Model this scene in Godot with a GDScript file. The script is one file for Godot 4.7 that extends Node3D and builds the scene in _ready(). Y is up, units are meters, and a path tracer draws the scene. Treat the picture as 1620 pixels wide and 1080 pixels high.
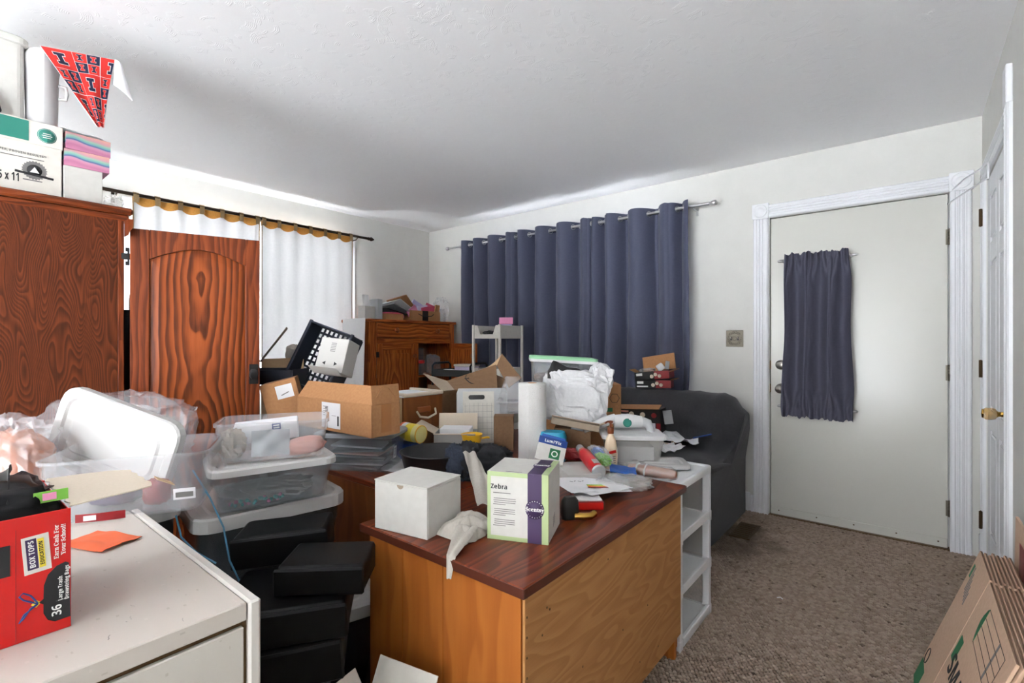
extends Node3D
# A crowded living room: corner with two curtained windows, entry door, oak furniture, desks and plastic bins.
var M := {}
var used := {}
var rng := RandomNumberGenerator.new()
const CEIL := 2.44
const ROOM_X := 4.57
const ROOM_Z := 7.0

func _ready() -> void:
	rng.seed = 7
	view_and_light()
	materials()
	room_shell()
	doors_and_trim()
	window_dressing()
	large_furniture()
	left_side()
	desk_clutter()
	second_desk_clutter()
	far_corner()
	sofa_clutter()
	near_boxes()

func view_and_light() -> void:
	var cam := Camera3D.new()
	cam.name = "camera"
	cam.fov = rad_to_deg(2.0 * atan(540.0 / 775.0))
	cam.position = Vector3(4.268, 1.195, 3.737)
	cam.rotation_degrees = Vector3(0, 39.2, 0)
	cam.near = 0.05
	cam.far = 200.0
	add_child(cam)
	var env := Environment.new()
	var sky := Sky.new()
	var pm := ProceduralSkyMaterial.new()
	pm.sky_top_color = Color(0.92, 0.94, 0.96)
	pm.sky_horizon_color = Color(0.97, 0.97, 0.97)
	pm.sky_curve = 0.25
	pm.ground_bottom_color = Color(0.55, 0.55, 0.54)
	pm.ground_horizon_color = Color(0.80, 0.81, 0.82)
	pm.sky_energy_multiplier = 1.3
	pm.energy_multiplier = 1.0
	pm.sun_angle_max = 0.0
	sky.sky_material = pm
	env.background_mode = Environment.BG_SKY
	env.sky = sky
	env.tonemap_mode = Environment.TONE_MAPPER_LINEAR
	env.tonemap_exposure = 6.3
	env.sdfgi_enabled = true
	env.ssao_enabled = true
	env.ssil_enabled = true
	var sun := DirectionalLight3D.new()
	sun.name = "sun"
	sun.light_energy = 4.5
	sun.light_angular_distance = 1.0
	sun.shadow_enabled = true
	sun.sky_mode = DirectionalLight3D.SKY_MODE_LIGHT_ONLY
	add_child(sun)
	sun.look_at_from_position(Vector3(-0.3, 10.0, -2.6), Vector3.ZERO)
	var we := WorldEnvironment.new()
	we.name = "surroundings"
	we.environment = env
	add_child(we)

# ---------------------------------------------------------------- naming and nodes
func numbered(n: String) -> String:
	used[n] = used.get(n, -1) + 1
	return n if used[n] == 0 else "%s_%03d" % [n, used[n]]

func thing(called: String, label: String, category: String, at := Vector3.ZERO, rot := Vector3.ZERO, group := "") -> Node3D:
	var o := Node3D.new()
	o.name = numbered(called)
	add_child(o)
	o.position = at
	o.rotation_degrees = rot
	tag(o, label, category, group)
	return o

func tag(o: Node3D, label: String, category: String, group := "") -> void:
	o.set_meta("label", label)
	o.set_meta("category", category)
	if group != "":
		o.set_meta("group", group)

func part(parent: Node3D, called: String, mesh: Mesh, mat: Material, at := Vector3.ZERO, rot := Vector3.ZERO) -> MeshInstance3D:
	var o := MeshInstance3D.new()
	o.name = called
	o.mesh = mesh
	o.material_override = mat
	parent.add_child(o, true)
	o.position = at
	o.rotation_degrees = rot
	return o

func solo(called: String, label: String, category: String, mesh: Mesh, mat: Material, at := Vector3.ZERO, rot := Vector3.ZERO, group := "") -> MeshInstance3D:
	var o := part(self, numbered(called), mesh, mat, at, rot)
	tag(o, label, category, group)
	return o

func struct(called: String, mesh: Mesh, mat: Material, at := Vector3.ZERO, rot := Vector3.ZERO) -> MeshInstance3D:
	var o := part(self, called, mesh, mat, at, rot)
	o.set_meta("kind", "structure")
	return o

# ---------------------------------------------------------------- mesh builder
class B:
	var st := SurfaceTool.new()
	var xf := Transform3D()
	var off := Vector2.ZERO
	func _init() -> void:
		st.begin(Mesh.PRIMITIVE_TRIANGLES)
	func at(o: Vector3, rot := Vector3.ZERO) -> B:
		xf = Transform3D(Basis.from_euler(rot * PI / 180.0), o)
		return self
	func tri(a: Vector3, b: Vector3, c: Vector3, ua := Vector2.ZERO, ub := Vector2.ZERO, uc := Vector2.ZERO, g := -1) -> void:
		st.set_smooth_group(g)
		st.set_uv(ua + off); st.add_vertex(xf * a)
		st.set_uv(ub + off); st.add_vertex(xf * b)
		st.set_uv(uc + off); st.add_vertex(xf * c)
	func quad(a: Vector3, b: Vector3, c: Vector3, d: Vector3, ua := Vector2.ZERO, ub := Vector2.ZERO, uc := Vector2.ZERO, ud := Vector2.ZERO, g := -1) -> void:
		tri(a, b, c, ua, ub, uc, g)
		tri(a, c, d, ua, uc, ud, g)
	static func buv(p: Vector3, axis: int, grain: int) -> Vector2:
		if axis == 0:
			return Vector2(p.z, p.y) if grain == 1 else (Vector2(p.y, p.z) if grain == 2 else Vector2(p.z, p.y))
		if axis == 1:
			return Vector2(p.z, p.x) if grain == 0 else Vector2(p.x, p.z)
		return Vector2(p.y, p.x) if grain == 0 else Vector2(p.x, p.y)
	func poly_out(pts: Array, center: Vector3, grain := 1) -> void:
		var n: Vector3 = (pts[0] - pts[2]).cross(pts[0] - pts[1])
		if n.dot(pts[0] - center) < 0.0:
			pts.reverse()
		var m := n.abs()
		var axis := 0 if m.x >= m.y and m.x >= m.z else (1 if m.y >= m.z else 2)
		for i in range(1, pts.size() - 1):
			tri(pts[0], pts[i], pts[i + 1], buv(pts[0], axis, grain), buv(pts[i], axis, grain), buv(pts[i + 1], axis, grain))
	func box(c: Vector3, s: Vector3, ch := 0.002, grain := 1) -> B:
		var h := s / 2.0
		ch = minf(ch, minf(h.x, minf(h.y, h.z)) * 0.8)
		if ch <= 0.0:
			for ax in 3:
				for sg in [-1.0, 1.0]:
					var q := []
					for k in [[-1, -1], [1, -1], [1, 1], [-1, 1]]:
						var p := Vector3.ZERO
						p[ax] = sg * h[ax]
						p[(ax + 1) % 3] = k[0] * h[(ax + 1) % 3]
						p[(ax + 2) % 3] = k[1] * h[(ax + 2) % 3]
						q.append(p + c)
					poly_out(q, c, grain)
			return self
		for ax in 3:
			var b1 := (ax + 1) % 3
			var b2 := (ax + 2) % 3
			for sg in [-1.0, 1.0]:
				var q := []
				for k in [[-1, -1], [1, -1], [1, 1], [-1, 1]]:
					var p := Vector3.ZERO
					p[ax] = sg * h[ax]
					p[b1] = k[0] * (h[b1] - ch)
					p[b2] = k[1] * (h[b2] - ch)
					q.append(p + c)
				poly_out(q, c, grain)
			for s1 in [-1.0, 1.0]:
				for s2 in [-1.0, 1.0]:
					var q := []
					for e in [-1.0, 1.0]:
						var p := Vector3.ZERO
						p[ax] = e * (h[ax] - ch)
						p[b1] = s1 * h[b1]
						p[b2] = s2 * (h[b2] - ch)
						q.append(p + c)
					for e in [1.0, -1.0]:
						var p := Vector3.ZERO
						p[ax] = e * (h[ax] - ch)
						p[b1] = s1 * (h[b1] - ch)
						p[b2] = s2 * h[b2]
						q.append(p + c)
					poly_out(q, c, grain)
		for sx in [-1.0, 1.0]:
			for sy in [-1.0, 1.0]:
				for sz in [-1.0, 1.0]:
					poly_out([c + Vector3(sx * h.x, sy * (h.y - ch), sz * (h.z - ch)), c + Vector3(sx * (h.x - ch), sy * h.y, sz * (h.z - ch)), c + Vector3(sx * (h.x - ch), sy * (h.y - ch), sz * h.z)], c, grain)
		return self
	# from corner a to corner b
	func span(a: Vector3, b: Vector3, ch := 0.002, grain := 1) -> B:
		return box((a + b) / 2.0, (b - a).abs(), ch, grain)
	func loft(rings: Array, cap0 := true, cap1 := true, smooth := true, closed := true) -> B:
		var n: int = rings[0].size()
		for k in rings.size() - 1:
			var r0: PackedVector3Array = rings[k]
			var r1: PackedVector3Array = rings[k + 1]
			for i in (n if closed else n - 1):
				var j := (i + 1) % n
				quad(r0[i], r0[j], r1[j], r1[i], Vector2(float(i) / n, k), Vector2(float(i + 1) / n, k), Vector2(float(i + 1) / n, k + 1), Vector2(float(i) / n, k + 1), 1 if smooth else -1)
		for e in 2:
			if (e == 0 and not cap0) or (e == 1 and not cap1):
				continue
			var r: PackedVector3Array = rings[0] if e == 0 else rings[rings.size() - 1]
			var m := Vector3.ZERO
			for p in r:
				m += p
			m /= r.size()
			for i in n:
				var j := (i + 1) % n
				if e == 0:
					tri(m, r[j], r[i])
				else:
					tri(m, r[i], r[j])
		return self
	# profile: Vector2(radius, height); a repeated point makes a hard edge
	func lathe(profile: Array, segs := 20) -> B:
		var g := 2
		for k in profile.size() - 1:
			var p: Vector2 = profile[k]
			var q: Vector2 = profile[k + 1]
			if p.is_equal_approx(q):
				g += 1
				continue
			for i in segs:
				var a := TAU * i / segs
				var b := TAU * (i + 1) / segs
				var v0 := Vector3(p.x * cos(a), p.y, p.x * sin(a))
				var v1 := Vector3(p.x * cos(b), p.y, p.x * sin(b))
				var v2 := Vector3(q.x * cos(b), q.y, q.x * sin(b))
				var v3 := Vector3(q.x * cos(a), q.y, q.x * sin(a))
				var u0 := Vector2(float(i) / segs, p.y)
				var u1 := Vector2(float(i + 1) / segs, p.y)
				var u2 := Vector2(float(i + 1) / segs, q.y)
				var u3 := Vector2(float(i) / segs, q.y)
				if p.x > 1e-5:
					tri(v0, v1, v2 if q.x > 1e-5 else v3, u0, u1, u2, g)
				if q.x > 1e-5:
					tri(v0, v2, v3, u0, u2, u3, g)
		return self
	func tube(pts: Array, r, segs := 8, caps := true) -> B:
		var rings := []
		var nrm := Vector3.ZERO
		for i in pts.size():
			var t: Vector3 = (pts[mini(i + 1, pts.size() - 1)] - pts[maxi(i - 1, 0)]).normalized()
			if i == 0:
				nrm = t.cross(Vector3.UP if absf(t.y) < 0.9 else Vector3.RIGHT).normalized()
			else:
				nrm = (nrm - t * nrm.dot(t)).normalized()
			var bn := nrm.cross(t)
			var ring := PackedVector3Array()
			var rr: float = r[i] if r is Array else r
			for k in segs:
				var a := TAU * k / segs
				ring.append(pts[i] + (nrm * cos(a) + bn * sin(a)) * rr)
			rings.append(ring)
		return loft(rings, caps, caps)
	# polygon in x,y pushed along z from z0 to z1
	func extrude(poly: PackedVector2Array, z0: float, z1: float, smooth := false) -> B:
		if not Geometry2D.is_polygon_clockwise(poly):
			poly.reverse()
		var ix := Geometry2D.triangulate_polygon(poly)
		for k in range(0, ix.size(), 3):
			var p: Vector2 = poly[ix[k]]
			var q: Vector2 = poly[ix[k + 1]]
			var s: Vector2 = poly[ix[k + 2]]
			if (q - p).cross(s - p) > 0.0:
				var w := q
				q = s
				s = w
			# p,q,s clockwise in a y-up plane: the front for +z
			tri(Vector3(p.x, p.y, z1), Vector3(q.x, q.y, z1), Vector3(s.x, s.y, z1), p, q, s)
			tri(Vector3(p.x, p.y, z0), Vector3(s.x, s.y, z0), Vector3(q.x, q.y, z0), p, s, q)
		var c := Vector2.ZERO
		for i in poly.size():
			var a := poly[i]
			var b := poly[(i + 1) % poly.size()]
			# sides face away from the inside
			var out := Vector2(-(b - a).y, (b - a).x)
			var p0 := Vector3(a.x, a.y, z0)
			var p1 := Vector3(b.x, b.y, z0)
			var p2 := Vector3(b.x, b.y, z1)
			var p3 := Vector3(a.x, a.y, z1)
			var n := (p0 - p2).cross(p0 - p1)
			if n.dot(Vector3(out.x, out.y, 0)) < 0.0:
				quad(p0, p3, p2, p1, Vector2(a.x, z0), Vector2(a.x, z1), Vector2(b.x, z1), Vector2(b.x, z0), 3 if smooth else -1)
			else:
				quad(p0, p1, p2, p3, Vector2(a.x, z0), Vector2(b.x, z0), Vector2(b.x, z1), Vector2(a.x, z1), 3 if smooth else -1)
		return self
	# closed thin slab over a grid; f(u, v) gives the middle surface
	func sheet(nu: int, nv: int, f: Callable, thick := 0.001, smooth := true) -> B:
		var p := []
		for i in nu + 1:
			var row := PackedVector3Array()
			for j in nv + 1:
				row.append(f.call(float(i) / nu, float(j) / nv))
			p.append(row)
		var top := []
		var bot := []
		for i in nu + 1:
			var rt := PackedVector3Array()
			var rb := PackedVector3Array()
			for j in nv + 1:
				var du: Vector3 = p[mini(i + 1, nu)][j] - p[maxi(i - 1, 0)][j]
				var dv: Vector3 = p[i][mini(j + 1, nv)] - p[i][maxi(j - 1, 0)]
				var n := du.cross(dv).normalized() * thick / 2.0
				rt.append(p[i][j] + n)
				rb.append(p[i][j] - n)
			top.append(rt)
			bot.append(rb)
		for i in nu:
			for j in nv:
				var u0 := Vector2(float(i) / nu, float(j) / nv)
				var u1 := Vector2(float(i + 1) / nu, float(j) / nv)
				var u2 := Vector2(float(i + 1) / nu, float(j + 1) / nv)
				var u3 := Vector2(float(i) / nu, float(j + 1) / nv)
				quad(top[i][j], top[i][j + 1], top[i + 1][j + 1], top[i + 1][j], u0, u3, u2, u1, 4 if smooth else -1)
				quad(bot[i][j], bot[i + 1][j], bot[i + 1][j + 1], bot[i][j + 1], u0, u1, u2, u3, 5 if smooth else -1)
		for i in nu:
			quad(top[i][0], top[i + 1][0], bot[i + 1][0], bot[i][0])
			quad(top[i][nv], bot[i][nv], bot[i + 1][nv], top[i + 1][nv])
		for j in nv:
			quad(top[0][j], bot[0][j], bot[0][j + 1], top[0][j + 1])
			quad(top[nu][j], top[nu][j + 1], bot[nu][j + 1], bot[nu][j])
		return self
	# lump: f(direction) gives the radius vector
	func blob(nu: int, nv: int, f: Callable, smooth := true) -> B:
		var rings := []
		for j in nv + 1:
			var ring := PackedVector3Array()
			var lat := -PI / 2 + PI * clampf(float(j) / nv, 0.004, 0.996)
			for i in nu:
				var a := TAU * i / nu
				ring.append(f.call(Vector3(cos(lat) * cos(a), sin(lat), cos(lat) * sin(a))))
			rings.append(ring)
		return loft(rings, true, true, smooth)
	func ring_torus(c: Vector3, axis: Vector3, r: float, t: float, n := 16, m := 6) -> B:
		axis = axis.normalized()
		var e := axis.cross(Vector3.UP if absf(axis.y) < 0.9 else Vector3.RIGHT).normalized()
		var f := e.cross(axis)
		var rings := []
		for i in n + 1:
			var a := TAU * i / n
			var d := e * cos(a) + f * sin(a)
			var ring := PackedVector3Array()
			for k in m:
				var b := TAU * k / m
				ring.append(c + d * (r + t * cos(b)) + axis * t * sin(b))
			rings.append(ring)
		return loft(rings, false, false)
	func quad_pane(o: Vector3, w: float, h: float) -> ArrayMesh:
		var r := Vector3(w, 0, 0)
		var u := Vector3(0, h, 0)
		quad(o, o + u, o + u + r, o + r)
		return done()
	func done() -> ArrayMesh:
		st.generate_normals()
		return st.commit()

static func rr(w: float, d: float, y: float, r: float, n := 4, ox := 0.0, oz := 0.0) -> PackedVector3Array:
	var out := PackedVector3Array()
	r = minf(r, minf(w, d) / 2.0 - 0.0005)
	for c in 4:
		var cx := (w / 2 - r) * (1.0 if c == 0 or c == 3 else -1.0)
		var cz := (d / 2 - r) * (1.0 if c < 2 else -1.0)
		for k in n + 1:
			var a := PI / 2 * (c + float(k) / n)
			out.append(Vector3(cx + r * cos(a) + ox, y, cz + r * sin(a) + oz))
	return out

# open-topped plastic container, base at y = 0
func bin_mesh(w: float, d: float, h: float, taper := 0.03, r := 0.03, t := 0.0025, rim := 0.008) -> ArrayMesh:
	var b := B.new()
	b.loft([rr(w - taper * 2, d - taper * 2, 0, r * 0.8), rr(w - taper * 2 + 0.004, d - taper * 2 + 0.004, 0.006, r * 0.85), rr(w - taper * 0.35, d - taper * 0.35, h * 0.72, r), rr(w - taper * 0.35 + 0.006, d - taper * 0.35 + 0.006, h * 0.74, r), rr(w, d, h - 0.012, r), rr(w + rim * 2, d + rim * 2, h - 0.010, r + rim), rr(w + rim * 2, d + rim * 2, h, r + rim), rr(w - t * 2, d - t * 2, h, r), rr(w - taper * 0.35 - t * 2, d - taper * 0.35 - t * 2, h * 0.72, r), rr(w - taper * 2 - t * 2, d - taper * 2 - t * 2, t + 0.003, r * 0.8)])
	return b.done()

# snap-on lid with a raised rim and sunken middle, underside at y = 0
func lid_mesh(w: float, d: float, r := 0.04, skirt := 0.016, h := 0.012) -> ArrayMesh:
	var b := B.new()
	b.loft([rr(w - 0.012, d - 0.012, 0.0, r), rr(w - 0.006, d - 0.006, -skirt, r), rr(w, d, -skirt, r), rr(w, d, h - 0.006, r), rr(w - 0.008, d - 0.008, h, r), rr(w - 0.05, d - 0.05, h, r * 0.8), rr(w - 0.062, d - 0.062, h - 0.006, r * 0.7), rr(w - 0.1, d - 0.1, h - 0.006, r * 0.7), rr(w - 0.115, d - 0.115, h - 0.002, r * 0.6)], true, true, false)
	return b.done()

func bx(s: Vector3, ch := 0.002, grain := 1) -> ArrayMesh:
	var b := B.new()
	b.off = Vector2(rng.randf() * 3.0, rng.randf() * 3.0)
	return b.box(Vector3.ZERO, s, ch, grain).done()

# box standing on y = 0
func bx0(s: Vector3, ch := 0.002, grain := 1) -> ArrayMesh:
	var b := B.new()
	b.off = Vector2(rng.randf() * 3.0, rng.randf() * 3.0)
	return b.box(Vector3(0, s.y / 2, 0), s, ch, grain).done()

func txt(parent: Node3D, s: String, h: float, mat: Material, at: Vector3, rot := Vector3.ZERO, serif := false, called := "lettering", wide := 1.0) -> MeshInstance3D:
	var t := TextMesh.new()
	var f := SystemFont.new()
	f.font_names = PackedStringArray(["Droid Serif" if serif else "Droid Sans"])
	f.font_weight = 700
	t.font = f
	t.text = s
	t.font_size = 48
	t.pixel_size = h / 34.0
	t.depth = 0.0008
	t.curve_step = 3.0
	var o := part(parent, called, t, mat, at, rot)
	o.scale = Vector3(wide, 1, 1)
	return o

# corrugated carton: body open on top, flaps as [side, angle from upright outwards, length]
func carton(o: Node3D, w: float, h: float, d: float, mat: Material, flaps: Array, inside: Material = null, t := 0.004) -> void:
	var b := B.new()
	b.span(Vector3(-w / 2, 0, -d / 2), Vector3(w / 2, t, d / 2), 0.0008)
	b.span(Vector3(-w / 2, 0, -d / 2), Vector3(-w / 2 + t, h, d / 2), 0.0008)
	b.span(Vector3(w / 2 - t, 0, -d / 2), Vector3(w / 2, h, d / 2), 0.0008)
	b.span(Vector3(-w / 2, 0, -d / 2), Vector3(w / 2, h, -d / 2 + t), 0.0008)
	b.span(Vector3(-w / 2, 0, d / 2 - t), Vector3(w / 2, h, d / 2), 0.0008)
	part(o, "carton_body", b.done(), mat)
	for fl in flaps:
		var along := w if fl[0] == "n" or fl[0] == "s" else d
		var m := B.new().span(Vector3(-along / 2 + 0.002, 0, -t / 2), Vector3(along / 2 - 0.002, fl[2], t / 2), 0.0008).done()
		var turn: float = {"s": 0.0, "e": 90.0, "n": 180.0, "w": 270.0}[fl[0]]
		var dist := d / 2 if fl[0] == "n" or fl[0] == "s" else w / 2
		var out := Vector3(0, 0, 1).rotated(Vector3.UP, deg_to_rad(turn))
		part(o, "flap", m, inside if inside else mat, out * (dist - t / 2) + Vector3(0, h, 0), Vector3(fl[1], turn, 0))

# sheet of paper or film lying at the thing's origin, gently buckled
func paper_mesh(w: float, d: float, bend := 0.006, sd := 1, t := 0.0006, n := 10) -> ArrayMesh:
	var nz := FastNoiseLite.new()
	nz.seed = sd
	nz.frequency = 3.0
	return B.new().sheet(n, n, func(u: float, v: float): return Vector3((v - 0.5) * w, 0.001 + bend * maxf(0.0, 1.0 + nz.get_noise_2d(u * 0.55, v * 0.55 + sd) * 1.5), (u - 0.5) * d), t).done()

func crumple_mesh(size: Vector3, sd := 1, amp := 0.25, freq := 1.6, nu := 40, nv := 26, smooth := false, flat := 0.75) -> ArrayMesh:
	var nz := FastNoiseLite.new()
	nz.seed = sd
	nz.noise_type = FastNoiseLite.TYPE_SIMPLEX
	nz.fractal_type = FastNoiseLite.FRACTAL_RIDGED
	nz.fractal_octaves = 3
	nz.frequency = freq
	return B.new().blob(nu, nv, func(dv: Vector3):
		var e := Vector3(signf(dv.x) * pow(absf(dv.x), flat), signf(dv.y) * pow(absf(dv.y), flat), signf(dv.z) * pow(absf(dv.z), flat))
		var k := 1.0 + amp * nz.get_noise_3d(dv.x, dv.y, dv.z) - amp * 0.3
		var p := e * k * size / 2.0
		p.y = maxf(p.y, -size.y / 2.0 * 0.96)
		return p + Vector3(0, size.y / 2.0 * 0.96, 0), smooth).done()

# ---------------------------------------------------------------- materials
func flat(key: String, c: Color, rough := 0.6, metal := 0.0) -> StandardMaterial3D:
	var m := StandardMaterial3D.new()
	m.resource_name = key
	m.albedo_color = c
	m.roughness = rough
	m.metallic = metal
	M[key] = m
	return m

func noise_tex(freq: float, lo: Color, hi: Color, sd := 1, size := 512, oct := 4, type := FastNoiseLite.TYPE_SIMPLEX_SMOOTH) -> NoiseTexture2D:
	var n := FastNoiseLite.new()
	n.seed = sd
	n.noise_type = type
	n.frequency = freq
	n.fractal_octaves = oct
	var t := NoiseTexture2D.new()
	t.width = size
	t.height = size
	t.seamless = true
	t.noise = n
	var g := Gradient.new()
	g.set_color(0, lo)
	g.set_color(1, hi)
	t.color_ramp = g
	return t

# colour mottled by noise, sized in metres per tile
func mottled(key: String, lo: Color, hi: Color, tile: float, freq := 0.02, rough := 0.7, sd := 1, bump := 0.0) -> StandardMaterial3D:
	var m := flat(key, Color.WHITE, rough)
	m.albedo_texture = noise_tex(freq, lo, hi, sd)
	m.uv1_triplanar = true
	m.uv1_scale = Vector3.ONE / tile
	if bump > 0.0:
		m.heightmap_enabled = true
		m.heightmap_scale = bump
		m.heightmap_texture = noise_tex(freq * 3.0, Color.BLACK, Color.WHITE, sd + 9)
	return m

# plain-sawn wood; grain runs along v; one tile is tw by th metres; heart > 0 gives arches about the middle of the tile
func wood(key: String, dark: Color, mid: Color, light: Color, tw: float, th: float, rings: float, warp: float, sd: int, rough := 0.45, heart := 0.0, fine := 0.25, px := 512) -> StandardMaterial3D:
	var n := FastNoiseLite.new()
	n.seed = sd
	n.frequency = 1.0
	n.fractal_octaves = 2
	var nf := FastNoiseLite.new()
	nf.seed = sd + 5
	nf.frequency = 1.0
	nf.fractal_octaves = 2
	var im := Image.create_empty(px, px, false, Image.FORMAT_RGB8)
	for j in px:
		var v := float(j) / px
		for i in px:
			var u := float(i) / px
			var k := 0.0
			var bu := smoothstep(0.88, 1.0, u)
			var bv := smoothstep(0.9, 1.0, v)
			for q in 3:
				# blend over the far edges so that the tile repeats without a seam
				var wt := (1.0 - bu) * (1.0 - bv) if q == 0 else (bu * (1.0 - bv) if q == 1 else bv)
				if wt <= 0.0:
					continue
				var x := (u - (1.0 if q == 1 else 0.0)) * tw
				var y := (v - (1.0 if q == 2 else 0.0)) * th
				var w := n.get_noise_2d(x * 7.0, y * 1.5)
				var r := x * rings + w * warp
				if heart > 0.0:
					var xc := x - tw * 0.5 + 0.012 * n.get_noise_2d(3.0, y * 2.0)
					var dp := 0.012 + heart * absf(n.get_noise_2d(9.0, y * 1.1)) + 0.010 * n.get_noise_2d(x * 16.0, y * 5.0)
					r = rings * sqrt(xc * xc + dp * dp) + w * warp * 0.3
				var f := r - floorf(r)
				f = smoothstep(0.0, 0.8, f) * (1.0 - smoothstep(0.88, 1.0, f))
				k += wt * clampf(f * 0.75 + 0.12 + nf.get_noise_2d(x * 260.0, y * 9.0) * fine + nf.get_noise_2d(x * 40.0 + 30.0, y * 3.0) * 0.2, 0.0, 1.0)
			im.set_pixel(i, j, light.lerp(mid, minf(k * 2.0, 1.0)) if k < 0.5 else mid.lerp(dark, (k - 0.5) * 2.0))
	var m := flat(key, Color.WHITE, rough)
	m.metallic_specular = 0.35
	m.albedo_texture = ImageTexture.create_from_image(im)
	m.uv1_scale = Vector3(1.0 / tw, 1.0 / th, 1.0)
	return m

func film(key: String, c: Color, rough := 0.12) -> StandardMaterial3D:
	var m := flat(key, c, rough)
	m.transparency = BaseMaterial3D.TRANSPARENCY_ALPHA
	return m

func cloth(key: String, lo: Color, hi: Color, tile := 0.25, sd := 3) -> StandardMaterial3D:
	var m := mottled(key, lo, hi, tile, 0.03, 0.9, sd)
	m.heightmap_enabled = true
	m.heightmap_scale = 0.05
	m.heightmap_texture = noise_tex(0.35, Color.BLACK, Color.WHITE, sd + 4, 512, 1)
	return m

func rgb8(r: int, g: int, b: int) -> Color:
	return Color(r / 255.0, g / 255.0, b / 255.0)

func materials() -> void:
	# shell
	var m := mottled("wall paint", rgb8(214, 213, 208), rgb8(219, 218, 213), 1.2, 0.012, 0.75, 2, 0.03)
	m.uv1_world_triplanar = true
	flat("trim white", rgb8(232, 233, 236), 0.4)
	flat("door paint", rgb8(207, 206, 198), 0.22)
	flat("closet paint", rgb8(230, 231, 234), 0.4)
	ceiling_material()
	flat("carpet base", rgb8(100, 86, 75), 0.95)
	var cp := flat("carpet loop", Color.WHITE, 0.95)
	cp.vertex_color_use_as_albedo = true
	film("pane", Color(0.9, 0.95, 0.95, 0.06), 0.02)
	flat("snow", rgb8(225, 228, 232), 0.9)  # white kept bright so the ground outside throws daylight indoors
	# wood
	wood("oak veneer", rgb8(72, 32, 15), rgb8(96, 44, 20), rgb8(118, 57, 28), 0.56, 1.7, 16.0, 12.0, 11, 0.5, 0.0, 0.2, 640)
	wood("oak rail", rgb8(86, 38, 18), rgb8(120, 56, 27), rgb8(138, 68, 34), 0.25, 1.2, 40.0, 1.2, 12, 0.4, 0.0, 0.3)
	wood("oak panel", rgb8(76, 34, 16), rgb8(134, 64, 28), rgb8(160, 82, 38), 0.46, 1.4, 42.0, 0.6, 14, 0.38, 0.11, 0.14, 640)
	wood("oak dresser", rgb8(132, 62, 24), rgb8(176, 92, 40), rgb8(198, 112, 54), 0.4, 1.0, 34.0, 1.6, 15, 0.4, 0.0, 0.3)
	wood("oak dresser panel", rgb8(136, 64, 24), rgb8(182, 96, 42), rgb8(204, 116, 56), 0.4, 0.8, 34.0, 1.4, 16, 0.4, 0.08, 0.25)
	wood("desk side wood", rgb8(158, 88, 34), rgb8(170, 98, 40), rgb8(178, 106, 46), 0.5, 1.4, 8.0, 0.8, 17, 0.5, 0.0, 0.1)
	wood("plywood", rgb8(170, 118, 70), rgb8(180, 128, 78), rgb8(188, 137, 86), 0.7, 1.1, 4.0, 3.2, 18, 0.7, 0.0, 0.2)
	wood("desk top wood", rgb8(84, 36, 20), rgb8(114, 52, 28), rgb8(132, 64, 36), 0.4, 1.1, 30.0, 1.8, 19, 0.28, 0.0, 0.25)
	wood("brown laminate", rgb8(120, 68, 34), rgb8(130, 76, 38), rgb8(138, 82, 42), 0.5, 1.2, 8.0, 1.0, 20, 0.5, 0.0, 0.1)
	flat("desk edge wood", rgb8(78, 34, 20), 0.4)
	flat("wood knob", rgb8(150, 78, 34), 0.35)
	# metal
	flat("dark bronze", rgb8(62, 52, 44), 0.35, 0.8)
	flat("brushed nickel", rgb8(196, 196, 196), 0.28, 1.0)
	flat("satin nickel", rgb8(150, 145, 138), 0.3, 1.0)
	flat("brass", rgb8(200, 160, 80), 0.22, 1.0)
	flat("old brass", rgb8(96, 74, 48), 0.45, 0.8)
	flat("black iron", rgb8(24, 24, 26), 0.5, 0.3)
	flat("pewter", rgb8(118, 112, 100), 0.45, 0.7)
	film("clear knob", Color(0.8, 0.62, 0.25, 0.5), 0.05)
	# cloth
	var nc := cloth("navy curtain", rgb8(70, 74, 96), rgb8(80, 84, 106), 0.3, 5)
	nc.rim_enabled = true
	nc.rim = 0.25
	nc.rim_tint = 0.6
	nc.roughness = 0.7
	cloth("door curtain cloth", rgb8(72, 72, 88), rgb8(80, 80, 96), 0.3, 6).roughness = 0.75
	var wc := cloth("white curtain", rgb8(240, 240, 240), rgb8(246, 246, 246), 0.4, 7)
	wc.backlight_enabled = true
	wc.backlight = Color(0.58, 0.58, 0.58)
	var gc := cloth("gold cloth", rgb8(196, 140, 60), rgb8(218, 164, 84), 0.2, 8)
	gc.backlight_enabled = true
	gc.backlight = Color(0.5, 0.4, 0.22)
	cloth("tan cloth", rgb8(136, 112, 78), rgb8(150, 126, 90), 0.2, 9)
	var so := cloth("sofa cover", rgb8(46, 46, 50), rgb8(58, 58, 62), 0.35, 10)
	so.rim_enabled = true
	so.rim = 0.3
	cloth("grey shirt cloth", rgb8(176, 170, 160), rgb8(192, 186, 176), 0.15, 12)
	cloth("denim", rgb8(34, 40, 54), rgb8(52, 60, 76), 0.15, 13)
	cloth("black cloth", rgb8(22, 23, 27), rgb8(34, 35, 40), 0.15, 14)
	# plastics
	flat("white plastic", rgb8(212, 212, 212), 0.35)
	flat("cart plastic", rgb8(232, 233, 235), 0.3)
	flat("lid plastic", rgb8(194, 193, 191), 0.4)
	var cl := film("clear plastic", Color(0.86, 0.88, 0.90, 0.15), 0.12)
	cl.metallic_specular = 0.5
	film("smoke plastic", Color(0.66, 0.70, 0.73, 0.26), 0.15)
	film("tote plastic", Color(0.34, 0.36, 0.38, 0.75), 0.24)
	film("thin film", Color(0.92, 0.93, 0.95, 0.14), 0.1)
	film("milky film", Color(0.88, 0.87, 0.85, 0.28), 0.2)
	flat("white paint metal", rgb8(214, 210, 203), 0.35)
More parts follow.
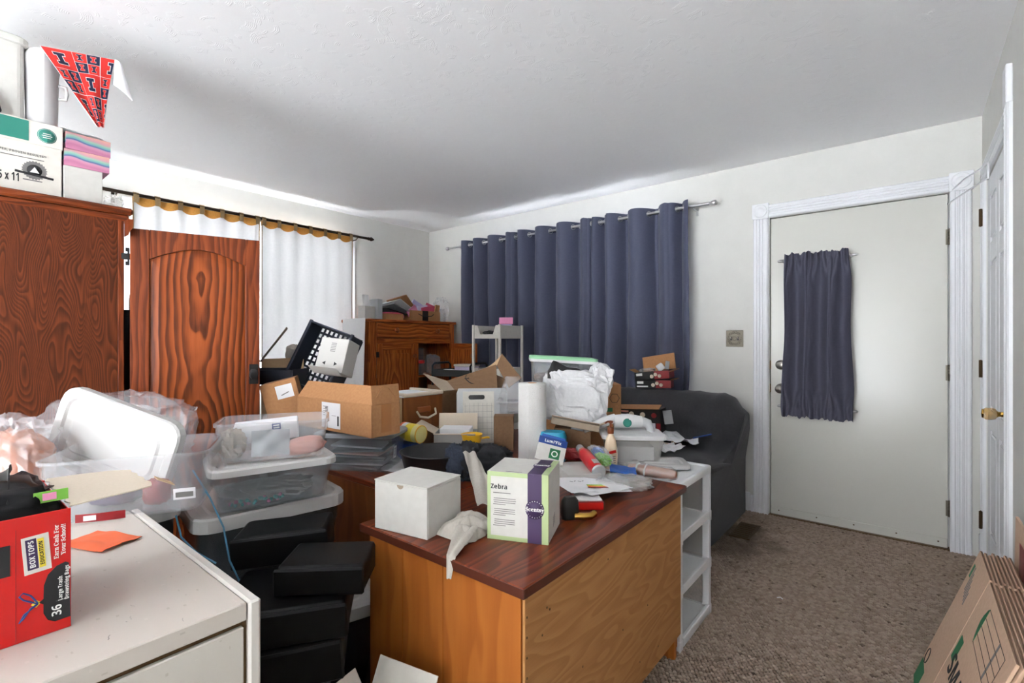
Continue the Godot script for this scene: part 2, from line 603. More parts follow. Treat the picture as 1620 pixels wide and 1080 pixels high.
	scuffed("enamel top", rgb8(205, 197, 188))
	scuffed("enamel front", rgb8(208, 203, 194))
	flat("black plastic", rgb8(20, 20, 22), 0.45)
	flat("black vinyl", rgb8(12, 12, 14), 0.42).metallic_specular = 0.3
	flat("charcoal", rgb8(44, 45, 48), 0.5)
	flat("navy plastic", rgb8(36, 42, 56), 0.5)
	flat("grey plastic", rgb8(150, 152, 155), 0.45)
	flat("light grey plastic", rgb8(188, 190, 192), 0.45)
	flat("red gloss", rgb8(206, 24, 20), 0.3)
	flat("dark red", rgb8(140, 24, 30), 0.4)
	flat("orange card", rgb8(236, 108, 62), 0.6)
	flat("green print", rgb8(34, 112, 72), 0.6)
	flat("lime", rgb8(120, 184, 66), 0.4)
	flat("lime pale", rgb8(172, 190, 138), 0.5)
	flat("purple print", rgb8(64, 44, 84), 0.5)
	flat("teal print", rgb8(42, 128, 112), 0.5)
	flat("ink", rgb8(34, 34, 36), 0.7)
	flat("grey ink", rgb8(120, 118, 116), 0.7)
	flat("white ink", rgb8(236, 236, 232), 0.6)
	flat("blue ink", rgb8(30, 62, 130), 0.5)
	flat("blue bright", rgb8(40, 92, 170), 0.45)
	flat("cyan plastic", rgb8(40, 160, 196), 0.35)
	flat("yellow plastic", rgb8(232, 178, 42), 0.35)
	flat("yellow label", rgb8(236, 214, 60), 0.45)
	flat("lemon plastic", rgb8(236, 226, 150), 0.45)
	flat("pink paper", rgb8(226, 164, 150), 0.7)
	flat("hot pink", rgb8(228, 96, 130), 0.6)
	flat("rose", rgb8(236, 150, 190), 0.6)
	flat("lilac", rgb8(188, 180, 220), 0.6)
	flat("lilac pale", rgb8(214, 206, 232), 0.6)
	flat("mint", rgb8(150, 205, 160), 0.4)
	flat("tissue", rgb8(240, 240, 240), 0.8)
	flat("brown pump", rgb8(128, 66, 36), 0.35)
	flat("cream bottle", rgb8(232, 208, 178), 0.35)
	flat("salmon", rgb8(190, 132, 108), 0.6)
	flat("teal beads", rgb8(60, 170, 165), 0.3)
	flat("blue cord", rgb8(60, 120, 150), 0.5)
	flat("silver", rgb8(200, 202, 205), 0.3, 0.9)
	var fo := flat("silver foil", rgb8(176, 180, 184), 0.3, 0.6)
	fo.metallic_specular = 0.6
	# papers and card
	mottled("kraft", rgb8(176, 126, 84), rgb8(188, 138, 94), 0.3, 0.03, 0.85, 31)
	mottled("kraft pale", rgb8(200, 168, 130), rgb8(210, 178, 140), 0.3, 0.03, 0.85, 32)
	mottled("kraft dark", rgb8(122, 92, 66), rgb8(134, 104, 76), 0.3, 0.03, 0.85, 33)
	mottled("kraft grey", rgb8(158, 142, 124), rgb8(170, 153, 134), 0.3, 0.03, 0.85, 34)
	mottled("moving box card", rgb8(202, 170, 144), rgb8(212, 180, 154), 0.3, 0.03, 0.85, 35)
	mottled("chipboard", rgb8(214, 200, 180), rgb8(222, 208, 190), 0.2, 0.05, 0.85, 36)
	flat("corrugation", rgb8(128, 104, 84), 0.95)
	flat("tape", rgb8(170, 114, 66), 0.35)
	mottled("white card", rgb8(200, 198, 192), rgb8(207, 205, 199), 0.4, 0.02, 0.7, 37)
	mottled("cream card", rgb8(212, 208, 199), rgb8(220, 216, 207), 0.4, 0.02, 0.75, 38)
	flat("paper", rgb8(232, 232, 234), 0.8)
	flat("grey card", rgb8(186, 184, 180), 0.75)
	var bg := mottled("white bag film", rgb8(206, 206, 208), rgb8(222, 222, 224), 0.3, 0.03, 0.38, 41, 0.12)
	bg.metallic_specular = 0.5
	var tw := flat("paper towel", rgb8(226, 224, 221), 0.95)
	tw.uv1_triplanar = true
	tw.uv1_scale = Vector3.ONE / 0.06
	tw.heightmap_enabled = true
	tw.heightmap_scale = 0.25
	tw.heightmap_texture = noise_tex(0.06, Color.BLACK, Color.WHITE, 44, 256, 1, FastNoiseLite.TYPE_CELLULAR)
	letter_cloth()
	swirl_paper()

# white enamel with small dark scuffs and specks
func scuffed(key: String, c: Color) -> void:
	var px := 1024
	var im := Image.create_empty(px, px, false, Image.FORMAT_RGB8)
	im.fill(c)
	var r := RandomNumberGenerator.new()
	r.seed = hash(key)
	for k in 260:
		var q := Color(c.r * 0.93, c.g * 0.925, c.b * 0.91) if k % 3 else Color(c.r * 1.03, c.g * 1.03, c.b * 1.03)
		im.fill_rect(Rect2i(r.randi() % px, r.randi() % px, 2 + r.randi() % 9, 2 + r.randi() % 5), q)
	for k in 46:
		var p := Vector2(r.randf(), r.randf()) * px
		var d := Vector2.from_angle(-0.5 + r.randf() * 0.9)
		for s in 2 + r.randi() % 20:
			var q := p + d * s + Vector2(0, sin(s * 0.3))
			if q.x >= 0 and q.y >= 0 and q.x < px - 2 and q.y < px - 2:
				im.fill_rect(Rect2i(int(q.x), int(q.y), 1 + int(r.randf() > 0.8), 1), c * (0.5 if k % 3 == 0 else 0.8))
	for k in 4:
		var p := Vector2(r.randf(), r.randf()) * px
		for s in 50:
			var q := p + Vector2(r.randfn(0, 34), r.randfn(0, 9))
			if q.x >= 0 and q.y >= 0 and q.x < px - 3 and q.y < px - 3:
				im.fill_rect(Rect2i(int(q.x), int(q.y), 1 + r.randi() % 3, 1), c * 0.78)
	var m := flat(key, Color.WHITE, 0.42)
	m.albedo_texture = ImageTexture.create_from_image(im)
	m.uv1_triplanar = true
	m.uv1_scale = Vector3.ONE / 0.8

# swirled plaster: many short fans of arcs as relief
func ceiling_material() -> void:
	var px := 1024
	var im := Image.create_empty(px, px, false, Image.FORMAT_RF)
	im.fill(Color(0.5, 0, 0))
	var r := RandomNumberGenerator.new()
	r.seed = 77
	for k in 900:
		var c := Vector2(r.randf(), r.randf()) * px
		var a0 := r.randf() * TAU
		var sweep := 0.5 + r.randf() * 0.9
		var base := 10.0 + r.randf() * 16.0
		for ring in 2 + r.randi() % 5:
			var rad := base + ring * 3.4
			var steps := int(rad * sweep)
			for s in steps:
				var a := a0 + sweep * s / maxi(steps, 1)
				var h := 0.5 + 0.5 * sin(PI * s / maxi(steps, 1))
				for w in [[-1, 0.35], [0, 1.0], [1, 0.35]]:
					var q: Vector2 = c + Vector2.from_angle(a) * (rad + w[0])
					var x := posmod(int(q.x), px)
					var y := posmod(int(q.y), px)
					im.set_pixel(x, y, Color(maxf(im.get_pixel(x, y).r, 0.5 + 0.5 * h * w[1]), 0, 0))
	var m := flat("ceiling plaster", rgb8(243, 243, 244), 0.85)
	m.uv1_triplanar = true
	m.uv1_world_triplanar = true
	m.uv1_scale = Vector3.ONE / 1.9
	m.heightmap_enabled = true
	m.heightmap_scale = 0.17
	m.heightmap_texture = ImageTexture.create_from_image(im)

# printed fleece: orange and navy blocks with a block capital I
func letter_cloth() -> void:
	var px := 256
	var im := Image.create_empty(px, px, false, Image.FORMAT_RGB8)
	var org := rgb8(196, 38, 32)
	var nav := rgb8(24, 29, 58)
	im.fill(org)
	var cells := []
	for j in 4:
		for i in 4:
			cells.append([Rect2i(i * 64, j * 64, 64, 64), (i + j) % 2 == 0])
	# big squares in two of the blocks
	for c in cells:
		cell_letter(im, c[0], org if c[1] else nav, nav if c[1] else org)
	cell_letter(im, Rect2i(0, 0, 128, 128), org, nav)
	cell_letter(im, Rect2i(128, 128, 128, 128), org, nav)
	for k in 5:
		im.fill_rect(Rect2i(0, mini(k * 64, 254), px, 2), rgb8(226, 206, 206))
		im.fill_rect(Rect2i(mini(k * 64, 254), 0, 2, px), rgb8(226, 206, 206))
	cell_letter(im, Rect2i(3, 3, 124, 124), org, nav)
	cell_letter(im, Rect2i(131, 131, 124, 124), org, nav)
	var m := flat("letter cloth", Color.WHITE, 0.95)
	m.albedo_texture = ImageTexture.create_from_image(im)

func cell_letter(im: Image, r: Rect2i, ground: Color, letter: Color) -> void:
	im.fill_rect(r, ground)
	var s := r.size.x
	for pass_ in 2:
		var e := int(s * 0.03) if pass_ == 0 else 0
		var c := rgb8(226, 210, 206) if pass_ == 0 else letter
		for q in [[0.3, 0.2, 0.4, 0.15], [0.41, 0.2, 0.18, 0.6], [0.3, 0.65, 0.4, 0.15]]:
			im.fill_rect(Rect2i(r.position.x + int(q[0] * s) - e, r.position.y + int(q[1] * s) - e, int(q[2] * s) + 2 * e, int(q[3] * s) + 2 * e), c)

# pastel waves printed on gift boxes
func swirl_paper() -> void:
	var px := 256
	var im := Image.create_empty(px, px, false, Image.FORMAT_RGB8)
	var g := Gradient.new()
	g.offsets = PackedFloat32Array([0.0, 0.16, 0.3, 0.42, 0.5, 0.56, 0.64, 0.8, 1.0])
	g.colors = PackedColorArray([rgb8(214, 160, 150), rgb8(206, 150, 158), rgb8(150, 190, 170), rgb8(112, 168, 176), rgb8(84, 100, 148), rgb8(196, 150, 178), rgb8(206, 140, 168), rgb8(190, 120, 152), rgb8(200, 130, 160)])
	for j in px:
		for i in px:
			var u := float(i) / px
			var v := float(j) / px
			im.set_pixel(i, j, g.sample(clampf(v + 0.09 * sin(u * 5.0 + 0.6) + 0.03 * sin(u * 11.0), 0.0, 1.0)))
	var m := flat("swirl print", Color.WHITE, 0.5)
	m.albedo_texture = ImageTexture.create_from_image(im)

# ---------------------------------------------------------------- shell
func room_shell() -> void:
	var T := 0.14
	struct("floor", B.new().span(Vector3(-T, -0.12, -T), Vector3(ROOM_X + T, 0, ROOM_Z + T), 0).done(), M["carpet base"])
	struct("ceiling", B.new().span(Vector3(-T, CEIL, -T), Vector3(ROOM_X + T, CEIL + 0.12, ROOM_Z + T), 0).done(), M["ceiling plaster"])
	# wall with the tab curtains: opening z 1.06..2.72, y 0.78..2.12
	var b := B.new()
	b.span(Vector3(-T, 0, -T), Vector3(0, CEIL, 1.06), 0)
	b.span(Vector3(-T, 0, 2.72), Vector3(0, CEIL, ROOM_Z + T), 0)
	b.span(Vector3(-T, 0, 1.06), Vector3(0, 0.78, 2.72), 0)
	b.span(Vector3(-T, 2.12, 1.06), Vector3(0, CEIL, 2.72), 0)
	struct("wall_left", b.done(), M["wall paint"])
	# wall with the blue curtains and the entry door
	b = B.new()
	b.span(Vector3(0, 0, -T), Vector3(0.85, CEIL, 0), 0)
	b.span(Vector3(0.85, 0, -T), Vector3(2.85, 0.95, 0), 0)
	b.span(Vector3(0.85, 2.1, -T), Vector3(2.85, CEIL, 0), 0)
	b.span(Vector3(2.85, 0, -T), Vector3(3.51, CEIL, 0), 0)
	b.span(Vector3(3.51, 2.044, -T), Vector3(4.436, CEIL, 0), 0)
	b.span(Vector3(4.436, 0, -T), Vector3(ROOM_X, CEIL, 0), 0)
	struct("wall_back", b.done(), M["wall paint"])
	b = B.new()
	b.span(Vector3(ROOM_X, 0, -T), Vector3(ROOM_X + T, CEIL, 0.2), 0)
	b.span(Vector3(ROOM_X, 0, 0.98), Vector3(ROOM_X + T, CEIL, 5.8), 0)
	b.span(Vector3(ROOM_X, 0, 6.8), Vector3(ROOM_X + T, CEIL, ROOM_Z + T), 0)
	b.span(Vector3(ROOM_X, 0, 5.8), Vector3(ROOM_X + T, 0.2, 6.8), 0)
	b.span(Vector3(ROOM_X, 2.2, 5.8), Vector3(ROOM_X + T, CEIL, 6.8), 0)
	b.span(Vector3(ROOM_X, 2.035, 0.2), Vector3(ROOM_X + T, CEIL, 0.98), 0)
	struct("wall_right", b.done(), M["wall paint"])
	# wall behind the camera with wide windows
	b = B.new()
	b.span(Vector3(0, 0, ROOM_Z), Vector3(1.4, CEIL, ROOM_Z + T), 0)
	b.span(Vector3(4.2, 0, ROOM_Z), Vector3(ROOM_X, CEIL, ROOM_Z + T), 0)
	b.span(Vector3(1.4, 0, ROOM_Z), Vector3(4.2, 0.06, ROOM_Z + T), 0)
	b.span(Vector3(1.4, 2.2, ROOM_Z), Vector3(4.2, CEIL, ROOM_Z + T), 0)
	struct("wall_front", b.done(), M["wall paint"])
	# closed closet behind its door
	b = B.new()
	b.span(Vector3(ROOM_X + T, 0, 0.1), Vector3(ROOM_X + 0.7, CEIL, 0.16), 0)
	b.span(Vector3(ROOM_X + T, 0, 1.02), Vector3(ROOM_X + 0.7, CEIL, 1.08), 0)
	b.span(Vector3(ROOM_X + 0.7, 0, 0.1), Vector3(ROOM_X + 0.76, CEIL, 1.08), 0)
	b.span(Vector3(ROOM_X + T, CEIL, 0.1), Vector3(ROOM_X + 0.76, CEIL + 0.06, 1.08), 0)
	b.span(Vector3(ROOM_X + T, -0.1, 0.1), Vector3(ROOM_X + 0.76, 0, 1.08), 0)
	struct("wall_closet", b.done(), M["wall paint"])
	struct("ground", B.new().span(Vector3(-40, -0.4, -40), Vector3(40, -0.2, 40), 0).done(), M["snow"])  # unseen white ground, added to bounce daylight up to the ceiling
	window_unit("window_1", Vector3(0, 0.78, 2.72), Vector3(0, 0, -1), Vector3(1, 0, 0), 1.66, 1.34, 2)
	window_unit("window_2", Vector3(0.85, 0.95, 0), Vector3(1, 0, 0), Vector3(0, 0, 1), 2.0, 1.15, 2)
	window_unit("window_3", Vector3(4.2, 0.06, ROOM_Z), Vector3(-1, 0, 0), Vector3(0, 0, -1), 2.8, 2.14, 3)
	window_unit("window_4", Vector3(ROOM_X, 0.2, 5.8), Vector3(0, 0, 1), Vector3(-1, 0, 0), 1.0, 2.0, 1)
	carpet_pile()

# sashes, panes, casing and sill of an opening seen from the room; o is its lower left corner
func window_unit(called: String, o: Vector3, right: Vector3, into: Vector3, w: float, h: float, n: int) -> void:
	var r := Node3D.new()
	r.name = called
	r.set_meta("kind", "structure")
	add_child(r)
	r.transform = Transform3D(Basis(right, Vector3.UP, into), o)
	var wd := w / n
	for k in n:
		var b := B.new()
		var x0 := k * wd
		b.span(Vector3(x0, 0, -0.1), Vector3(x0 + 0.045, h, -0.06), 0.003)
		b.span(Vector3(x0 + wd - 0.045, 0, -0.1), Vector3(x0 + wd, h, -0.06), 0.003)
		b.span(Vector3(x0 + 0.045, 0, -0.1), Vector3(x0 + wd - 0.045, 0.06, -0.06), 0.003)
		b.span(Vector3(x0 + 0.045, h - 0.05, -0.1), Vector3(x0 + wd - 0.045, h, -0.06), 0.003)
		b.span(Vector3(x0 + 0.045, h * 0.5 - 0.02, -0.1), Vector3(x0 + wd - 0.045, h * 0.5 + 0.02, -0.06), 0.003)
		part(r, "sash", b.done(), M["trim white"])
		for q in 2:
			part(r, "pane", B.new().quad_pane(Vector3(x0 + 0.045, 0.06 if q == 0 else h * 0.5 + 0.02, -0.08), wd - 0.09, h * 0.5 - (0.08 if q == 0 else 0.07)), M["pane"])
	part(r, "window_sill", B.new().span(Vector3(-0.1, -0.03, -0.06), Vector3(w + 0.1, 0.0, 0.02), 0.005).done(), M["trim white"])
	for e in [[-0.09, 0.0], [w, w + 0.09]]:
		part(r, "casing", B.new().span(Vector3(e[0], 0, 0), Vector3(e[1], h, 0.018), 0.004).done(), M["trim white"])
	part(r, "casing", B.new().span(Vector3(-0.09, h, 0), Vector3(w + 0.09, h + 0.09, 0.02), 0.004).done(), M["trim white"])

func carpet_pile() -> void:
	var mi := MultiMeshInstance3D.new()
	mi.name = "carpet_pile"
	var mm := MultiMesh.new()
	mm.transform_format = MultiMesh.TRANSFORM_3D
	mm.use_colors = true
	mm.mesh = B.new().blob(7, 4, func(d: Vector3): return Vector3(d.x * 0.0088, d.y * 0.006, d.z * 0.006)).done()
	var r := RandomNumberGenerator.new()
	r.seed = 5
	var sp := Vector2(0.0165, 0.0115)
	var nx := int(1.33 / sp.x)
	var nz := int(3.05 / sp.y)
	mm.instance_count = nx * nz
	var nz_ := FastNoiseLite.new()
	nz_.seed = 3
	nz_.frequency = 2.2
	var k := 0
	for j in nz:
		for i in nx:
			var x := 3.235 + (i + 0.5 * (j % 2)) * sp.x + r.randf_range(-0.0016, 0.0016)
			var z := 0.01 + j * sp.y + r.randf_range(-0.0014, 0.0014)
			var s := r.randf_range(0.82, 1.15)
			var bs := Basis.from_euler(Vector3(r.randf_range(-0.3, 0.3), r.randf_range(-0.35, 0.35), 0)).scaled(Vector3.ONE * s)
			mm.set_instance_transform(k, Transform3D(bs, Vector3(x, 0.0018 + r.randf() * 0.0015, z)))
			var t := r.randf()
			var c := rgb8(172, 153, 138).lerp(rgb8(142, 124, 110), t)
			if r.randf() < 0.012:
				c = rgb8(112, 96, 84)
			# trodden stain in front of the sofa
			var st := smoothstep(0.34, 0.1, Vector2(x - 3.43, (z - 0.62) * 0.8).length() + 0.16 * nz_.get_noise_2d(x * 3.0, z * 3.0)) * 0.55
			mm.set_instance_color(k, c.lerp(rgb8(80, 66, 56), st).srgb_to_linear())
			k += 1
	mi.multimesh = mm
	mi.material_override = M["carpet loop"]
	mi.set_meta("kind", "stuff")
	tag(mi, "taupe brown looped carpet pile on the floor", "carpet")
	add_child(mi)

# ---------------------------------------------------------------- trim
func molding(parent: Node3D, called: String, o: Vector3, ex: Vector3, ey: Vector3, length: float, w := 0.095, t := 0.02) -> void:
	var pf := PackedVector2Array([Vector2(0, 0), Vector2(0, t * 0.6), Vector2(w * 0.06, t * 0.9), Vector2(w * 0.12, t)])
	for k in 3:
		var a := w * (0.22 + 0.2 * k)
		pf.append_array([Vector2(a, t), Vector2(a + w * 0.03, t * 0.75), Vector2(a + w * 0.08, t * 0.66), Vector2(a + w * 0.13, t * 0.75), Vector2(a + w * 0.16, t)])
	pf.append_array([Vector2(w * 0.88, t), Vector2(w * 0.94, t * 0.9), Vector2(w, t * 0.6), Vector2(w, 0)])
	var m := part(parent, called, B.new().extrude(pf, 0, length).done(), M["trim white"])
	m.transform = Transform3D(Basis(ex, ey, ex.cross(ey)), o)

func rosette(parent: Node3D, c: Vector3, rot: Vector3) -> void:
	var o := part(parent, "rosette_block", bx(Vector3(0.104, 0.104, 0.026), 0.003), M["trim white"], c, rot)
	part(o, "rosette", B.new().lathe([Vector2(0.044, 0.0), Vector2(0.044, 0.005), Vector2(0.038, 0.009), Vector2(0.031, 0.004), Vector2(0.026, 0.003), Vector2(0.021, 0.007), Vector2(0.012, 0.011), Vector2(0.0, 0.012)], 24).done(), M["trim white"], Vector3(0, 0, 0.012), Vector3(90, 0, 0))

func trim_node(called: String) -> Node3D:
	var r := Node3D.new()
	r.name = called
	r.set_meta("kind", "structure")
	add_child(r)
	return r

func doors_and_trim() -> void:
	# entry door casing
	var t1 := trim_node("trim_1")
	molding(t1, "casing", Vector3(3.41, 2.045, 0), Vector3(1, 0, 0), Vector3(0, 0, 1), 2.045)
	molding(t1, "casing", Vector3(4.437, 2.045, 0), Vector3(1, 0, 0), Vector3(0, 0, 1), 2.045, 0.092)
	molding(t1, "casing", Vector3(3.505, 2.047, 0), Vector3(0, 1, 0), Vector3(0, 0, 1), 0.932, 0.088)
	rosette(t1, Vector3(3.456, 2.095, 0.012), Vector3.ZERO)
	rosette(t1, Vector3(4.484, 2.095, 0.012), Vector3.ZERO)
	part(t1, "threshold", B.new().span(Vector3(3.505, 0.0, -0.1), Vector3(4.44, 0.012, 0.012), 0.003).done(), M["old brass"])
	var jb := B.new()
	jb.span(Vector3(3.505, 0.012, -0.13), Vector3(3.535, 2.05, -0.041), 0.001)
	jb.span(Vector3(4.412, 0.012, -0.13), Vector3(4.442, 2.05, -0.041), 0.001)
	jb.span(Vector3(3.535, 2.02, -0.13), Vector3(4.412, 2.05, -0.041), 0.001)
	jb.span(Vector3(3.505, 0.0, -0.13), Vector3(4.442, 0.03, -0.05), 0.001)
	part(t1, "jamb", jb.done(), M["trim white"])
	# door
	var d := trim_node("door_1")
	d.position = Vector3(3.517, 0.016, -0.04)
	part(d, "door_slab", B.new().span(Vector3.ZERO, Vector3(0.912, 2.022, 0.034), 0.002).done(), M["door paint"])
	var sw := part(d, "door_sweep", B.new().span(Vector3(0.0, 0.0, 0.034), Vector3(0.91, 0.052, 0.042), 0.003).done(), M["door paint"])
	for x in [0.05, 0.27, 0.47, 0.68, 0.87]:
		part(sw, "screw", B.new().lathe([Vector2(0.0045, 0), Vector2(0.004, 0.0016), Vector2(0, 0.002)], 8).done(), M["old brass"], Vector3(x, 0.03, 0.042), Vector3(90, 0, 0))
	for k in 2:
		var y: float = [1.020, 0.859][k]
		var kn := part(d, ["deadbolt", "door_knob"][k], B.new().lathe([Vector2(0.034, 0), Vector2(0.034, 0.005), Vector2(0.030, 0.009), Vector2(0.014, 0.012), Vector2(0.012, 0.024), Vector2(0.022, 0.03), Vector2(0.029, 0.042), Vector2(0.028, 0.054), Vector2(0.02, 0.062), Vector2(0, 0.064)] if k == 1 else [Vector2(0.033, 0), Vector2(0.033, 0.008), Vector2(0.028, 0.016), Vector2(0.02, 0.02), Vector2(0.0, 0.021)], 24).done(), M["satin nickel"], Vector3(0.062, y, 0.034), Vector3(90, 0, 0))
		part(kn, "turn_button", bx(Vector3(0.006, 0.014, 0.024) if k == 0 else Vector3(0.004, 0.006, 0.014), 0.002), M["satin nickel"], Vector3(0, 0.026 if k == 0 else 0.066, 0))
		part(d, "latch_plate", B.new().span(Vector3(-0.006, y - 0.03, 0.028), Vector3(0.0, y + 0.03, 0.036), 0.001).done(), M["old brass"])
	for y in [1.775, 1.0, 0.227]:
		var hb := B.new()
		hb.lathe([Vector2(0, -0.045), Vector2(0.008, -0.045), Vector2(0.008, -0.028), Vector2(0.008, -0.028), Vector2(0.0068, -0.027), Vector2(0.008, -0.026), Vector2(0.008, -0.010), Vector2(0.0068, -0.009), Vector2(0.008, -0.008), Vector2(0.008, 0.008), Vector2(0.0068, 0.009), Vector2(0.008, 0.010), Vector2(0.008, 0.026), Vector2(0.0068, 0.027), Vector2(0.008, 0.028), Vector2(0.008, 0.045), Vector2(0, 0.047)], 10)
		hb.span(Vector3(-0.016, -0.044, -0.006), Vector3(0.0, 0.044, -0.004), 0.0005)
		part(d, "hinge", hb.done(), M["pewter"], Vector3(0.918, y, 0.044))
	# closet door on the right wall
	var t2 := trim_node("trim_2")
	molding(t2, "casing", Vector3(ROOM_X, 2.04, 0.115), Vector3(0, 0, 1), Vector3(-1, 0, 0), 2.04, 0.085, 0.018)
	molding(t2, "casing", Vector3(ROOM_X, 2.12, 0.975), Vector3(0, 0, 1), Vector3(-1, 0, 0), 2.12, 0.085, 0.018)
	molding(t2, "casing", Vector3(ROOM_X, 2.035, 0.115), Vector3(0, 1, 0), Vector3(-1, 0, 0), 0.86, 0.085, 0.018)
	part(t2, "end_block", B.new().span(Vector3(ROOM_X - 0.02, 2.12, 0.975), Vector3(ROOM_X, 2.27, 1.06), 0.003).done(), M["trim white"])
	var c := trim_node("door_2")
	c.position = Vector3(ROOM_X + 0.028, 0.012, 0.204)
	# local x runs along the wall towards the camera, z into the room
	c.transform.basis = Basis(Vector3(0, 0, 1), Vector3(0, 1, 0), Vector3(-1, 0, 0))
	part(c, "door_slab", B.new().span(Vector3(0, 0, -0.02), Vector3(0.772, 2.018, 0.016), 0.001).done(), M["closet paint"])
	for x in [[0.0, 0.11], [0.34, 0.432], [0.662, 0.772]]:
		part(c, "stile", B.new().span(Vector3(x[0], 0, 0.016), Vector3(x[1], 2.018, 0.024), 0.0035).done(), M["closet paint"])
	var rows := [[0.22, 0.74], [0.84, 1.58], [1.68, 1.91]]
	for x in [[0.11, 0.34], [0.432, 0.662]]:
		for y in [[0.0, 0.22], [0.74, 0.84], [1.58, 1.68], [1.91, 2.018]]:
			part(c, "rail", B.new().span(Vector3(x[0], y[0], 0.016), Vector3(x[1], y[1], 0.0238), 0.0035).done(), M["closet paint"])
		for y in rows:
			part(c, "raised_panel", B.new().span(Vector3(x[0] + 0.018, y[0] + 0.018, 0.012), Vector3(x[1] - 0.018, y[1] - 0.018, 0.024), 0.007).done(), M["closet paint"])
	var kb := part(c, "door_knob", B.new().lathe([Vector2(0.03, 0), Vector2(0.03, 0.004), Vector2(0.024, 0.009), Vector2(0.011, 0.013), Vector2(0.01, 0.03), Vector2(0.014, 0.034), Vector2(0, 0.034)], 20).done(), M["brass"], Vector3(0.72, 0.885, 0.024), Vector3(90, 0, 0))
	part(kb, "glass_grip", B.new().lathe([Vector2(0.012, 0.0), Vector2(0.022, 0.006), Vector2(0.026, 0.018), Vector2(0.026, 0.034), Vector2(0.02, 0.042), Vector2(0, 0.043)], 10).done(), M["clear knob"], Vector3(0, 0.033, 0))
	part(kb, "end_cap", B.new().lathe([Vector2(0.019, 0.0), Vector2(0.018, 0.004), Vector2(0, 0.006)], 12).done(), M["brass"], Vector3(0, 0.076, 0))
	for y in [1.83, 1.04, 0.25]:
		var hb := B.new()
		hb.lathe([Vector2(0, -0.045), Vector2(0.007, -0.045), Vector2(0.007, 0.045), Vector2(0, 0.047)], 8)
		hb.span(Vector3(-0.022, -0.044, -0.008), Vector3(-0.001, 0.044, 0.0), 0.0006)
		part(c, "hinge", hb.done(), M["old brass"], Vector3(-0.004, y, 0.05))
	# white wire bracket over the closet door
	var wb := B.new()
	wb.tube([Vector3(4.54, 2.01, 0.62), Vector3(4.47, 2.015, 0.36), Vector3(4.44, 2.01, 0.2)], 0.0035, 6)
	wb.tube([Vector3(4.54, 1.945, 0.62), Vector3(4.47, 1.945, 0.36), Vector3(4.42, 1.945, 0.16)], 0.0035, 6)
	wb.tube([Vector3(4.54, 2.015, 0.62), Vector3(4.54, 1.94, 0.62)], 0.004, 6)
	solo("wire_bracket", "white wire hanging bracket at the top of the closet door", "bracket", wb.done(), M["trim white"])
	# baseboards
	struct("baseboard_back", B.new().span(Vector3(3.0, 0, 0), Vector3(3.39, 0.135, 0.014), 0.004).done(), M["trim white"])
	struct("trim_3", B.new().span(Vector3(3.392, 0, 0), Vector3(3.409, 0.12, 0.018), 0.003).done(), M["trim white"])
	struct("baseboard_right", B.new().span(Vector3(ROOM_X - 0.014, 0, 0.0), Vector3(ROOM_X, 0.135, 0.113), 0.004).done(), M["trim white"])
	struct("trim_4", B.new().span(Vector3(ROOM_X - 0.014, 0, 1.065), Vector3(ROOM_X, 0.135, 5.3), 0.004).done(), M["trim white"])
	# switch plate
	var s := thing("switch_plate", "ornate pewter double light switch plate beside the entry door", "switch plate", Vector3(3.284, 1.216, 0.0))
	part(s, "plate", B.new().span(Vector3(-0.058, -0.059, 0), Vector3(0.058, 0.059, 0.006), 0.004).done(), M["pewter"])
	var ob := B.new()
	for k in 14:
		var a := TAU * k / 14.0
		ob.ring_torus(Vector3(cos(a) * 0.043, sin(a) * 0.043, 0.006), Vector3(0, 0, 1), 0.008, 0.0022, 8, 4)
	ob.ring_torus(Vector3(0, 0, 0.006), Vector3(0, 0, 1), 0.014, 0.002, 12, 4)
	part(s, "relief_scrolls", ob.done(), M["pewter"])
	for x in [-0.023, 0.023]:
		part(s, "toggle_slot", B.new().span(Vector3(x - 0.006, -0.013, 0.005), Vector3(x + 0.006, 0.013, 0.0075), 0.001).done(), M["black iron"])
		part(s, "toggle", bx(Vector3(0.007, 0.008, 0.016), 0.002), M["cream card"], Vector3(x, 0.004, 0.012), Vector3(-25, 0, 0))

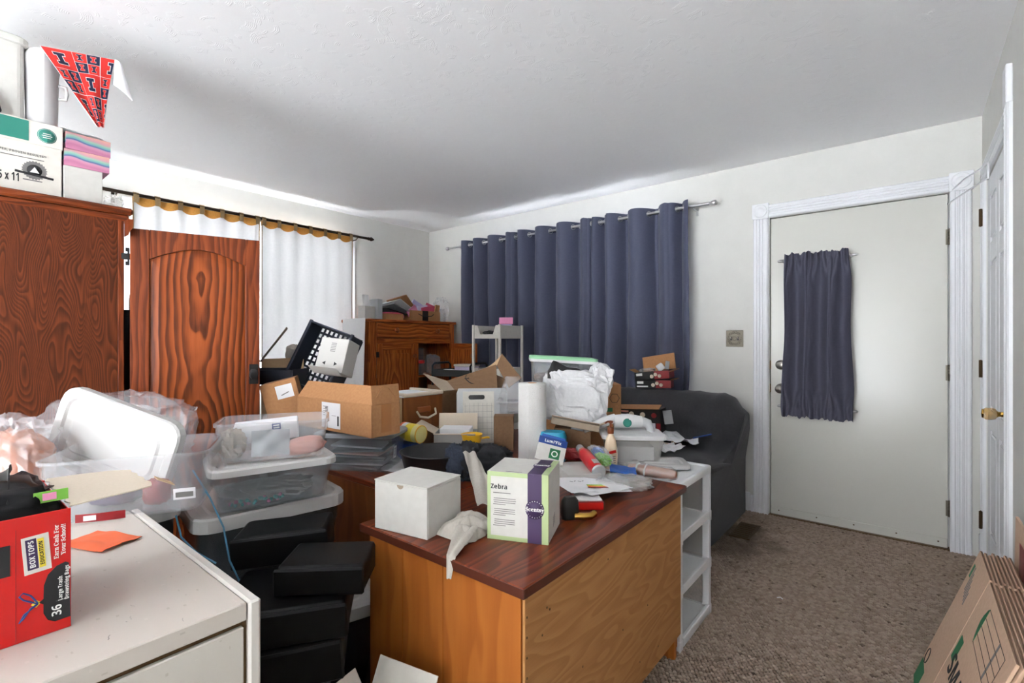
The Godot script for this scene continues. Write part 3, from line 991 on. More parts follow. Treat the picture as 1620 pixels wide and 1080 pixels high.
# ---------------------------------------------------------------- curtains and rods
func window_dressing() -> void:
	# blue grommet curtains on the back wall
	var rz := 0.1
	var ry := 2.19
	var rod := thing("curtain_rod", "brushed nickel curtain rod above the blue curtains", "curtain rod", Vector3(0, ry, rz))
	part(rod, "rod", B.new().tube([Vector3(0.44, 0, 0), Vector3(2.0, 0, 0)], 0.0105, 12).done(), M["brushed nickel"])
	part(rod, "rod", B.new().tube([Vector3(2.0, 0, 0), Vector3(3.14, 0, 0)], 0.0125, 12).done(), M["brushed nickel"])
	for e in [[0.43, -1.0], [3.15, 1.0]]:
		part(rod, "end_cap", B.new().lathe([Vector2(0, 0), Vector2(0.013, 0.0), Vector2(0.017, 0.006), Vector2(0.019, 0.03), Vector2(0.015, 0.036), Vector2(0, 0.037)], 14).done(), M["brushed nickel"], Vector3(e[0], 0, 0), Vector3(0, 0, -90 * e[1]))
	for x in [0.6, 2.05, 3.02]:
		var b := B.new()
		b.span(Vector3(x - 0.009, -0.05, -rz), Vector3(x + 0.009, 0.02, -rz + 0.006), 0.001)
		b.tube([Vector3(x, -0.02, -rz), Vector3(x, -0.018, -0.02), Vector3(x, -0.012, 0)], 0.006, 8)
		part(rod, "bracket", b.done(), M["brushed nickel"])
	var k1 := [0.672, 0.858, 1.07, 1.31, 1.425, 1.66, 1.895, 2.145, 2.215]
	var k2 := [2.12, 2.2, 2.345, 2.585, 2.85, 3.0]
	blue_panel(k1, "blue grommet curtain panel on the left, behind the white cart", 21)
	blue_panel(k2, "blue grommet curtain panel on the right, above the dark sofa", 22)
	# small gathered curtain on the door
	var dc := thing("door_curtain", "short grey-blue gathered curtain covering the entry door window", "curtain", Vector3(3.79, 0.7, 0))
	var nz := FastNoiseLite.new()
	nz.seed = 8
	nz.frequency = 1.0
	var f := func(u: float, v: float):
		var y := v * 1.07
		var tp := absf(v - 0.965)
		var bt := absf(v - 0.06)
		var pinch := minf(smoothstep(0.0, 0.16, tp), smoothstep(0.0, 0.12, bt))
		var ruff := 1.0 if v > 0.965 or v < 0.06 else 0.0
		var half := lerpf(0.196, 0.172, v) + 0.006 * sin(v * 9.0)
		var x := (u - 0.5) * 2.0 * half
		var ph := u * TAU * 3.05 + 0.6 + 0.5 * sin(v * 2.2 + u * 3.0)
		var big := 0.032 * sin(ph) + 0.008 * sin(ph * 2.0 + 1.0)
		var small := 0.009 * sin(u * TAU * 10.0 + 1.7 * nz.get_noise_2d(u * 4.0, v * 2.0))
		var z := 0.072 + big * pinch + small * (1.0 - pinch) + ruff * 0.006 * sin(u * TAU * 12.0) + 0.004 * nz.get_noise_2d(u * 9.0, v * 5.0)
		x += 0.012 * cos(ph) * pinch
		y += (1.0 if v > 0.97 or v < 0.05 else 0.0) * 0.022 * nz.get_noise_2d(u * 9.0, 3.0)
		return Vector3(x, y, z)
	part(dc, "gathered_cloth", B.new().sheet(120, 60, f, 0.0016).done(), M["door curtain cloth"])
	for y in [1.033, 0.062]:
		var rb := B.new()
		rb.tube([Vector3(-0.185, y, 0.05), Vector3(0.185, y, 0.05)], 0.004, 8)
		part(dc, "sash_rod", rb.done(), M["brushed nickel"])
		for e in [-1.0, 1.0]:
			part(dc, "finial", B.new().lathe([Vector2(0.004, 0), Vector2(0.008, 0.006), Vector2(0.0095, 0.02), Vector2(0.007, 0.034), Vector2(0, 0.038)], 10).done(), M["brushed nickel"], Vector3(e * 0.185, y, 0.05), Vector3(0, 0, -90 * e))
			part(dc, "rod_bracket", bx(Vector3(0.012, 0.024, 0.056), 0.002), M["clear plastic"], Vector3(e * 0.188, y, 0.023))
	tab_curtains()

func blue_panel(knots: Array, label: String, sd: int) -> void:
	var rz := 0.1
	var n := knots.size() - 1
	var o := thing("blue_curtain", label, "curtain", Vector3(0, 0.8, 0), Vector3.ZERO, "blue grommet curtains")
	var nz := FastNoiseLite.new()
	nz.seed = sd
	nz.frequency = 1.0
	var wave := func(u: float, v: float):
		var q := clampf(u, 0.0, 1.0) * n
		var i := mini(int(q), n - 1)
		var x := lerpf(knots[i], knots[i + 1], q - i)
		# each period: bulges out, then returns behind the rod
		var low := 1.0 - v
		var ph := TAU * (q - i) + 0.9 * low * nz.get_noise_2d(i * 7.3, v * 1.2)
		var per: float = knots[i + 1] - knots[i]
		var amp := clampf(per * 0.3, 0.03, 0.07) * (1.0 - 0.15 * low)
		var z := rz + amp * cos(ph) + 0.008 * low * nz.get_noise_2d(x * 6.0, v * 2.0) + 0.003 * nz.get_noise_2d(x * 14.0, v * 9.0)
		x += 0.3 * amp * sin(ph) + 0.03 * low * nz.get_noise_2d(x * 2.0 + 5.0, v)
		return Vector3(x, v * 1.435, maxf(z, 0.04))
	part(o, "pleated_panel", B.new().sheet(n * 26, 44, wave, 0.003).done(), M["navy curtain"])
	for i in n:
		for h in [0.27, 0.75]:
			var u: float = (i + h) / n
			var a: Vector3 = wave.call(u - 0.006, 0.975)
			var c: Vector3 = wave.call(u + 0.006, 0.975)
			var t := c - a
			t.y = 0
			var nrm := Vector3(-t.z, 0, t.x).normalized()
			var mid := (a + c) / 2.0
			mid.y = 1.39
			part(o, "grommet", B.new().ring_torus(mid, nrm, 0.021, 0.0042, 16, 6).done(), M["brushed nickel"])

func tab_curtains() -> void:
	var rx := 0.1
	var ry := 2.212
	var rod := thing("curtain_rod", "dark bronze curtain rod carrying the white tab curtains", "curtain rod", Vector3(rx, ry, 0))
	part(rod, "rod", B.new().tube([Vector3(0, 0, 0.88), Vector3(0, 0, 3.0)], 0.0125, 12).done(), M["dark bronze"])
	for e in [[0.88, -1.0], [3.0, 1.0]]:
		part(rod, "finial", B.new().lathe([Vector2(0.012, 0), Vector2(0.016, 0.004), Vector2(0.016, 0.01), Vector2(0.01, 0.016), Vector2(0.018, 0.024), Vector2(0.021, 0.036), Vector2(0.016, 0.05), Vector2(0.008, 0.056), Vector2(0.008, 0.066), Vector2(0, 0.07)], 14).done(), M["dark bronze"], Vector3(0, 0, e[0]), Vector3(90 * e[1], 0, 0))
	for z in [1.0, 1.912, 2.86]:
		var b := B.new()
		b.span(Vector3(-rx, -0.06, z - 0.01), Vector3(-rx + 0.006, 0.02, z + 0.01), 0.001)
		b.tube([Vector3(-rx, -0.03, z), Vector3(-0.03, -0.03, z), Vector3(0, -0.012, z)], 0.006, 8)
		part(rod, "bracket", b.done(), M["dark bronze"])
	for k in 2:
		var z0: float = [1.925, 1.06][k]
		var z1: float = [2.77, 1.905][k]
		var o := thing("tab_curtain", ["white tab-top curtain on the left, behind the oak cabinet door", "white tab-top curtain on the right, behind the tipped black crate"][k], "curtain", Vector3(rx, 0.3, 0), Vector3.ZERO, "white tab-top curtains")
		var nz := FastNoiseLite.new()
		nz.seed = 30 + k
		nz.frequency = 1.0
		var tabs := 7
		var f := func(u: float, v: float):
			var z := lerpf(z0, z1, u)
			var sag := 0.030 * absf(sin(PI * u * (tabs - 1))) * smoothstep(0.93, 1.0, v)
			var x := 0.005 * sin(PI * u * (tabs - 1) * 2.0 + 0.5) * lerpf(0.5, 1.0, v) + 0.01 * nz.get_noise_2d(u * 3.0, v)
			return Vector3(x, v * 1.868 - sag, z)
		part(o, "sheer_panel", B.new().sheet(70, 24, f, 0.0012).done(), M["white curtain"])
		# lined heading that sags between the tabs
		var hd := func(u: float, v: float):
			var z := lerpf(z0, z1, u)
			var sag := 0.032 * absf(sin(PI * u * (tabs - 1)))
			return Vector3(-0.012, 1.888 - sag * v - 0.012 * (1.0 - v) - 0.004, z)
		part(o, "gold_heading", B.new().sheet(70, 3, func(u: float, v: float):
			var p: Vector3 = f.call(u, 1.0)
			return Vector3(p.x - 0.004, lerpf(p.y - 0.006, 1.9, v), p.z), 0.0012).done(), M["gold cloth"])
		for t in tabs:
			var z := lerpf(z0, z1, float(t) / (tabs - 1))
			z = clampf(z, z0 + 0.016, z1 - 0.016)
			var tb := B.new()
			tb.sheet(12, 2, func(u: float, v: float):
				var a := -PI * 0.5 + (u - 0.5) * 1.75 * PI + PI
				return Vector3(0.0155 * cos(a + PI / 2), 1.912 + 0.0155 * sin(a + PI / 2), z + (v - 0.5) * 0.032), 0.0012)
			tb.span(Vector3(0.0135, 1.856, z - 0.016), Vector3(0.0155, 1.912, z + 0.016), 0.0005)
			tb.span(Vector3(-0.0155, 1.856, z - 0.016), Vector3(-0.0135, 1.912, z + 0.016), 0.0005)
			part(o, "tab", tb.done(), M["tan cloth"])
		for z in [z0, z1]:
			part(o, "edge_tape", B.new().sheet(2, 20, func(u: float, v: float): return (f.call(0.0 if z == z0 else 1.0, v) as Vector3) + Vector3(0.002, 0, (u - 0.5) * 0.008), 0.002).done(), M["tan cloth"])

# ---------------------------------------------------------------- large furniture
func large_furniture() -> void:
	desks()
	plastic_cart()
	sofa()
	oak_cabinet()
	white_cabinet()
	oak_dresser()

func desks() -> void:
	# near desk, unfinished back turned to the aisle
	var o := thing("wooden_desk", "wooden desk with dark red top and bare plywood back in the foreground", "desk", Vector3(3.295, 0, 2.382))
	var b := B.new()
	b.extrude(PackedVector2Array([Vector2(-0.31, 0.629), Vector2(-0.31, 0.646), Vector2(-0.306, 0.65), Vector2(0.306, 0.65), Vector2(0.31, 0.646), Vector2(0.31, 0.629), Vector2(0.306, 0.625), Vector2(-0.306, 0.625)]), -0.502, 0.503)
	part(o, "desk_top", desk_top_mesh(), M["desk top wood"], Vector3(0, 0.6375, 0))
	part(o, "edge_band", bx(Vector3(0.624, 0.0225, 0.0016), 0.0006), M["desk edge wood"], Vector3(0, 0.637, 0.5036))
	part(o, "edge_band", bx(Vector3(0.0016, 0.0225, 1.006), 0.0006), M["desk edge wood"], Vector3(0.3116, 0.637, 0))
	var x := -0.29
	for w in [0.155, 0.165, 0.258]:
		part(o, "side_board", bx(Vector3(w - 0.0012, 0.585, 0.018), 0.0012), M["desk side wood"], Vector3(x + w / 2, 0.332, 0.474))
		x += w
	part(o, "end_panel", bx(Vector3(0.57, 0.585, 0.018), 0.001), M["desk side wood"], Vector3(0, 0.332, -0.47))
	part(o, "plywood_back", bx(Vector3(0.008, 0.53, 0.962), 0.001, 2), M["plywood"], Vector3(0.294, 0.357, 0.0))
	part(o, "edge_strip", bx(Vector3(0.004, 0.004, 0.95), 0.0008), M["white ink"], Vector3(0.299, 0.6225, 0.0))
	part(o, "bottom_shelf", bx(Vector3(0.56, 0.015, 0.92), 0.001), M["desk side wood"], Vector3(0, 0.1, 0))
	part(o, "inner_partition", bx(Vector3(0.016, 0.51, 0.92), 0.001), M["desk side wood"], Vector3(-0.27, 0.36, 0))
	for sx in [-0.265, 0.265]:
		for sz in [-0.455, 0.455]:
			part(o, "leg", bx(Vector3(0.045, 0.6, 0.022), 0.002), M["desk side wood"], Vector3(sx, 0.3, sz))
	var nb := B.new()
	for k in 22:
		var q := Vector3(0.298, rng.randf_range(0.12, 0.6), rng.randf_range(-0.46, 0.46))
		if k < 12:
			q = Vector3(0.298, 0.11 + 0.046 * k, 0.474)
		nb.box(q, Vector3(0.002, 0.005, 0.004), 0.0004)
	part(o, "nail", nb.done(), M["old brass"])
	# second desk behind it
	o = thing("laminate_desk", "brown laminate desk carrying the middle heap of boxes", "desk", Vector3(2.365, 0, 1.985))
	part(o, "desk_top", bx(Vector3(1.23, 0.024, 1.25), 0.003, 0), M["desk top wood"], Vector3(0, 0.638, 0))
	part(o, "front_panel", bx(Vector3(1.22, 0.6, 0.02), 0.002, 1), M["brown laminate"], Vector3(0, 0.326, 0.61))
	part(o, "back_panel", bx(Vector3(1.22, 0.6, 0.02), 0.002, 1), M["brown laminate"], Vector3(0, 0.326, -0.6))
	for sx in [-0.6, 0.6]:
		part(o, "side_panel", bx(Vector3(0.02, 0.625, 1.18), 0.002, 1), M["brown laminate"], Vector3(sx, 0.3135, 0))

func desk_top_mesh() -> ArrayMesh:
	return B.new().box(Vector3.ZERO, Vector3(0.622, 0.025, 1.006), 0.003, 2).done()

func plastic_cart() -> void:
	var o := thing("drawer_cart", "white plastic three tier drawer frame against the desk", "drawer cart", Vector3(3.392, 0, 1.692))
	var w := 0.385
	var d := 0.375
	part(o, "top_panel", B.new().loft([rr(w, d, 0.622, 0.012), rr(w, d, 0.646, 0.012), rr(w - 0.006, d - 0.006, 0.65, 0.012), rr(w - 0.03, d - 0.03, 0.65, 0.01), rr(w - 0.036, d - 0.036, 0.643, 0.01)]).done(), M["cart plastic"])
	for k in 3:
		var y0 := 0.02 + k * 0.205
		var t := B.new()
		t.span(Vector3(-w / 2 + 0.006, y0, -d / 2 + 0.006), Vector3(w / 2 - 0.006, y0 + 0.012, d / 2 - 0.006), 0.002)
		t.span(Vector3(w / 2 - 0.016, y0 - 0.01, -d / 2 + 0.03), Vector3(w / 2, y0 + 0.026, d / 2 - 0.03), 0.003)
		part(o, "tier_shelf", t.done(), M["cart plastic"])
		for sx in [-1.0, 1.0]:
			for sz in [-1.0, 1.0]:
				part(o, "post", B.new().loft([rr(0.034, 0.03, y0 - 0.02, 0.004), rr(0.034, 0.03, y0 + 0.02, 0.004), rr(0.03, 0.026, y0 + 0.024, 0.004), rr(0.03, 0.026, y0 + 0.19, 0.004)], true, true, false).done(), M["cart plastic"], Vector3(sx * (w / 2 - 0.017), 0, sz * (d / 2 - 0.015)))
		for sz in [-1.0, 1.0]:
			part(o, "side_panel", B.new().span(Vector3(-w / 2 + 0.03, y0 + 0.012, sz * (d / 2 - 0.02) - 0.0015), Vector3(w / 2 - 0.03, y0 + 0.19, sz * (d / 2 - 0.02) + 0.0015), 0.0005).done(), M["milky film"])
		part(o, "rear_panel", B.new().span(Vector3(-w / 2 + 0.008, y0 + 0.012, -d / 2 + 0.03), Vector3(-w / 2 + 0.012, y0 + 0.19, d / 2 - 0.03), 0.0005).done(), M["cart plastic"])

func sofa() -> void:
	var nz := FastNoiseLite.new()
	nz.seed = 4
	nz.frequency = 1.0
	var prof := [[1.0, 0.03], [1.02, 0.14], [1.02, 0.28], [1.0, 0.42], [0.96, 0.48], [0.88, 0.505], [0.76, 0.51], [0.64, 0.505], [0.54, 0.515], [0.47, 0.56], [0.44, 0.64], [0.415, 0.72], [0.38, 0.79], [0.32, 0.835], [0.26, 0.845], [0.19, 0.83], [0.14, 0.77], [0.115, 0.62], [0.115, 0.4], [0.115, 0.2], [0.115, 0.03], [0.4, 0.025], [0.7, 0.025]]
	var rings := []
	var n := 40
	for i in n + 1:
		var s := float(i) / n
		var x := lerpf(1.76, 3.415, s)
		var edge := minf(x - 1.76, 3.415 - x)
		var q := 1.0 - smoothstep(0.0, 0.12, edge)
		var ring := PackedVector3Array()
		for k in prof.size():
			var z: float = prof[k][0]
			var y: float = prof[k][1]
			var hi := smoothstep(0.5, 0.62, y) * (1.0 if z < 0.5 else 0.0)
			# the back rolls over at its end, the skirt falls almost straight
			var yy := lerpf(y, lerpf(y, 0.68, 0.75 if y > 0.68 else 0.0), q * hi)
			if y > 0.45 and z > 0.5:
				yy -= 0.04 * q
			var xx := x
			if x > 3.3:
				xx += hi * 0.02 - (1.0 - hi) * 0.03 * q
			var zz := lerpf(z, lerpf(z, 0.3 if hi > 0.5 else z, 0.5), q)
			var f := 0.016 * nz.get_noise_3d(xx * 5.0, yy * 3.0, zz * 5.0) + 0.008 * nz.get_noise_3d(xx * 13.0, yy * 5.0, zz * 13.0)
			var wr := 0.014 * maxf(0.0, sin(xx * 30.0 + yy * 26.0)) * smoothstep(3.0, 3.3, x) * smoothstep(0.8, 0.62, yy) * smoothstep(0.4, 0.5, yy)
			ring.append(Vector3(xx + f * 0.5, maxf(yy + f * (1.0 if yy > 0.05 else 0.0) + wr, 0.012), maxf(zz + f, 0.105)))
		rings.append(ring)
	var o := thing("sofa", "sofa under a stretched charcoal slipcover below the blue curtains", "sofa")
	part(o, "slipcover", B.new().loft(rings).done(), M["sofa cover"])
	for x in [1.9, 3.26]:
		for z in [0.22, 0.88]:
			part(o, "foot", B.new().lathe([Vector2(0.0, 0), Vector2(0.018, 0.0), Vector2(0.026, 0.03), Vector2(0, 0.03)], 10).done(), M["black plastic"], Vector3(x, 0.0, z))

# tall oak cabinet at the left edge, one door swung open
func oak_cabinet() -> void:
	var o := thing("oak_cabinet", "tall oak cabinet at the left edge with its arched door open", "cabinet", Vector3(1.9, 0, 3.235))
	# local: x to the left is negative, cabinet runs to x = -1.0 and z = 0.53
	var b := B.new()
	b.span(Vector3(-1.0, 0.06, 0.49), Vector3(-0.02, 1.665, 0.51), 0.001)
	b.span(Vector3(-1.0, 0.06, 0.0), Vector3(-0.98, 1.665, 0.49), 0.001)
	b.span(Vector3(-0.98, 0.06, 0.02), Vector3(-0.02, 0.09, 0.49), 0.001)
	b.span(Vector3(-0.98, 0.9, 0.02), Vector3(-0.02, 0.92, 0.49), 0.001)
	part(o, "carcass", b.done(), M["oak rail"])
	part(o, "side_panel", bx(Vector3(0.02, 1.665, 0.51), 0.002, 1), M["oak veneer"], Vector3(-0.01, 0.8325, 0.255))
	part(o, "face_frame", B.new().span(Vector3(-0.06, 0.06, -0.02), Vector3(0.0, 1.665, 0.0), 0.002, 1).done(), M["oak rail"])
	part(o, "face_frame", B.new().span(Vector3(-1.0, 0.06, -0.02), Vector3(-0.94, 1.665, 0.0), 0.002, 1).done(), M["oak rail"])
	part(o, "face_frame", B.new().span(Vector3(-0.94, 1.6, -0.02), Vector3(-0.06, 1.665, 0.0), 0.002, 0).done(), M["oak rail"])
	part(o, "top_board", B.new().span(Vector3(-1.03, 1.685, -0.045), Vector3(0.018, 1.712, 0.53), 0.006, 2).done(), M["oak rail"])
	part(o, "crown_molding", B.new().span(Vector3(-1.015, 1.662, -0.035), Vector3(0.004, 1.685, 0.52), 0.004, 2).done(), M["oak rail"])
	part(o, "corbel", B.new().extrude(PackedVector2Array([Vector2(-0.02, 1.662), Vector2(-0.036, 1.662), Vector2(-0.034, 1.63), Vector2(-0.026, 1.618), Vector2(-0.02, 1.6)]), -0.06, 0.0).done(), M["oak rail"], Vector3(0, 0, 0), Vector3(0, -90, 0))
	part(o, "plinth", B.new().span(Vector3(-0.99, 0, 0.02), Vector3(-0.01, 0.06, 0.5), 0.002, 0).done(), M["oak rail"])
	# open door; local x from hinge to free edge
	var w := 0.452
	var h := 1.34
	var y0 := 0.297
	var d := Node3D.new()
	d.name = "door"
	o.add_child(d)
	d.position = Vector3(0.012, y0, -0.035)
	d.rotation_degrees = Vector3(0, 72.2, 0)
	part(d, "stile", B.new().span(Vector3(0, 0, -0.02), Vector3(0.062, h, 0), 0.003, 1).done(), M["oak rail"])
	part(d, "stile", B.new().span(Vector3(w - 0.055, 0, -0.02), Vector3(w, h, 0), 0.003, 1).done(), M["oak rail"])
	var arch := PackedVector2Array([Vector2(0.062, h), Vector2(w - 0.055, h)])
	for k in 13:
		var s := float(k) / 12.0
		arch.append(Vector2(lerpf(w - 0.055, 0.062, s), h - 0.115 + 0.052 * sin(PI * s)))
	var ra := B.new()
	ra.extrude(arch, -0.02, 0.0)
	part(d, "arched_rail", swap_uv(ra), M["oak rail"])
	part(d, "rail", B.new().span(Vector3(0.062, 0, -0.02), Vector3(w - 0.055, 0.08, 0), 0.002, 0).done(), M["oak rail"])
	# raised panel with sloping border
	var inner := PackedVector2Array()
	var border := PackedVector2Array()
	for e in 2:
		var m: float = [0.0, 0.03][e]
		var q := PackedVector2Array([Vector2(0.062 + m, 0.08 + m), Vector2(w - 0.055 - m, 0.08 + m)])
		for k in 13:
			var s := float(k) / 12.0
			q.append(Vector2(lerpf(w - 0.055 - m, 0.062 + m, s), h - 0.115 - m + 0.052 * sin(PI * s)))
		if e == 0:
			border = q
		else:
			inner = q
	var pb := B.new()
	pb.extrude(border, -0.016, -0.0105)
	pb.extrude(inner, -0.0105, -0.004)
	for i in border.size():
		var j := (i + 1) % border.size()
		pb.quad(Vector3(border[j].x, border[j].y, -0.0105), Vector3(border[i].x, border[i].y, -0.0105), Vector3(inner[i].x, inner[i].y, -0.004), Vector3(inner[j].x, inner[j].y, -0.004), border[j], border[i], inner[i], inner[j])
	part(d, "raised_panel", pb.done(), M["oak panel"])
	var hd := part(d, "handle", B.new().span(Vector3(-0.018, -0.043, 0), Vector3(0.018, 0.043, 0.004), 0.003).done(), M["black iron"], Vector3(w - 0.024, 1.053 - y0, 0))
	part(hd, "handle_grip", B.new().loft([rr(0.02, 0.012, 0, 0.004), rr(0.034, 0.016, 0.012, 0.005), rr(0.034, 0.018, 0.03, 0.005), rr(0.022, 0.012, 0.042, 0.004)]).done(), M["black iron"], Vector3(0, -0.02, 0.012))
	for y in [1.526, 0.5]:
		var hb := B.new()
		hb.span(Vector3(-0.035, -0.012, -0.012), Vector3(0.0, 0.012, -0.004), 0.001)
		hb.span(Vector3(-0.014, -0.034, -0.014), Vector3(-0.002, -0.02, -0.002), 0.001)
		hb.span(Vector3(-0.014, 0.02, -0.014), Vector3(-0.002, 0.034, -0.002), 0.001)
		hb.span(Vector3(-0.008, -0.034, -0.014), Vector3(-0.002, 0.034, -0.002), 0.001)
		part(d, "hinge", hb.done(), M["black iron"], Vector3(0, y - y0, 0))

func swap_uv(b: B) -> ArrayMesh:
	return b.done()

func white_cabinet() -> void:
	var o := thing("white_cabinet", "scuffed white cabinet in the near left corner under the red box", "cabinet", Vector3(3.391, 0, 3.352))
	# local: -x is away from the aisle, z runs towards the camera side
	part(o, "top_panel", B.new().span(Vector3(-0.724, 0.718, 0.022), Vector3(-0.004, 0.749, 0.9), 0.002).done(), M["enamel top"])
	part(o, "side_panel", B.new().span(Vector3(-0.724, 0.0, 0.0), Vector3(0.0, 0.75, 0.02), 0.004).done(), M["white paint metal"])
	part(o, "side_panel", B.new().span(Vector3(-0.724, 0.0, 0.902), Vector3(0.0, 0.75, 0.922), 0.004).done(), M["white paint metal"])
	part(o, "door_panel", B.new().span(Vector3(-0.026, 0.05, 0.026), Vector3(-0.006, 0.708, 0.9), 0.002).done(), M["enamel front"])
	part(o, "rear_panel", B.new().span(Vector3(-0.724, 0.02, 0.02), Vector3(-0.712, 0.716, 0.9), 0.001).done(), M["white paint metal"])
	part(o, "seam_strip", B.new().span(Vector3(-0.03, 0.708, 0.024), Vector3(-0.014, 0.718, 0.9), 0.0005).done(), M["old brass"])
	part(o, "inner_edge", B.new().span(Vector3(-0.03, 0.05, 0.019), Vector3(-0.012, 0.718, 0.027), 0.0005).done(), M["old brass"])
	part(o, "kick_plate", B.new().span(Vector3(-0.7, 0.0, 0.02), Vector3(-0.05, 0.05, 0.9), 0.001).done(), M["white paint metal"])

# oak dresser in the far corner; front faces the room
func oak_dresser() -> void:
	var o := thing("oak_dresser", "oak dresser in the far corner with one cupboard door open", "dresser", Vector3(0.5, 0, 1.15))
	# local frame: x along the front to the right, y up, z out of the front
	o.transform.basis = Basis(Vector3(0, 0, -1), Vector3(0, 1, 0), Vector3(1, 0, 0))
	var w := 1.06
	var d := 0.42
	var wd: Material = M["oak dresser"]
	part(o, "top_board", B.new().span(Vector3(-0.02, 1.372, -d), Vector3(w + 0.015, 1.4, 0.02), 0.005, 0).done(), wd)
	for x in [0.0, w - 0.02]:
		part(o, "side_panel", B.new().span(Vector3(x, 0, -d), Vector3(x + 0.02, 1.372, -0.02), 0.001, 1).done(), wd)
	part(o, "rear_panel", B.new().span(Vector3(0.02, 0.02, -d), Vector3(w - 0.02, 1.37, -d + 0.008), 0, 1).done(), M["kraft dark"])
	for x in [[0.0, 0.085], [w - 0.07, w], [0.525, 0.575]]:
		part(o, "stile", B.new().span(Vector3(x[0], 0.0, -0.02), Vector3(x[1], 1.372 if x[0] != 0.525 else 1.175, 0.0), 0.002, 1).done(), wd)
	for y in [[1.175, 1.225], [0.32, 0.37]]:
		part(o, "rail", B.new().span(Vector3(0.085, y[0], -0.02), Vector3(w - 0.07, y[1], 0.0), 0.002, 0).done(), wd)
	part(o, "shelf", B.new().span(Vector3(0.02, 0.84, -d + 0.01), Vector3(w - 0.02, 0.858, -0.03), 0.001, 0).done(), wd)
	part(o, "cabinet_floor", B.new().span(Vector3(0.02, 0.35, -d + 0.01), Vector3(w - 0.02, 0.368, -0.03), 0.001, 0).done(), wd)
	var dr := part(o, "drawer", B.new().span(Vector3(0.085, 1.23, -0.3), Vector3(w - 0.075, 1.366, 0.008), 0.005, 0).done(), M["oak dresser panel"])
	for x in [0.29, 0.8]:
		part(dr, "knob", B.new().lathe([Vector2(0.01, 0), Vector2(0.008, 0.012), Vector2(0.02, 0.02), Vector2(0.023, 0.03), Vector2(0.016, 0.038), Vector2(0, 0.04)], 16).done(), M["wood knob"], Vector3(x, 1.3, 0.008), Vector3(90, 0, 0))
	cupboard_door(o, Vector3(0.085, 0.375, 0.0), 0.0, false)
	cupboard_door(o, Vector3(w - 0.06, 0.375, 0.012), 80.0, true)

func cupboard_door(o: Node3D, at: Vector3, turn: float, flip: bool) -> void:
	var d := Node3D.new()
	d.name = "cupboard_door"
	o.add_child(d, true)
	d.position = at
	d.rotation_degrees = Vector3(0, turn, 0)
	var w := 0.44
	var h := 0.8
	var s := -1.0 if flip else 1.0
	var wd: Material = M["oak dresser"]
	for x in [[0.0, 0.055], [w - 0.055, w]]:
		part(d, "stile", B.new().span(Vector3(x[0] * s, 0, 0), Vector3(x[1] * s, h, 0.02), 0.003, 1).done(), wd)
	for y in [[0.0, 0.06], [h - 0.06, h]]:
		part(d, "rail", B.new().span(Vector3(0.055 * s, y[0], 0), Vector3((w - 0.055) * s, y[1], 0.0195), 0.003, 0).done(), wd)
	part(d, "raised_panel", B.new().span(Vector3(0.055 * s, 0.06, 0.003), Vector3((w - 0.055) * s, h - 0.06, 0.009), 0.0, 1).done(), M["oak dresser panel"])
	part(d, "raised_panel", B.new().span(Vector3(0.085 * s, 0.09, 0.006), Vector3((w - 0.085) * s, h - 0.09, 0.018), 0.009, 1).done(), M["oak dresser panel"])
	part(d, "knob", B.new().lathe([Vector2(0.01, 0), Vector2(0.008, 0.012), Vector2(0.018, 0.02), Vector2(0.02, 0.03), Vector2(0.014, 0.036), Vector2(0, 0.038)], 14).done(), M["wood knob"], Vector3((w - 0.03) * s, h - 0.12, 0.02 if not flip else 0.0), Vector3(90 if not flip else -90, 0, 0))
	for y in [0.1, h - 0.1]:
		part(d, "hinge", B.new().span(Vector3(-0.008 * s, y - 0.025, 0.004), Vector3(0.012 * s, y + 0.025, 0.024), 0.002).done(), M["black iron"])

# ---------------------------------------------------------------- left side of the room
func left_side() -> void:
	cabinet_top_items()
	hutch_items()
	tote_stack()
	black_stack()

func print_bar(o: Node3D, called: String, c: Vector3, s: Vector3, mat: Material, rot := Vector3.ZERO) -> MeshInstance3D:
	return part(o, called, bx(s, 0.0), mat, c, rot)

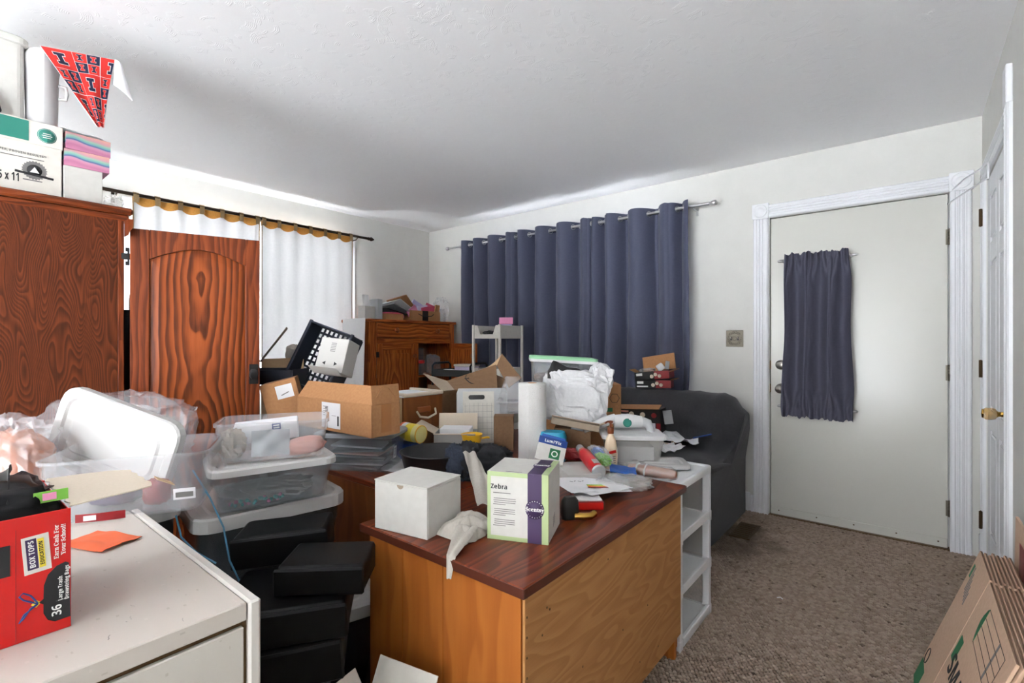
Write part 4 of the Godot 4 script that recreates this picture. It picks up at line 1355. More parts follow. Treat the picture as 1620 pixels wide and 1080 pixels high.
func cabinet_top_items() -> void:
	# open red carton of trash bags; its front faces the aisle (+x)
	var o := thing("trash_bag_carton", "torn open red carton of black trash bags on the white cabinet", "carton", Vector3(3.128, 0.75, 3.692))
	var b := B.new()
	var w := 0.24
	var h := 0.185
	var d := 0.226
	b.span(Vector3(-w / 2, 0, -d / 2), Vector3(w / 2, 0.002, d / 2), 0)
	b.span(Vector3(w / 2 - 0.002, 0, -d / 2), Vector3(w / 2, h, d / 2), 0.0006)
	b.span(Vector3(-w / 2, 0, -d / 2), Vector3(-w / 2 + 0.002, h, d / 2), 0.0006)
	b.span(Vector3(-w / 2, 0, -d / 2), Vector3(w / 2, h - 0.004, -d / 2 + 0.002), 0.0006)
	b.span(Vector3(-w / 2, 0, d / 2 - 0.002), Vector3(w / 2, h, d / 2), 0.0006)
	part(o, "carton_body", b.done(), M["red gloss"])
	# torn lid lying out to the side
	var nz := FastNoiseLite.new()
	nz.seed = 6
	nz.frequency = 1.0
	var poly := PackedVector2Array()
	for k in 14:
		poly.append(Vector2(-0.118 + 0.236 * k / 13.0, -0.002 if k % 2 else 0.003))
	poly.append_array([Vector2(0.10, 0.045), Vector2(0.085, 0.09), Vector2(0.07, 0.118)])
	for k in 8:
		poly.append(Vector2(0.06 - 0.022 * k, 0.121 + 0.004 * (k % 2)))
	poly.append_array([Vector2(-0.112, 0.1), Vector2(-0.12, 0.05)])
	var lid := part(o, "torn_lid", B.new().extrude(poly, -0.0009, 0.0009).done(), M["chipboard"], Vector3(0, h + 0.002, -d / 2), Vector3(-92, 0, 0))
	part(lid, "lid_tuck", bx(Vector3(0.05, 0.03, 0.0015), 0.0004), M["kraft pale"], Vector3(0.07, 0.137, 0.006), Vector3(-28, 0, -10))
	part(o, "green_flash", B.new().span(Vector3(w / 2 - 0.001, h - 0.001, -d / 2), Vector3(w / 2 + 0.0004, h + 0.016, -d / 2 + 0.04), 0.0003).done(), M["lime"], Vector3(0, 0, 0), Vector3(0, 0, 6))
	part(o, "coupon_patch", B.new().span(Vector3(w / 2, h + 0.002, -d / 2 + 0.014), Vector3(w / 2 + 0.001, h + 0.013, -d / 2 + 0.03), 0).done(), M["rose"], Vector3(0, 0, 0), Vector3(0, 0, 6))
	var fx := w / 2 + 0.0004
	# z 3.579 is the right edge in view: local -0.113
	var bag := PackedVector2Array([Vector2(-0.0, 0.016), Vector2(0.002, 0.1), Vector2(0.006, 0.103), Vector2(0.016, 0.1), Vector2(0.026, 0.09), Vector2(0.0305, 0.075), Vector2(0.031, 0.055), Vector2(0.036, 0.051), Vector2(0.031, 0.047), Vector2(0.031, 0.033), Vector2(0.026, 0.021), Vector2(0.018, 0.0155)])
	var pic := part(o, "printed_bag", B.new().extrude(bag, -0.0003, 0.0003).done(), M["ink"], Vector3(fx, 0, -0.1125), Vector3(0, -90, 0))
	var lp := B.new()
	for s in [[0.072, 0.05], [0.033, 0.046]]:
		lp.tube([Vector3(0.037, 0.051, 0), Vector3(0.045, (0.051 + s[0]) / 2 + 0.004, 0), Vector3(0.053, s[0], 0), Vector3(0.057, s[0] - 0.004, 0), Vector3(0.052, (s[0] + s[1]) / 2, 0), Vector3(0.037, 0.05, 0)], 0.0012, 5)
	part(pic, "printed_tie", lp.done(), M["blue ink"])
	part(pic, "printed_spark", bx(Vector3(0.008, 0.008, 0.0003), 0.0), M["yellow label"], Vector3(0.039, 0.051, -0.0001), Vector3(0, 0, 45))
	txt(o, "36", 0.011, M["white ink"], Vector3(fx, 0.032, -0.0965), Vector3(0, 90, 90))
	txt(o, "Large Trash", 0.0048, M["white ink"], Vector3(fx, 0.064, -0.1005), Vector3(0, 90, 90))
	txt(o, "Drawstring Bags", 0.0048, M["white ink"], Vector3(fx, 0.071, -0.108), Vector3(0, 90, 90))
	part(o, "printed_rule", bx(Vector3(0.0006, 0.0008, 0.016), 0.0), M["white ink"], Vector3(fx, 0.046, -0.1035))
	txt(o, "Earn Cash For", 0.0052, M["white ink"], Vector3(fx, 0.137, -0.096), Vector3(0, 90, 90), true)
	txt(o, "Your School!", 0.0052, M["white ink"], Vector3(fx, 0.139, -0.104), Vector3(0, 90, 90), true)
	var st := part(o, "stamp_print", bx(Vector3(0.0008, 0.056, 0.03), 0.0), M["cream card"], Vector3(fx, 0.126, -0.074), Vector3(4, 0, 0))
	part(st, "stamp_patch", bx(Vector3(0.0008, 0.046, 0.012), 0.0), M["purple print"], Vector3(0.0004, 0.001, 0.005))
	part(st, "stamp_pencil", bx(Vector3(0.0008, 0.044, 0.007), 0.0), M["yellow label"], Vector3(0.0005, 0.0, -0.0055))
	txt(st, "BOX TOPS", 0.0062, M["white ink"], Vector3(0.001, 0.001, 0.005), Vector3(0, 90, 90))
	txt(st, "EDUCATION", 0.0045, M["ink"], Vector3(0.001, 0.0, -0.0055), Vector3(0, 90, 90))
	part(o, "black_panel", bx(Vector3(0.0008, 0.045, 0.05), 0.0), M["ink"], Vector3(fx, 0.125, -0.021))
	part(o, "pull_crease", bx(Vector3(0.0006, 0.165, 0.0006), 0.0), M["dark red"], Vector3(fx, 0.085, -0.052))
	# the bags themselves
	var t := thing("trash_bag_roll", "shiny black folded trash bags poking out of the red carton", "trash bags", Vector3(3.128, 0.756, 3.692))
	part(t, "folded_bags", crumple_mesh(Vector3(0.225, 0.215, 0.215), 9, 0.14, 1.2, 40, 24, true, 0.35), M["black vinyl"])
	part(t, "loose_fold", B.new().sheet(16, 10, func(u: float, v: float): return Vector3(-0.08 + 0.17 * u, 0.165 + 0.05 * v + 0.02 * sin(u * 4.0), 0.06 - 0.12 * v + 0.02 * sin(v * 6.0 + u)), 0.002).done(), M["black vinyl"])
	part(t, "loose_fold", B.new().sheet(16, 10, func(u: float, v: float): return Vector3(-0.1 + 0.05 * u + 0.1 * v, 0.18 + 0.045 * u * (1.0 - v) + 0.012 * v, -0.02 - 0.09 * v + 0.03 * u), 0.002).done(), M["black vinyl"])
	part(t, "yellow_stripe", B.new().sheet(12, 2, func(u: float, v: float): return Vector3(-0.02 + 0.125 * u, 0.198 - 0.02 * u + 0.012 * sin(u * 3.0), 0.06 + 0.006 * v), 0.0012).done(), M["lemon plastic"])
	solo("orange_card", "folded orange card lying on the white cabinet top", "card", paper_mesh(0.135, 0.085, 0.004, 3, 0.0012), M["orange card"], Vector3(2.872, 0.7495, 3.473), Vector3(0, 24, 0))
	o = thing("torn_red_strip", "torn strip of red carton behind the red box", "carton scrap", Vector3(2.71, 0.75, 3.44), Vector3(0, 62, 0))
	part(o, "strip", B.new().sheet(8, 2, func(u: float, v: float): return Vector3(-0.05 + 0.1 * u, 0.002 + 0.02 * v, 0.006 * sin(u * 3.0)), 0.0012).done(), M["dark red"])
	part(o, "white_patch", bx(Vector3(0.025, 0.012, 0.0014), 0.0), M["paper"], Vector3(-0.02, 0.012, 0.006))
	# clear bin with a lid leaning in it
	o = thing("open_clear_bin", "open clear plastic bin with a white lid leaning in it", "storage bin", Vector3(2.585, 0.742, 3.325), Vector3(0, 61.6, 0))
	part(o, "bin_shell", bin_mesh(0.36, 0.3, 0.158, 0.02, 0.045, 0.003, 0.007), M["clear plastic"])
	part(o, "barcode_label", bx(Vector3(0.05, 0.03, 0.0008), 0.0), M["paper"], Vector3(0.13, 0.05, 0.1435), Vector3(7, 0, 0))
	part(o, "label_print", bx(Vector3(0.04, 0.014, 0.0006), 0.0), M["grey ink"], Vector3(0.13, 0.048, 0.1442), Vector3(7, 0, 0))
	var lidn := thing("bin_lid", "white plastic bin lid leaning inside the open clear bin", "lid")
	var tl := Vector3(2.377, 1.062, 3.447)
	var tr := Vector3(2.655, 0.943, 3.246)
	var bl := Vector3(2.32, 0.861, 3.487)
	var ex := (tr - tl).normalized()
	var ey := (bl - tl)
	ey = (ey - ex * ey.dot(ex)).normalized()
	var nrm := ey.cross(ex)
	# lid lies in its own x,z plane with y as the outer face
	lidn.transform = Transform3D(Basis(ex, nrm, ex.cross(nrm)), (tr + bl) / 2.0 + Vector3(0.0, 0.0, 0.0))
	part(lidn, "lid_panel", lid_mesh(0.375, 0.235, 0.045, 0.016, 0.012), M["lid plastic"])
	for q in [["purple print", Vector3(0.12, 0.05, 0.1), Vector3(2.56, 0.75, 3.38), "purple pouch lying in the open clear bin"], ["dark red", Vector3(0.06, 0.07, 0.06), Vector3(2.66, 0.75, 3.31), "dark red packet lying in the open clear bin"]]:
		solo("packet", q[3], "packet", crumple_mesh(q[1], 5, 0.2, 1.4, 20, 12, true), M[q[0]], q[2], Vector3(0, 40, 0))
	# what carries the bin beside the cabinet
	tote(Vector3(2.34, 0.0, 3.44), 0.0, 0.52, 0.4, 0.722, "dark lidded tote hidden behind the white cabinet", false)
	# bags of wrap behind the lid
	o = thing("bubble_wrap_bag", "crumpled clear plastic bag behind the leaning bin lid", "plastic bag", Vector3(2.13, 0.738, 3.28), Vector3(0, 50, 0))
	part(o, "film", crumple_mesh(Vector3(0.46, 0.28, 0.2), 12, 0.2, 0.9, 46, 28, true), M["thin film"])
	part(o, "film_fold", crumple_mesh(Vector3(0.34, 0.22, 0.16), 13, 0.3, 1.3, 36, 22), M["thin film"], Vector3(0, 0.01, 0))
	o = thing("salmon_bundle", "salmon pink bundle in clear wrap at the left edge", "bundle", Vector3(2.385, 0.738, 3.575), Vector3(0, 40, 0))
	part(o, "pink_filling", crumple_mesh(Vector3(0.2, 0.22, 0.15), 15, 0.15, 1.2, 30, 18, true), M["salmon"])
	part(o, "film_wrap", crumple_mesh(Vector3(0.23, 0.25, 0.18), 16, 0.28, 1.5, 36, 22), M["thin film"])

func tote(at: Vector3, turn: float, w: float, d: float, h: float, label: String, visible_lid := true) -> Node3D:
	var o := thing("storage_tote", label, "storage tote", at, Vector3(0, turn, 0))
	part(o, "tote_shell", bin_mesh(w, d, h - 0.012, 0.035, 0.05, 0.004, 0.008), M["tote plastic"])
	part(o, "lid", lid_mesh(w + 0.03, d + 0.03, 0.06, 0.03, 0.014), M["lid plastic"], Vector3(0, h - 0.01, 0))
	part(o, "dark_contents", crumple_mesh(Vector3(w - 0.09, h - 0.06, d - 0.09), 21, 0.12, 1.2, 24, 14, true, 0.4), M["charcoal"], Vector3(0, 0.01, 0))
	return o

func tote_stack() -> void:
	tote(Vector3(2.62, 0.0, 2.92), 74.0, 0.5, 0.4, 0.33, "lower grey tote whose white lid peeks out beside the desk")
	tote(Vector3(2.487, 0.345, 2.955), 81.4, 0.44, 0.36, 0.315, "upper grey tote with white lid under the clear bins")
	var o := thing("lidded_bin", "clear lidded bin of craft beads on the white tote lid", "storage bin", Vector3(2.6, 0.676, 2.975), Vector3(0, 74.5, 0))
	part(o, "bin_shell", bin_mesh(0.35, 0.24, 0.128, 0.02, 0.035, 0.003, 0.005), M["smoke plastic"])
	part(o, "lid", lid_mesh(0.375, 0.265, 0.04, 0.012, 0.012), M["lid plastic"], Vector3(0, 0.124, 0))
	part(o, "craft_supplies", crumple_mesh(Vector3(0.27, 0.05, 0.16), 31, 0.3, 2.0, 26, 12), M["grey card"], Vector3(0, 0.005, 0))
	for k in 26:
		part(o, "bead", B.new().blob(7, 5, func(dv: Vector3): return dv * 0.006).done(), M["teal beads"] if k % 3 else M["rose"], Vector3(-0.13 + 0.006 * k + rng.randf() * 0.01, 0.014 + rng.randf() * 0.014, 0.088 + rng.randf() * 0.008))
	o = thing("small_open_bin", "small open clear bin of packets on top of the bin stack", "storage bin", Vector3(2.615, 0.818, 2.965), Vector3(0, 60.0, 0))
	part(o, "bin_shell", bin_mesh(0.325, 0.2, 0.122, 0.016, 0.03, 0.0025, 0.006), M["clear plastic"])
	solo("foil_pouch", "silver foil pouch standing in the small open bin", "pouch", B.new().sheet(12, 8, func(u: float, v: float): return Vector3(-0.055 + 0.11 * u, 0.004 + 0.082 * v, 0.004 * sin(u * 9.0) * sin(v * 7.0 + 1.0)), 0.006).done(), M["silver foil"], Vector3(2.679, 0.826, 3.01), Vector3(-6, 62, 0))
	solo("pink_cloth", "folded salmon pink cloth in the small open bin", "cloth", crumple_mesh(Vector3(0.12, 0.055, 0.05), 33, 0.18, 1.5, 24, 14, true), M["pink paper"], Vector3(2.715, 0.826, 2.91), Vector3(0, 62, 6))
	o = thing("white_label_box", "flat white carton with a blue label in the small open bin", "box", Vector3(2.6, 0.9, 2.985), Vector3(12, 62, 4))
	part(o, "box_body", bx(Vector3(0.19, 0.06, 0.05), 0.002), M["paper"])
	var lb := part(o, "blue_label", bx(Vector3(0.026, 0.022, 0.001), 0.0), M["blue ink"], Vector3(0.03, 0.018, 0.0255))
	for y in [-0.004, 0.004]:
		part(lb, "label_field", bx(Vector3(0.018, 0.0045, 0.0008), 0.0), M["white ink"], Vector3(0, y, 0.0006))
	solo("brown_bundle", "crumpled brown paper bundle at the left of the small bin", "paper", crumple_mesh(Vector3(0.07, 0.09, 0.07), 35, 0.3, 1.7, 22, 14), M["kraft grey"], Vector3(2.585, 0.826, 3.085))
	# cords hanging over the lids
	solo("blue_cable", "thin blue cable looping down in front of the bin stack", "cable", B.new().tube([Vector3(2.665, 0.825, 3.225), Vector3(2.735, 0.755, 3.205), Vector3(2.79, 0.68, 3.19), Vector3(2.83, 0.6, 3.19), Vector3(2.87, 0.5, 3.16)], 0.0026, 6).done(), M["blue cord"])
	solo("short_blue_cable", "short blue cable end lying left of the looping cable", "cable", B.new().tube([Vector3(2.71, 0.72, 3.28), Vector3(2.735, 0.665, 3.275), Vector3(2.77, 0.625, 3.25), Vector3(2.82, 0.6, 3.22)], 0.0026, 6).done(), M["blue cord"])

# black drawers stacked askew between cabinet and desk
func black_stack() -> void:
	var rows := [
		[Vector3(2.95, 0.0, 3.13), Vector3(0, 55, 0), Vector3(0.28, 0.36, 0.18), "large black box on the floor under the stacked black boxes"],
		[Vector3(3.0, 0.363, 3.115), Vector3(0, 54, 4), Vector3(0.3, 0.1, 0.26), "lowest black box of the askew stack beside the desk"],
		[Vector3(3.0, 0.466, 3.10), Vector3(0, 52, 2), Vector3(0.3, 0.088, 0.26), "glossy edged black box second from bottom in the stack"],
		[Vector3(3.06, 0.556, 3.03), Vector3(0, 43, 0), Vector3(0.215, 0.074, 0.16), "black box sticking out right over the others in the stack"],
		[Vector3(2.83, 0.563, 3.03), Vector3(0, 51, 3), Vector3(0.25, 0.09, 0.15), "black padded bar lying against the grey tote at the top"]]
	for r in rows:
		var o := thing("black_box", r[3], "box", r[0], r[1], "black boxes between cabinet and desk")
		var s: Vector3 = r[2]
		part(o, "box_body", B.new().loft([rr(s.x - 0.02, s.z - 0.02, 0.0, 0.012), rr(s.x, s.z, 0.006, 0.014), rr(s.x, s.z, s.y - 0.012, 0.014), rr(s.x - 0.006, s.z - 0.006, s.y - 0.003, 0.012), rr(s.x - 0.02, s.z - 0.02, s.y, 0.01)]).done(), M["black vinyl"])
		part(o, "front_panel", B.new().span(Vector3(-s.x / 2 - 0.004, 0.004, s.z / 2), Vector3(s.x / 2 + 0.004, s.y - 0.002, s.z / 2 + 0.012), 0.005).done(), M["black vinyl"])

func hutch_items() -> void:
	var g := 1.7125
	var o := thing("paper_box", "white copy paper carton with teal lid print on the oak cabinet", "box", Vector3(1.712, g, 3.6))
	part(o, "box_body", bx0(Vector3(0.276, 0.2, 0.424), 0.002), M["cream card"])
	var ld := part(o, "box_lid", B.new().span(Vector3(-0.141, 0.183, -0.215), Vector3(0.141, 0.266, 0.215), 0.002).done(), M["cream card"])
	part(ld, "teal_print", bx(Vector3(0.0008, 0.07, 0.24), 0.0), M["teal print"], Vector3(0.1414, 0.226, -0.005))
	var ov := part(ld, "round_print", B.new().lathe([Vector2(0.026, 0), Vector2(0.026, 0.0006), Vector2(0, 0.0007)], 24).done(), M["teal print"], Vector3(0.1412, 0.222, -0.172), Vector3(0, 0, -90))
	ov.scale = Vector3(1, 1, 1)
	part(ld, "round_rim", B.new().ring_torus(Vector3.ZERO, Vector3(1, 0, 0), 0.0235, 0.0006, 24, 4).done(), M["white ink"], Vector3(0.1416, 0.222, -0.172))
	for k in 3:
		part(ld, "round_text_line", bx(Vector3(0.0004, 0.0022, 0.028 - 0.006 * absf(k - 1)), 0.0), M["white ink"], Vector3(0.142, 0.229 - 0.007 * k, -0.172))
	var fx := 0.1385
	txt(o, "8.5 x 11", 0.028, M["ink"], Vector3(fx, 0.056, -0.068), Vector3(0, 90, 0), false, "lettering", 0.5)
	part(o, "small_print", bx(Vector3(0.0005, 0.004, 0.05), 0.0), M["grey ink"], Vector3(fx, 0.054, -0.135))
	txt(o, "PAPER, PROVEN RESULTS™", 0.0075, M["grey ink"], Vector3(fx, 0.145, -0.105), Vector3(0, 90, 0))
	part(o, "small_print", bx(Vector3(0.0005, 0.003, 0.15), 0.0), M["grey ink"], Vector3(fx, 0.13, -0.09))
	var em := B.new()
	var gear := PackedVector2Array()
	for k in 48:
		var a := TAU * k / 48.0
		gear.append(Vector2.from_angle(a) * (0.034 if k % 2 else 0.03))
	em.extrude(gear, -0.0003, 0.0003)
	var ep := part(o, "emblem", em.done(), M["grey ink"], Vector3(fx, 0.09, -0.14), Vector3(0, 90, 0))
	part(ep, "emblem_disc", B.new().lathe([Vector2(0.02, 0), Vector2(0.02, 0.0006), Vector2(0, 0.0007)], 20).done(), M["ink"], Vector3(0, 0, 0.0003), Vector3(90, 0, 0))
	part(ep, "emblem_peak", B.new().extrude(PackedVector2Array([Vector2(-0.012, -0.008), Vector2(0, 0.012), Vector2(0.012, -0.008)]), 0.001, 0.0014).done(), M["white ink"])
	part(ep, "emblem_banner", bx(Vector3(0.1, 0.008, 0.0006), 0.0), M["ink"], Vector3(0, -0.016, 0.0012), Vector3(0, 0, -5))
	# on the paper box
	solo("white_storage_box", "plain white box on top of the copy paper carton", "box", B.new().loft([rr(0.3, 0.3, 0, 0.02), rr(0.3, 0.3, 0.27, 0.02), rr(0.32, 0.32, 0.272, 0.025), rr(0.32, 0.32, 0.292, 0.025), rr(0.3, 0.3, 0.3, 0.02)], true, true, false).done(), M["white card"], Vector3(1.66, g + 0.267, 3.63))
	o = thing("white_tub", "rounded white plastic tub with side handle on the paper carton", "tub", Vector3(1.775, g + 0.267, 3.432))
	part(o, "tub_shell", B.new().lathe([Vector2(0, 0), Vector2(0.04, 0), Vector2(0.044, 0.01), Vector2(0.047, 0.2), Vector2(0.05, 0.22), Vector2(0.05, 0.25), Vector2(0.044, 0.276), Vector2(0.03, 0.288), Vector2(0, 0.29)], 22).done(), M["white plastic"])
	part(o, "side_handle", B.new().tube([Vector3(0.02, 0.17, -0.043), Vector3(0.028, 0.168, -0.062), Vector3(0.028, 0.145, -0.066), Vector3(0.028, 0.122, -0.062), Vector3(0.02, 0.12, -0.043)], 0.006, 8).done(), M["white plastic"])
	o = thing("black_gadget", "small black device at the left edge on the paper carton", "device", Vector3(1.832, g + 0.267, 3.585))
	part(o, "gadget_body", B.new().loft([rr(0.03, 0.08, 0, 0.01), rr(0.034, 0.09, 0.012, 0.012), rr(0.03, 0.07, 0.055, 0.012), rr(0.02, 0.04, 0.068, 0.01)]).done(), M["charcoal"])
	part(o, "gadget_cap", B.new().loft([rr(0.022, 0.044, 0.066, 0.01), rr(0.02, 0.038, 0.08, 0.009), rr(0.01, 0.02, 0.086, 0.005)]).done(), M["grey plastic"])
	# fleece draped over the tub
	o = thing("letter_fleece", "red and navy fleece printed with block letters hanging near the ceiling", "cloth")
	var tl := Vector3(1.80, 2.275, 3.44)
	var tr := Vector3(1.86, 2.292, 3.236)
	var tip := Vector3(1.93, 1.992, 3.292)
	part(o, "fleece", B.new().sheet(28, 24, func(u: float, v: float):
		var top := tl.lerp(tr, u)
		var end := tip + (tr - tl) * (u - 0.5) * 0.1
		var q := top.lerp(end, v)
		return q + Vector3(0.05, 0, 0.02) * sin(v * PI) * (0.7 - u * 0.4) + Vector3(0.012, 0, 0.004) * sin(u * 11.0 + v * 2.0) * v * (1.0 - v * 0.6), 0.003).done(), scaled_uv("letter cloth", Vector3(1.25, 1.6, 1)))
	part(o, "folded_corner", B.new().sheet(8, 8, func(u: float, v: float):
		var a := Vector3(1.868, 2.29, 3.236).lerp(Vector3(1.915, 2.17, 3.25), v)
		return a + Vector3(0.03, -0.05, -0.05) * u * (0.35 + 0.65 * v) + Vector3(0.01, 0, 0) * sin(u * 3.0), 0.003).done(), M["paper"])
	# gift boxes on a white box
	solo("white_carton", "small white carton under the two swirl printed boxes", "carton", bx0(Vector3(0.12, 0.134, 0.112), 0.002), M["white card"], Vector3(1.79, g, 3.327))
	for k in 2:
		o = thing("swirl_box", ["lower pastel swirl printed gift box on the white carton", "upper pastel swirl printed gift box near the fleece"][k], "gift box", Vector3(1.785, g + 0.1345 + k * 0.0625, 3.316), Vector3(0, 4.0 * k, 0), "pastel swirl gift boxes")
		part(o, "box_body", swirl_box(Vector3(0.13, 0.061, 0.132)), M["swirl print"])
	solo("clear_bag_scrap", "scrap of clear plastic bag on the oak cabinet corner", "plastic bag", crumple_mesh(Vector3(0.06, 0.055, 0.06), 41, 0.35, 1.5, 22, 14), M["milky film"], Vector3(1.84, g, 3.235))
	solo("white_sheet", "white paper sheet lying under the fleece corner", "paper", paper_mesh(0.11, 0.13, 0.004, 8, 0.002), M["paper"], Vector3(1.79, g + 0.2595, 3.335), Vector3(0, 10, 3))
	# dark jacket between cabinet and door
	o = thing("black_jacket", "black jacket hanging behind the open oak cabinet door", "jacket", Vector3(1.47, 0.86, 3.1))
	part(o, "jacket_cloth", B.new().loft([rr(0.16, 0.08, 0.0, 0.03), rr(0.19, 0.1, 0.1, 0.04), rr(0.18, 0.1, 0.3, 0.04), rr(0.16, 0.08, 0.42, 0.03), rr(0.06, 0.05, 0.48, 0.02)]).done(), M["black cloth"])
	part(o, "hanger_hook", B.new().tube([Vector3(0, 0.47, 0), Vector3(0, 0.53, 0), Vector3(0.015, 0.55, 0), Vector3(0.03, 0.535, 0)], 0.003, 6).done(), M["silver"])

func scaled_uv(key: String, s: Vector3) -> StandardMaterial3D:
	var m: StandardMaterial3D = M[key].duplicate()
	m.uv1_scale = s
	return m

# box whose four sides carry one full print each
func swirl_box(s: Vector3) -> ArrayMesh:
	var b := B.new()
	var h := s / 2.0
	var c := [Vector3(h.x, 0, h.z), Vector3(h.x, 0, -h.z), Vector3(-h.x, 0, -h.z), Vector3(-h.x, 0, h.z)]
	var up := Vector3(0, s.y, 0)
	for k in 4:
		var p: Vector3 = c[k]
		var q: Vector3 = c[(k + 1) % 4]
		b.quad(p, p + up, q + up, q, Vector2(0, 1), Vector2(0, 0), Vector2(1, 0), Vector2(1, 1))
	b.quad(c[0] + up, c[3] + up, c[2] + up, c[1] + up, Vector2(0, 0.3), Vector2(0, 0), Vector2(1, 0), Vector2(1, 0.3))
	b.quad(c[0], c[1], c[2], c[3], Vector2(0, 0.9), Vector2(1, 0.9), Vector2(1, 1), Vector2(0, 1))
	return b.done()

# ---------------------------------------------------------------- things on the near desk
func desk_clutter() -> void:
	var g := 0.6505
	var o := thing("white_mailer_box", "plain white mailer box on the left of the near desk", "box", Vector3(3.131, g, 2.784), Vector3(0, 10.3, 0))
	part(o, "box_body", bx0(Vector3(0.194, 0.139, 0.158), 0.0015), M["white card"])
	part(o, "box_lid", B.new().span(Vector3(-0.098, 0.1395, -0.08), Vector3(0.098, 0.143, 0.081), 0.001).done(), M["white card"])
	part(o, "tuck_flap", B.new().span(Vector3(0.0968, 0.004, -0.078), Vector3(0.0984, 0.134, 0.074), 0.0006).done(), M["white card"])
	var half := PackedVector2Array()
	for k in 9:
		half.append(Vector2(-cos(PI * k / 8.0) * 0.012, 0.137 - sin(PI * k / 8.0) * 0.011))
	part(o, "thumb_notch", B.new().extrude(half, 0.0788, 0.0794).done(), M["kraft grey"])
	scent_box(g)
	# grey shirt between the boxes, tail over the edge
	o = thing("grey_shirt", "crumpled grey shirt between the two boxes on the desk", "shirt", Vector3(3.285, g, 2.735))
	var nz := FastNoiseLite.new()
	nz.seed = 17
	nz.frequency = 1.0
	part(o, "bunched_cloth", B.new().sheet(44, 34, func(u: float, v: float):
		var x := -0.062 + 0.125 * u
		var z := -0.08 + 0.15 * v
		var e := pow(sin(PI * u) * sin(PI * v), 0.55)
		var fold := absf(sin((u * 1.6 + v * 0.9 + 0.3 * nz.get_noise_2d(u * 1.2, v * 1.2)) * 5.5))
		return Vector3(x + 0.012 * nz.get_noise_2d(u * 3.0, v * 3.0), 0.003 + e * (0.03 + 0.022 * fold + 0.02 * nz.get_noise_2d(u * 1.2 + 4.0, v * 1.2)), z), 0.003).done(), M["grey shirt cloth"])
	part(o, "sleeve_tail", B.new().sheet(26, 10, func(u: float, v: float):
		var w := lerpf(0.062, 0.012, u)
		var c := Vector3(0.035, 0.034, 0.035).lerp(Vector3(0.088, 0.008, 0.146), minf(u * 1.3, 1.0))
		if u > 0.77:
			c += Vector3(0.008, -0.05, 0.016) * (u - 0.77) / 0.23
		return c + Vector3(0.83, 0, -0.55) * w * (v - 0.5) + Vector3(0, 0.006, 0) * sin(v * 9.0 + u * 3.0) * (1.0 - u * 0.8), 0.003).done(), M["grey shirt cloth"])
	solo("grey_sleeve", "grey cloth strip hanging down from the dark clothes pile", "cloth", B.new().sheet(24, 10, func(u: float, v: float):
		var c := Vector3(2.973, 0.775, 2.406).lerp(Vector3(3.26, 0.69, 2.61), u)
		return c + Vector3(0.775, 0, -0.632) * (0.045 + 0.03 * u) * (v - 0.5) + Vector3(0, 0.005 * sin(v * 9.0 + u * 6.0) + 0.003 * sin(u * 19.0 + v * 3.0) + 0.008 * sin(u * PI), 0), 0.003).done(), M["grey shirt cloth"])
	o = thing("dark_clothes", "pile of black clothing behind the desk boxes", "clothes", Vector3(2.965, g, 2.29), Vector3(0, 35, 0))
	part(o, "black_garment", crumple_mesh(Vector3(0.2, 0.13, 0.15), 51, 0.3, 1.4, 50, 30, true), M["black cloth"])
	part(o, "black_hood", crumple_mesh(Vector3(0.1, 0.15, 0.08), 52, 0.3, 1.3, 36, 22, true), M["black cloth"], Vector3(-0.07, 0.0, 0.02))
	solo("denim_garment", "rumpled dark denim trousers beside the black basin", "clothes", crumple_mesh(Vector3(0.11, 0.14, 0.09), 53, 0.34, 1.5, 48, 28, true), M["denim"], Vector3(2.885, 0.6505, 2.37), Vector3(0, 30, 0))
	# letters over a red book
	o = thing("red_book", "red boxed book in clear wrap under the letters", "book", Vector3(3.425, g, 2.31), Vector3(0, 42, 0))
	part(o, "cover", bx0(Vector3(0.09, 0.028, 0.12), 0.002), M["dark red"])
	part(o, "red_spine", bx(Vector3(0.086, 0.022, 0.002), 0.0), M["red gloss"], Vector3(0, 0.014, 0.0605))
	part(o, "page_block", bx(Vector3(0.08, 0.006, 0.112), 0.001), M["paper"], Vector3(0, 0.031, 0))
	o = thing("letter_sheet", "white letter with a coloured chart on the near desk", "letter", Vector3(3.385, g + 0.036, 2.225), Vector3(2, 64, -6))
	part(o, "sheet", paper_mesh(0.25, 0.17, 0.003, 4, 0.0008, 14), M["paper"])
	for k in 3:
		part(o, "chart_bar", bx(Vector3(0.062 + 0.006 * k, 0.0006, 0.010), 0.0), [M["lime"], M["yellow label"], M["red gloss"]][k], Vector3(0.012, 0.0072, 0.018 + 0.011 * k), Vector3(0, -6, 0))
	for k in 4:
		part(o, "handwriting", bx(Vector3(0.012, 0.0005, 0.0025), 0.0), M["ink"], Vector3(-0.055 + 0.017 * k, 0.0066, -0.03 - 0.004 * (k % 2)), Vector3(0, 40 if k % 2 else -30, 0))
	solo("under_letter", "second white letter sticking out under the chart letter", "letter", paper_mesh(0.22, 0.16, 0.003, 11, 0.0008), M["paper"], Vector3(3.405, g + 0.032, 2.215), Vector3(1, 78, -4))
	# hair brush with gold handle
	o = thing("hair_brush", "black hair brush with gold handle beside the green box", "brush", Vector3(3.452, g, 2.455), Vector3(0, 60, 0))
	part(o, "brush_head", B.new().loft([rr(0.05, 0.03, 0.0, 0.012), rr(0.058, 0.034, 0.02, 0.014), rr(0.055, 0.03, 0.055, 0.014), rr(0.035, 0.02, 0.068, 0.01)]).done(), M["black plastic"])
	part(o, "gold_handle", B.new().tube([Vector3(0.01, 0.012, 0.016), Vector3(0.03, 0.012, 0.03), Vector3(0.055, 0.01, 0.03), Vector3(0.075, 0.012, 0.02)], 0.011, 10).done(), M["brass"])
	# red spray can lying down
	o = thing("spray_can", "red spray can lying on its side among the papers", "spray can")
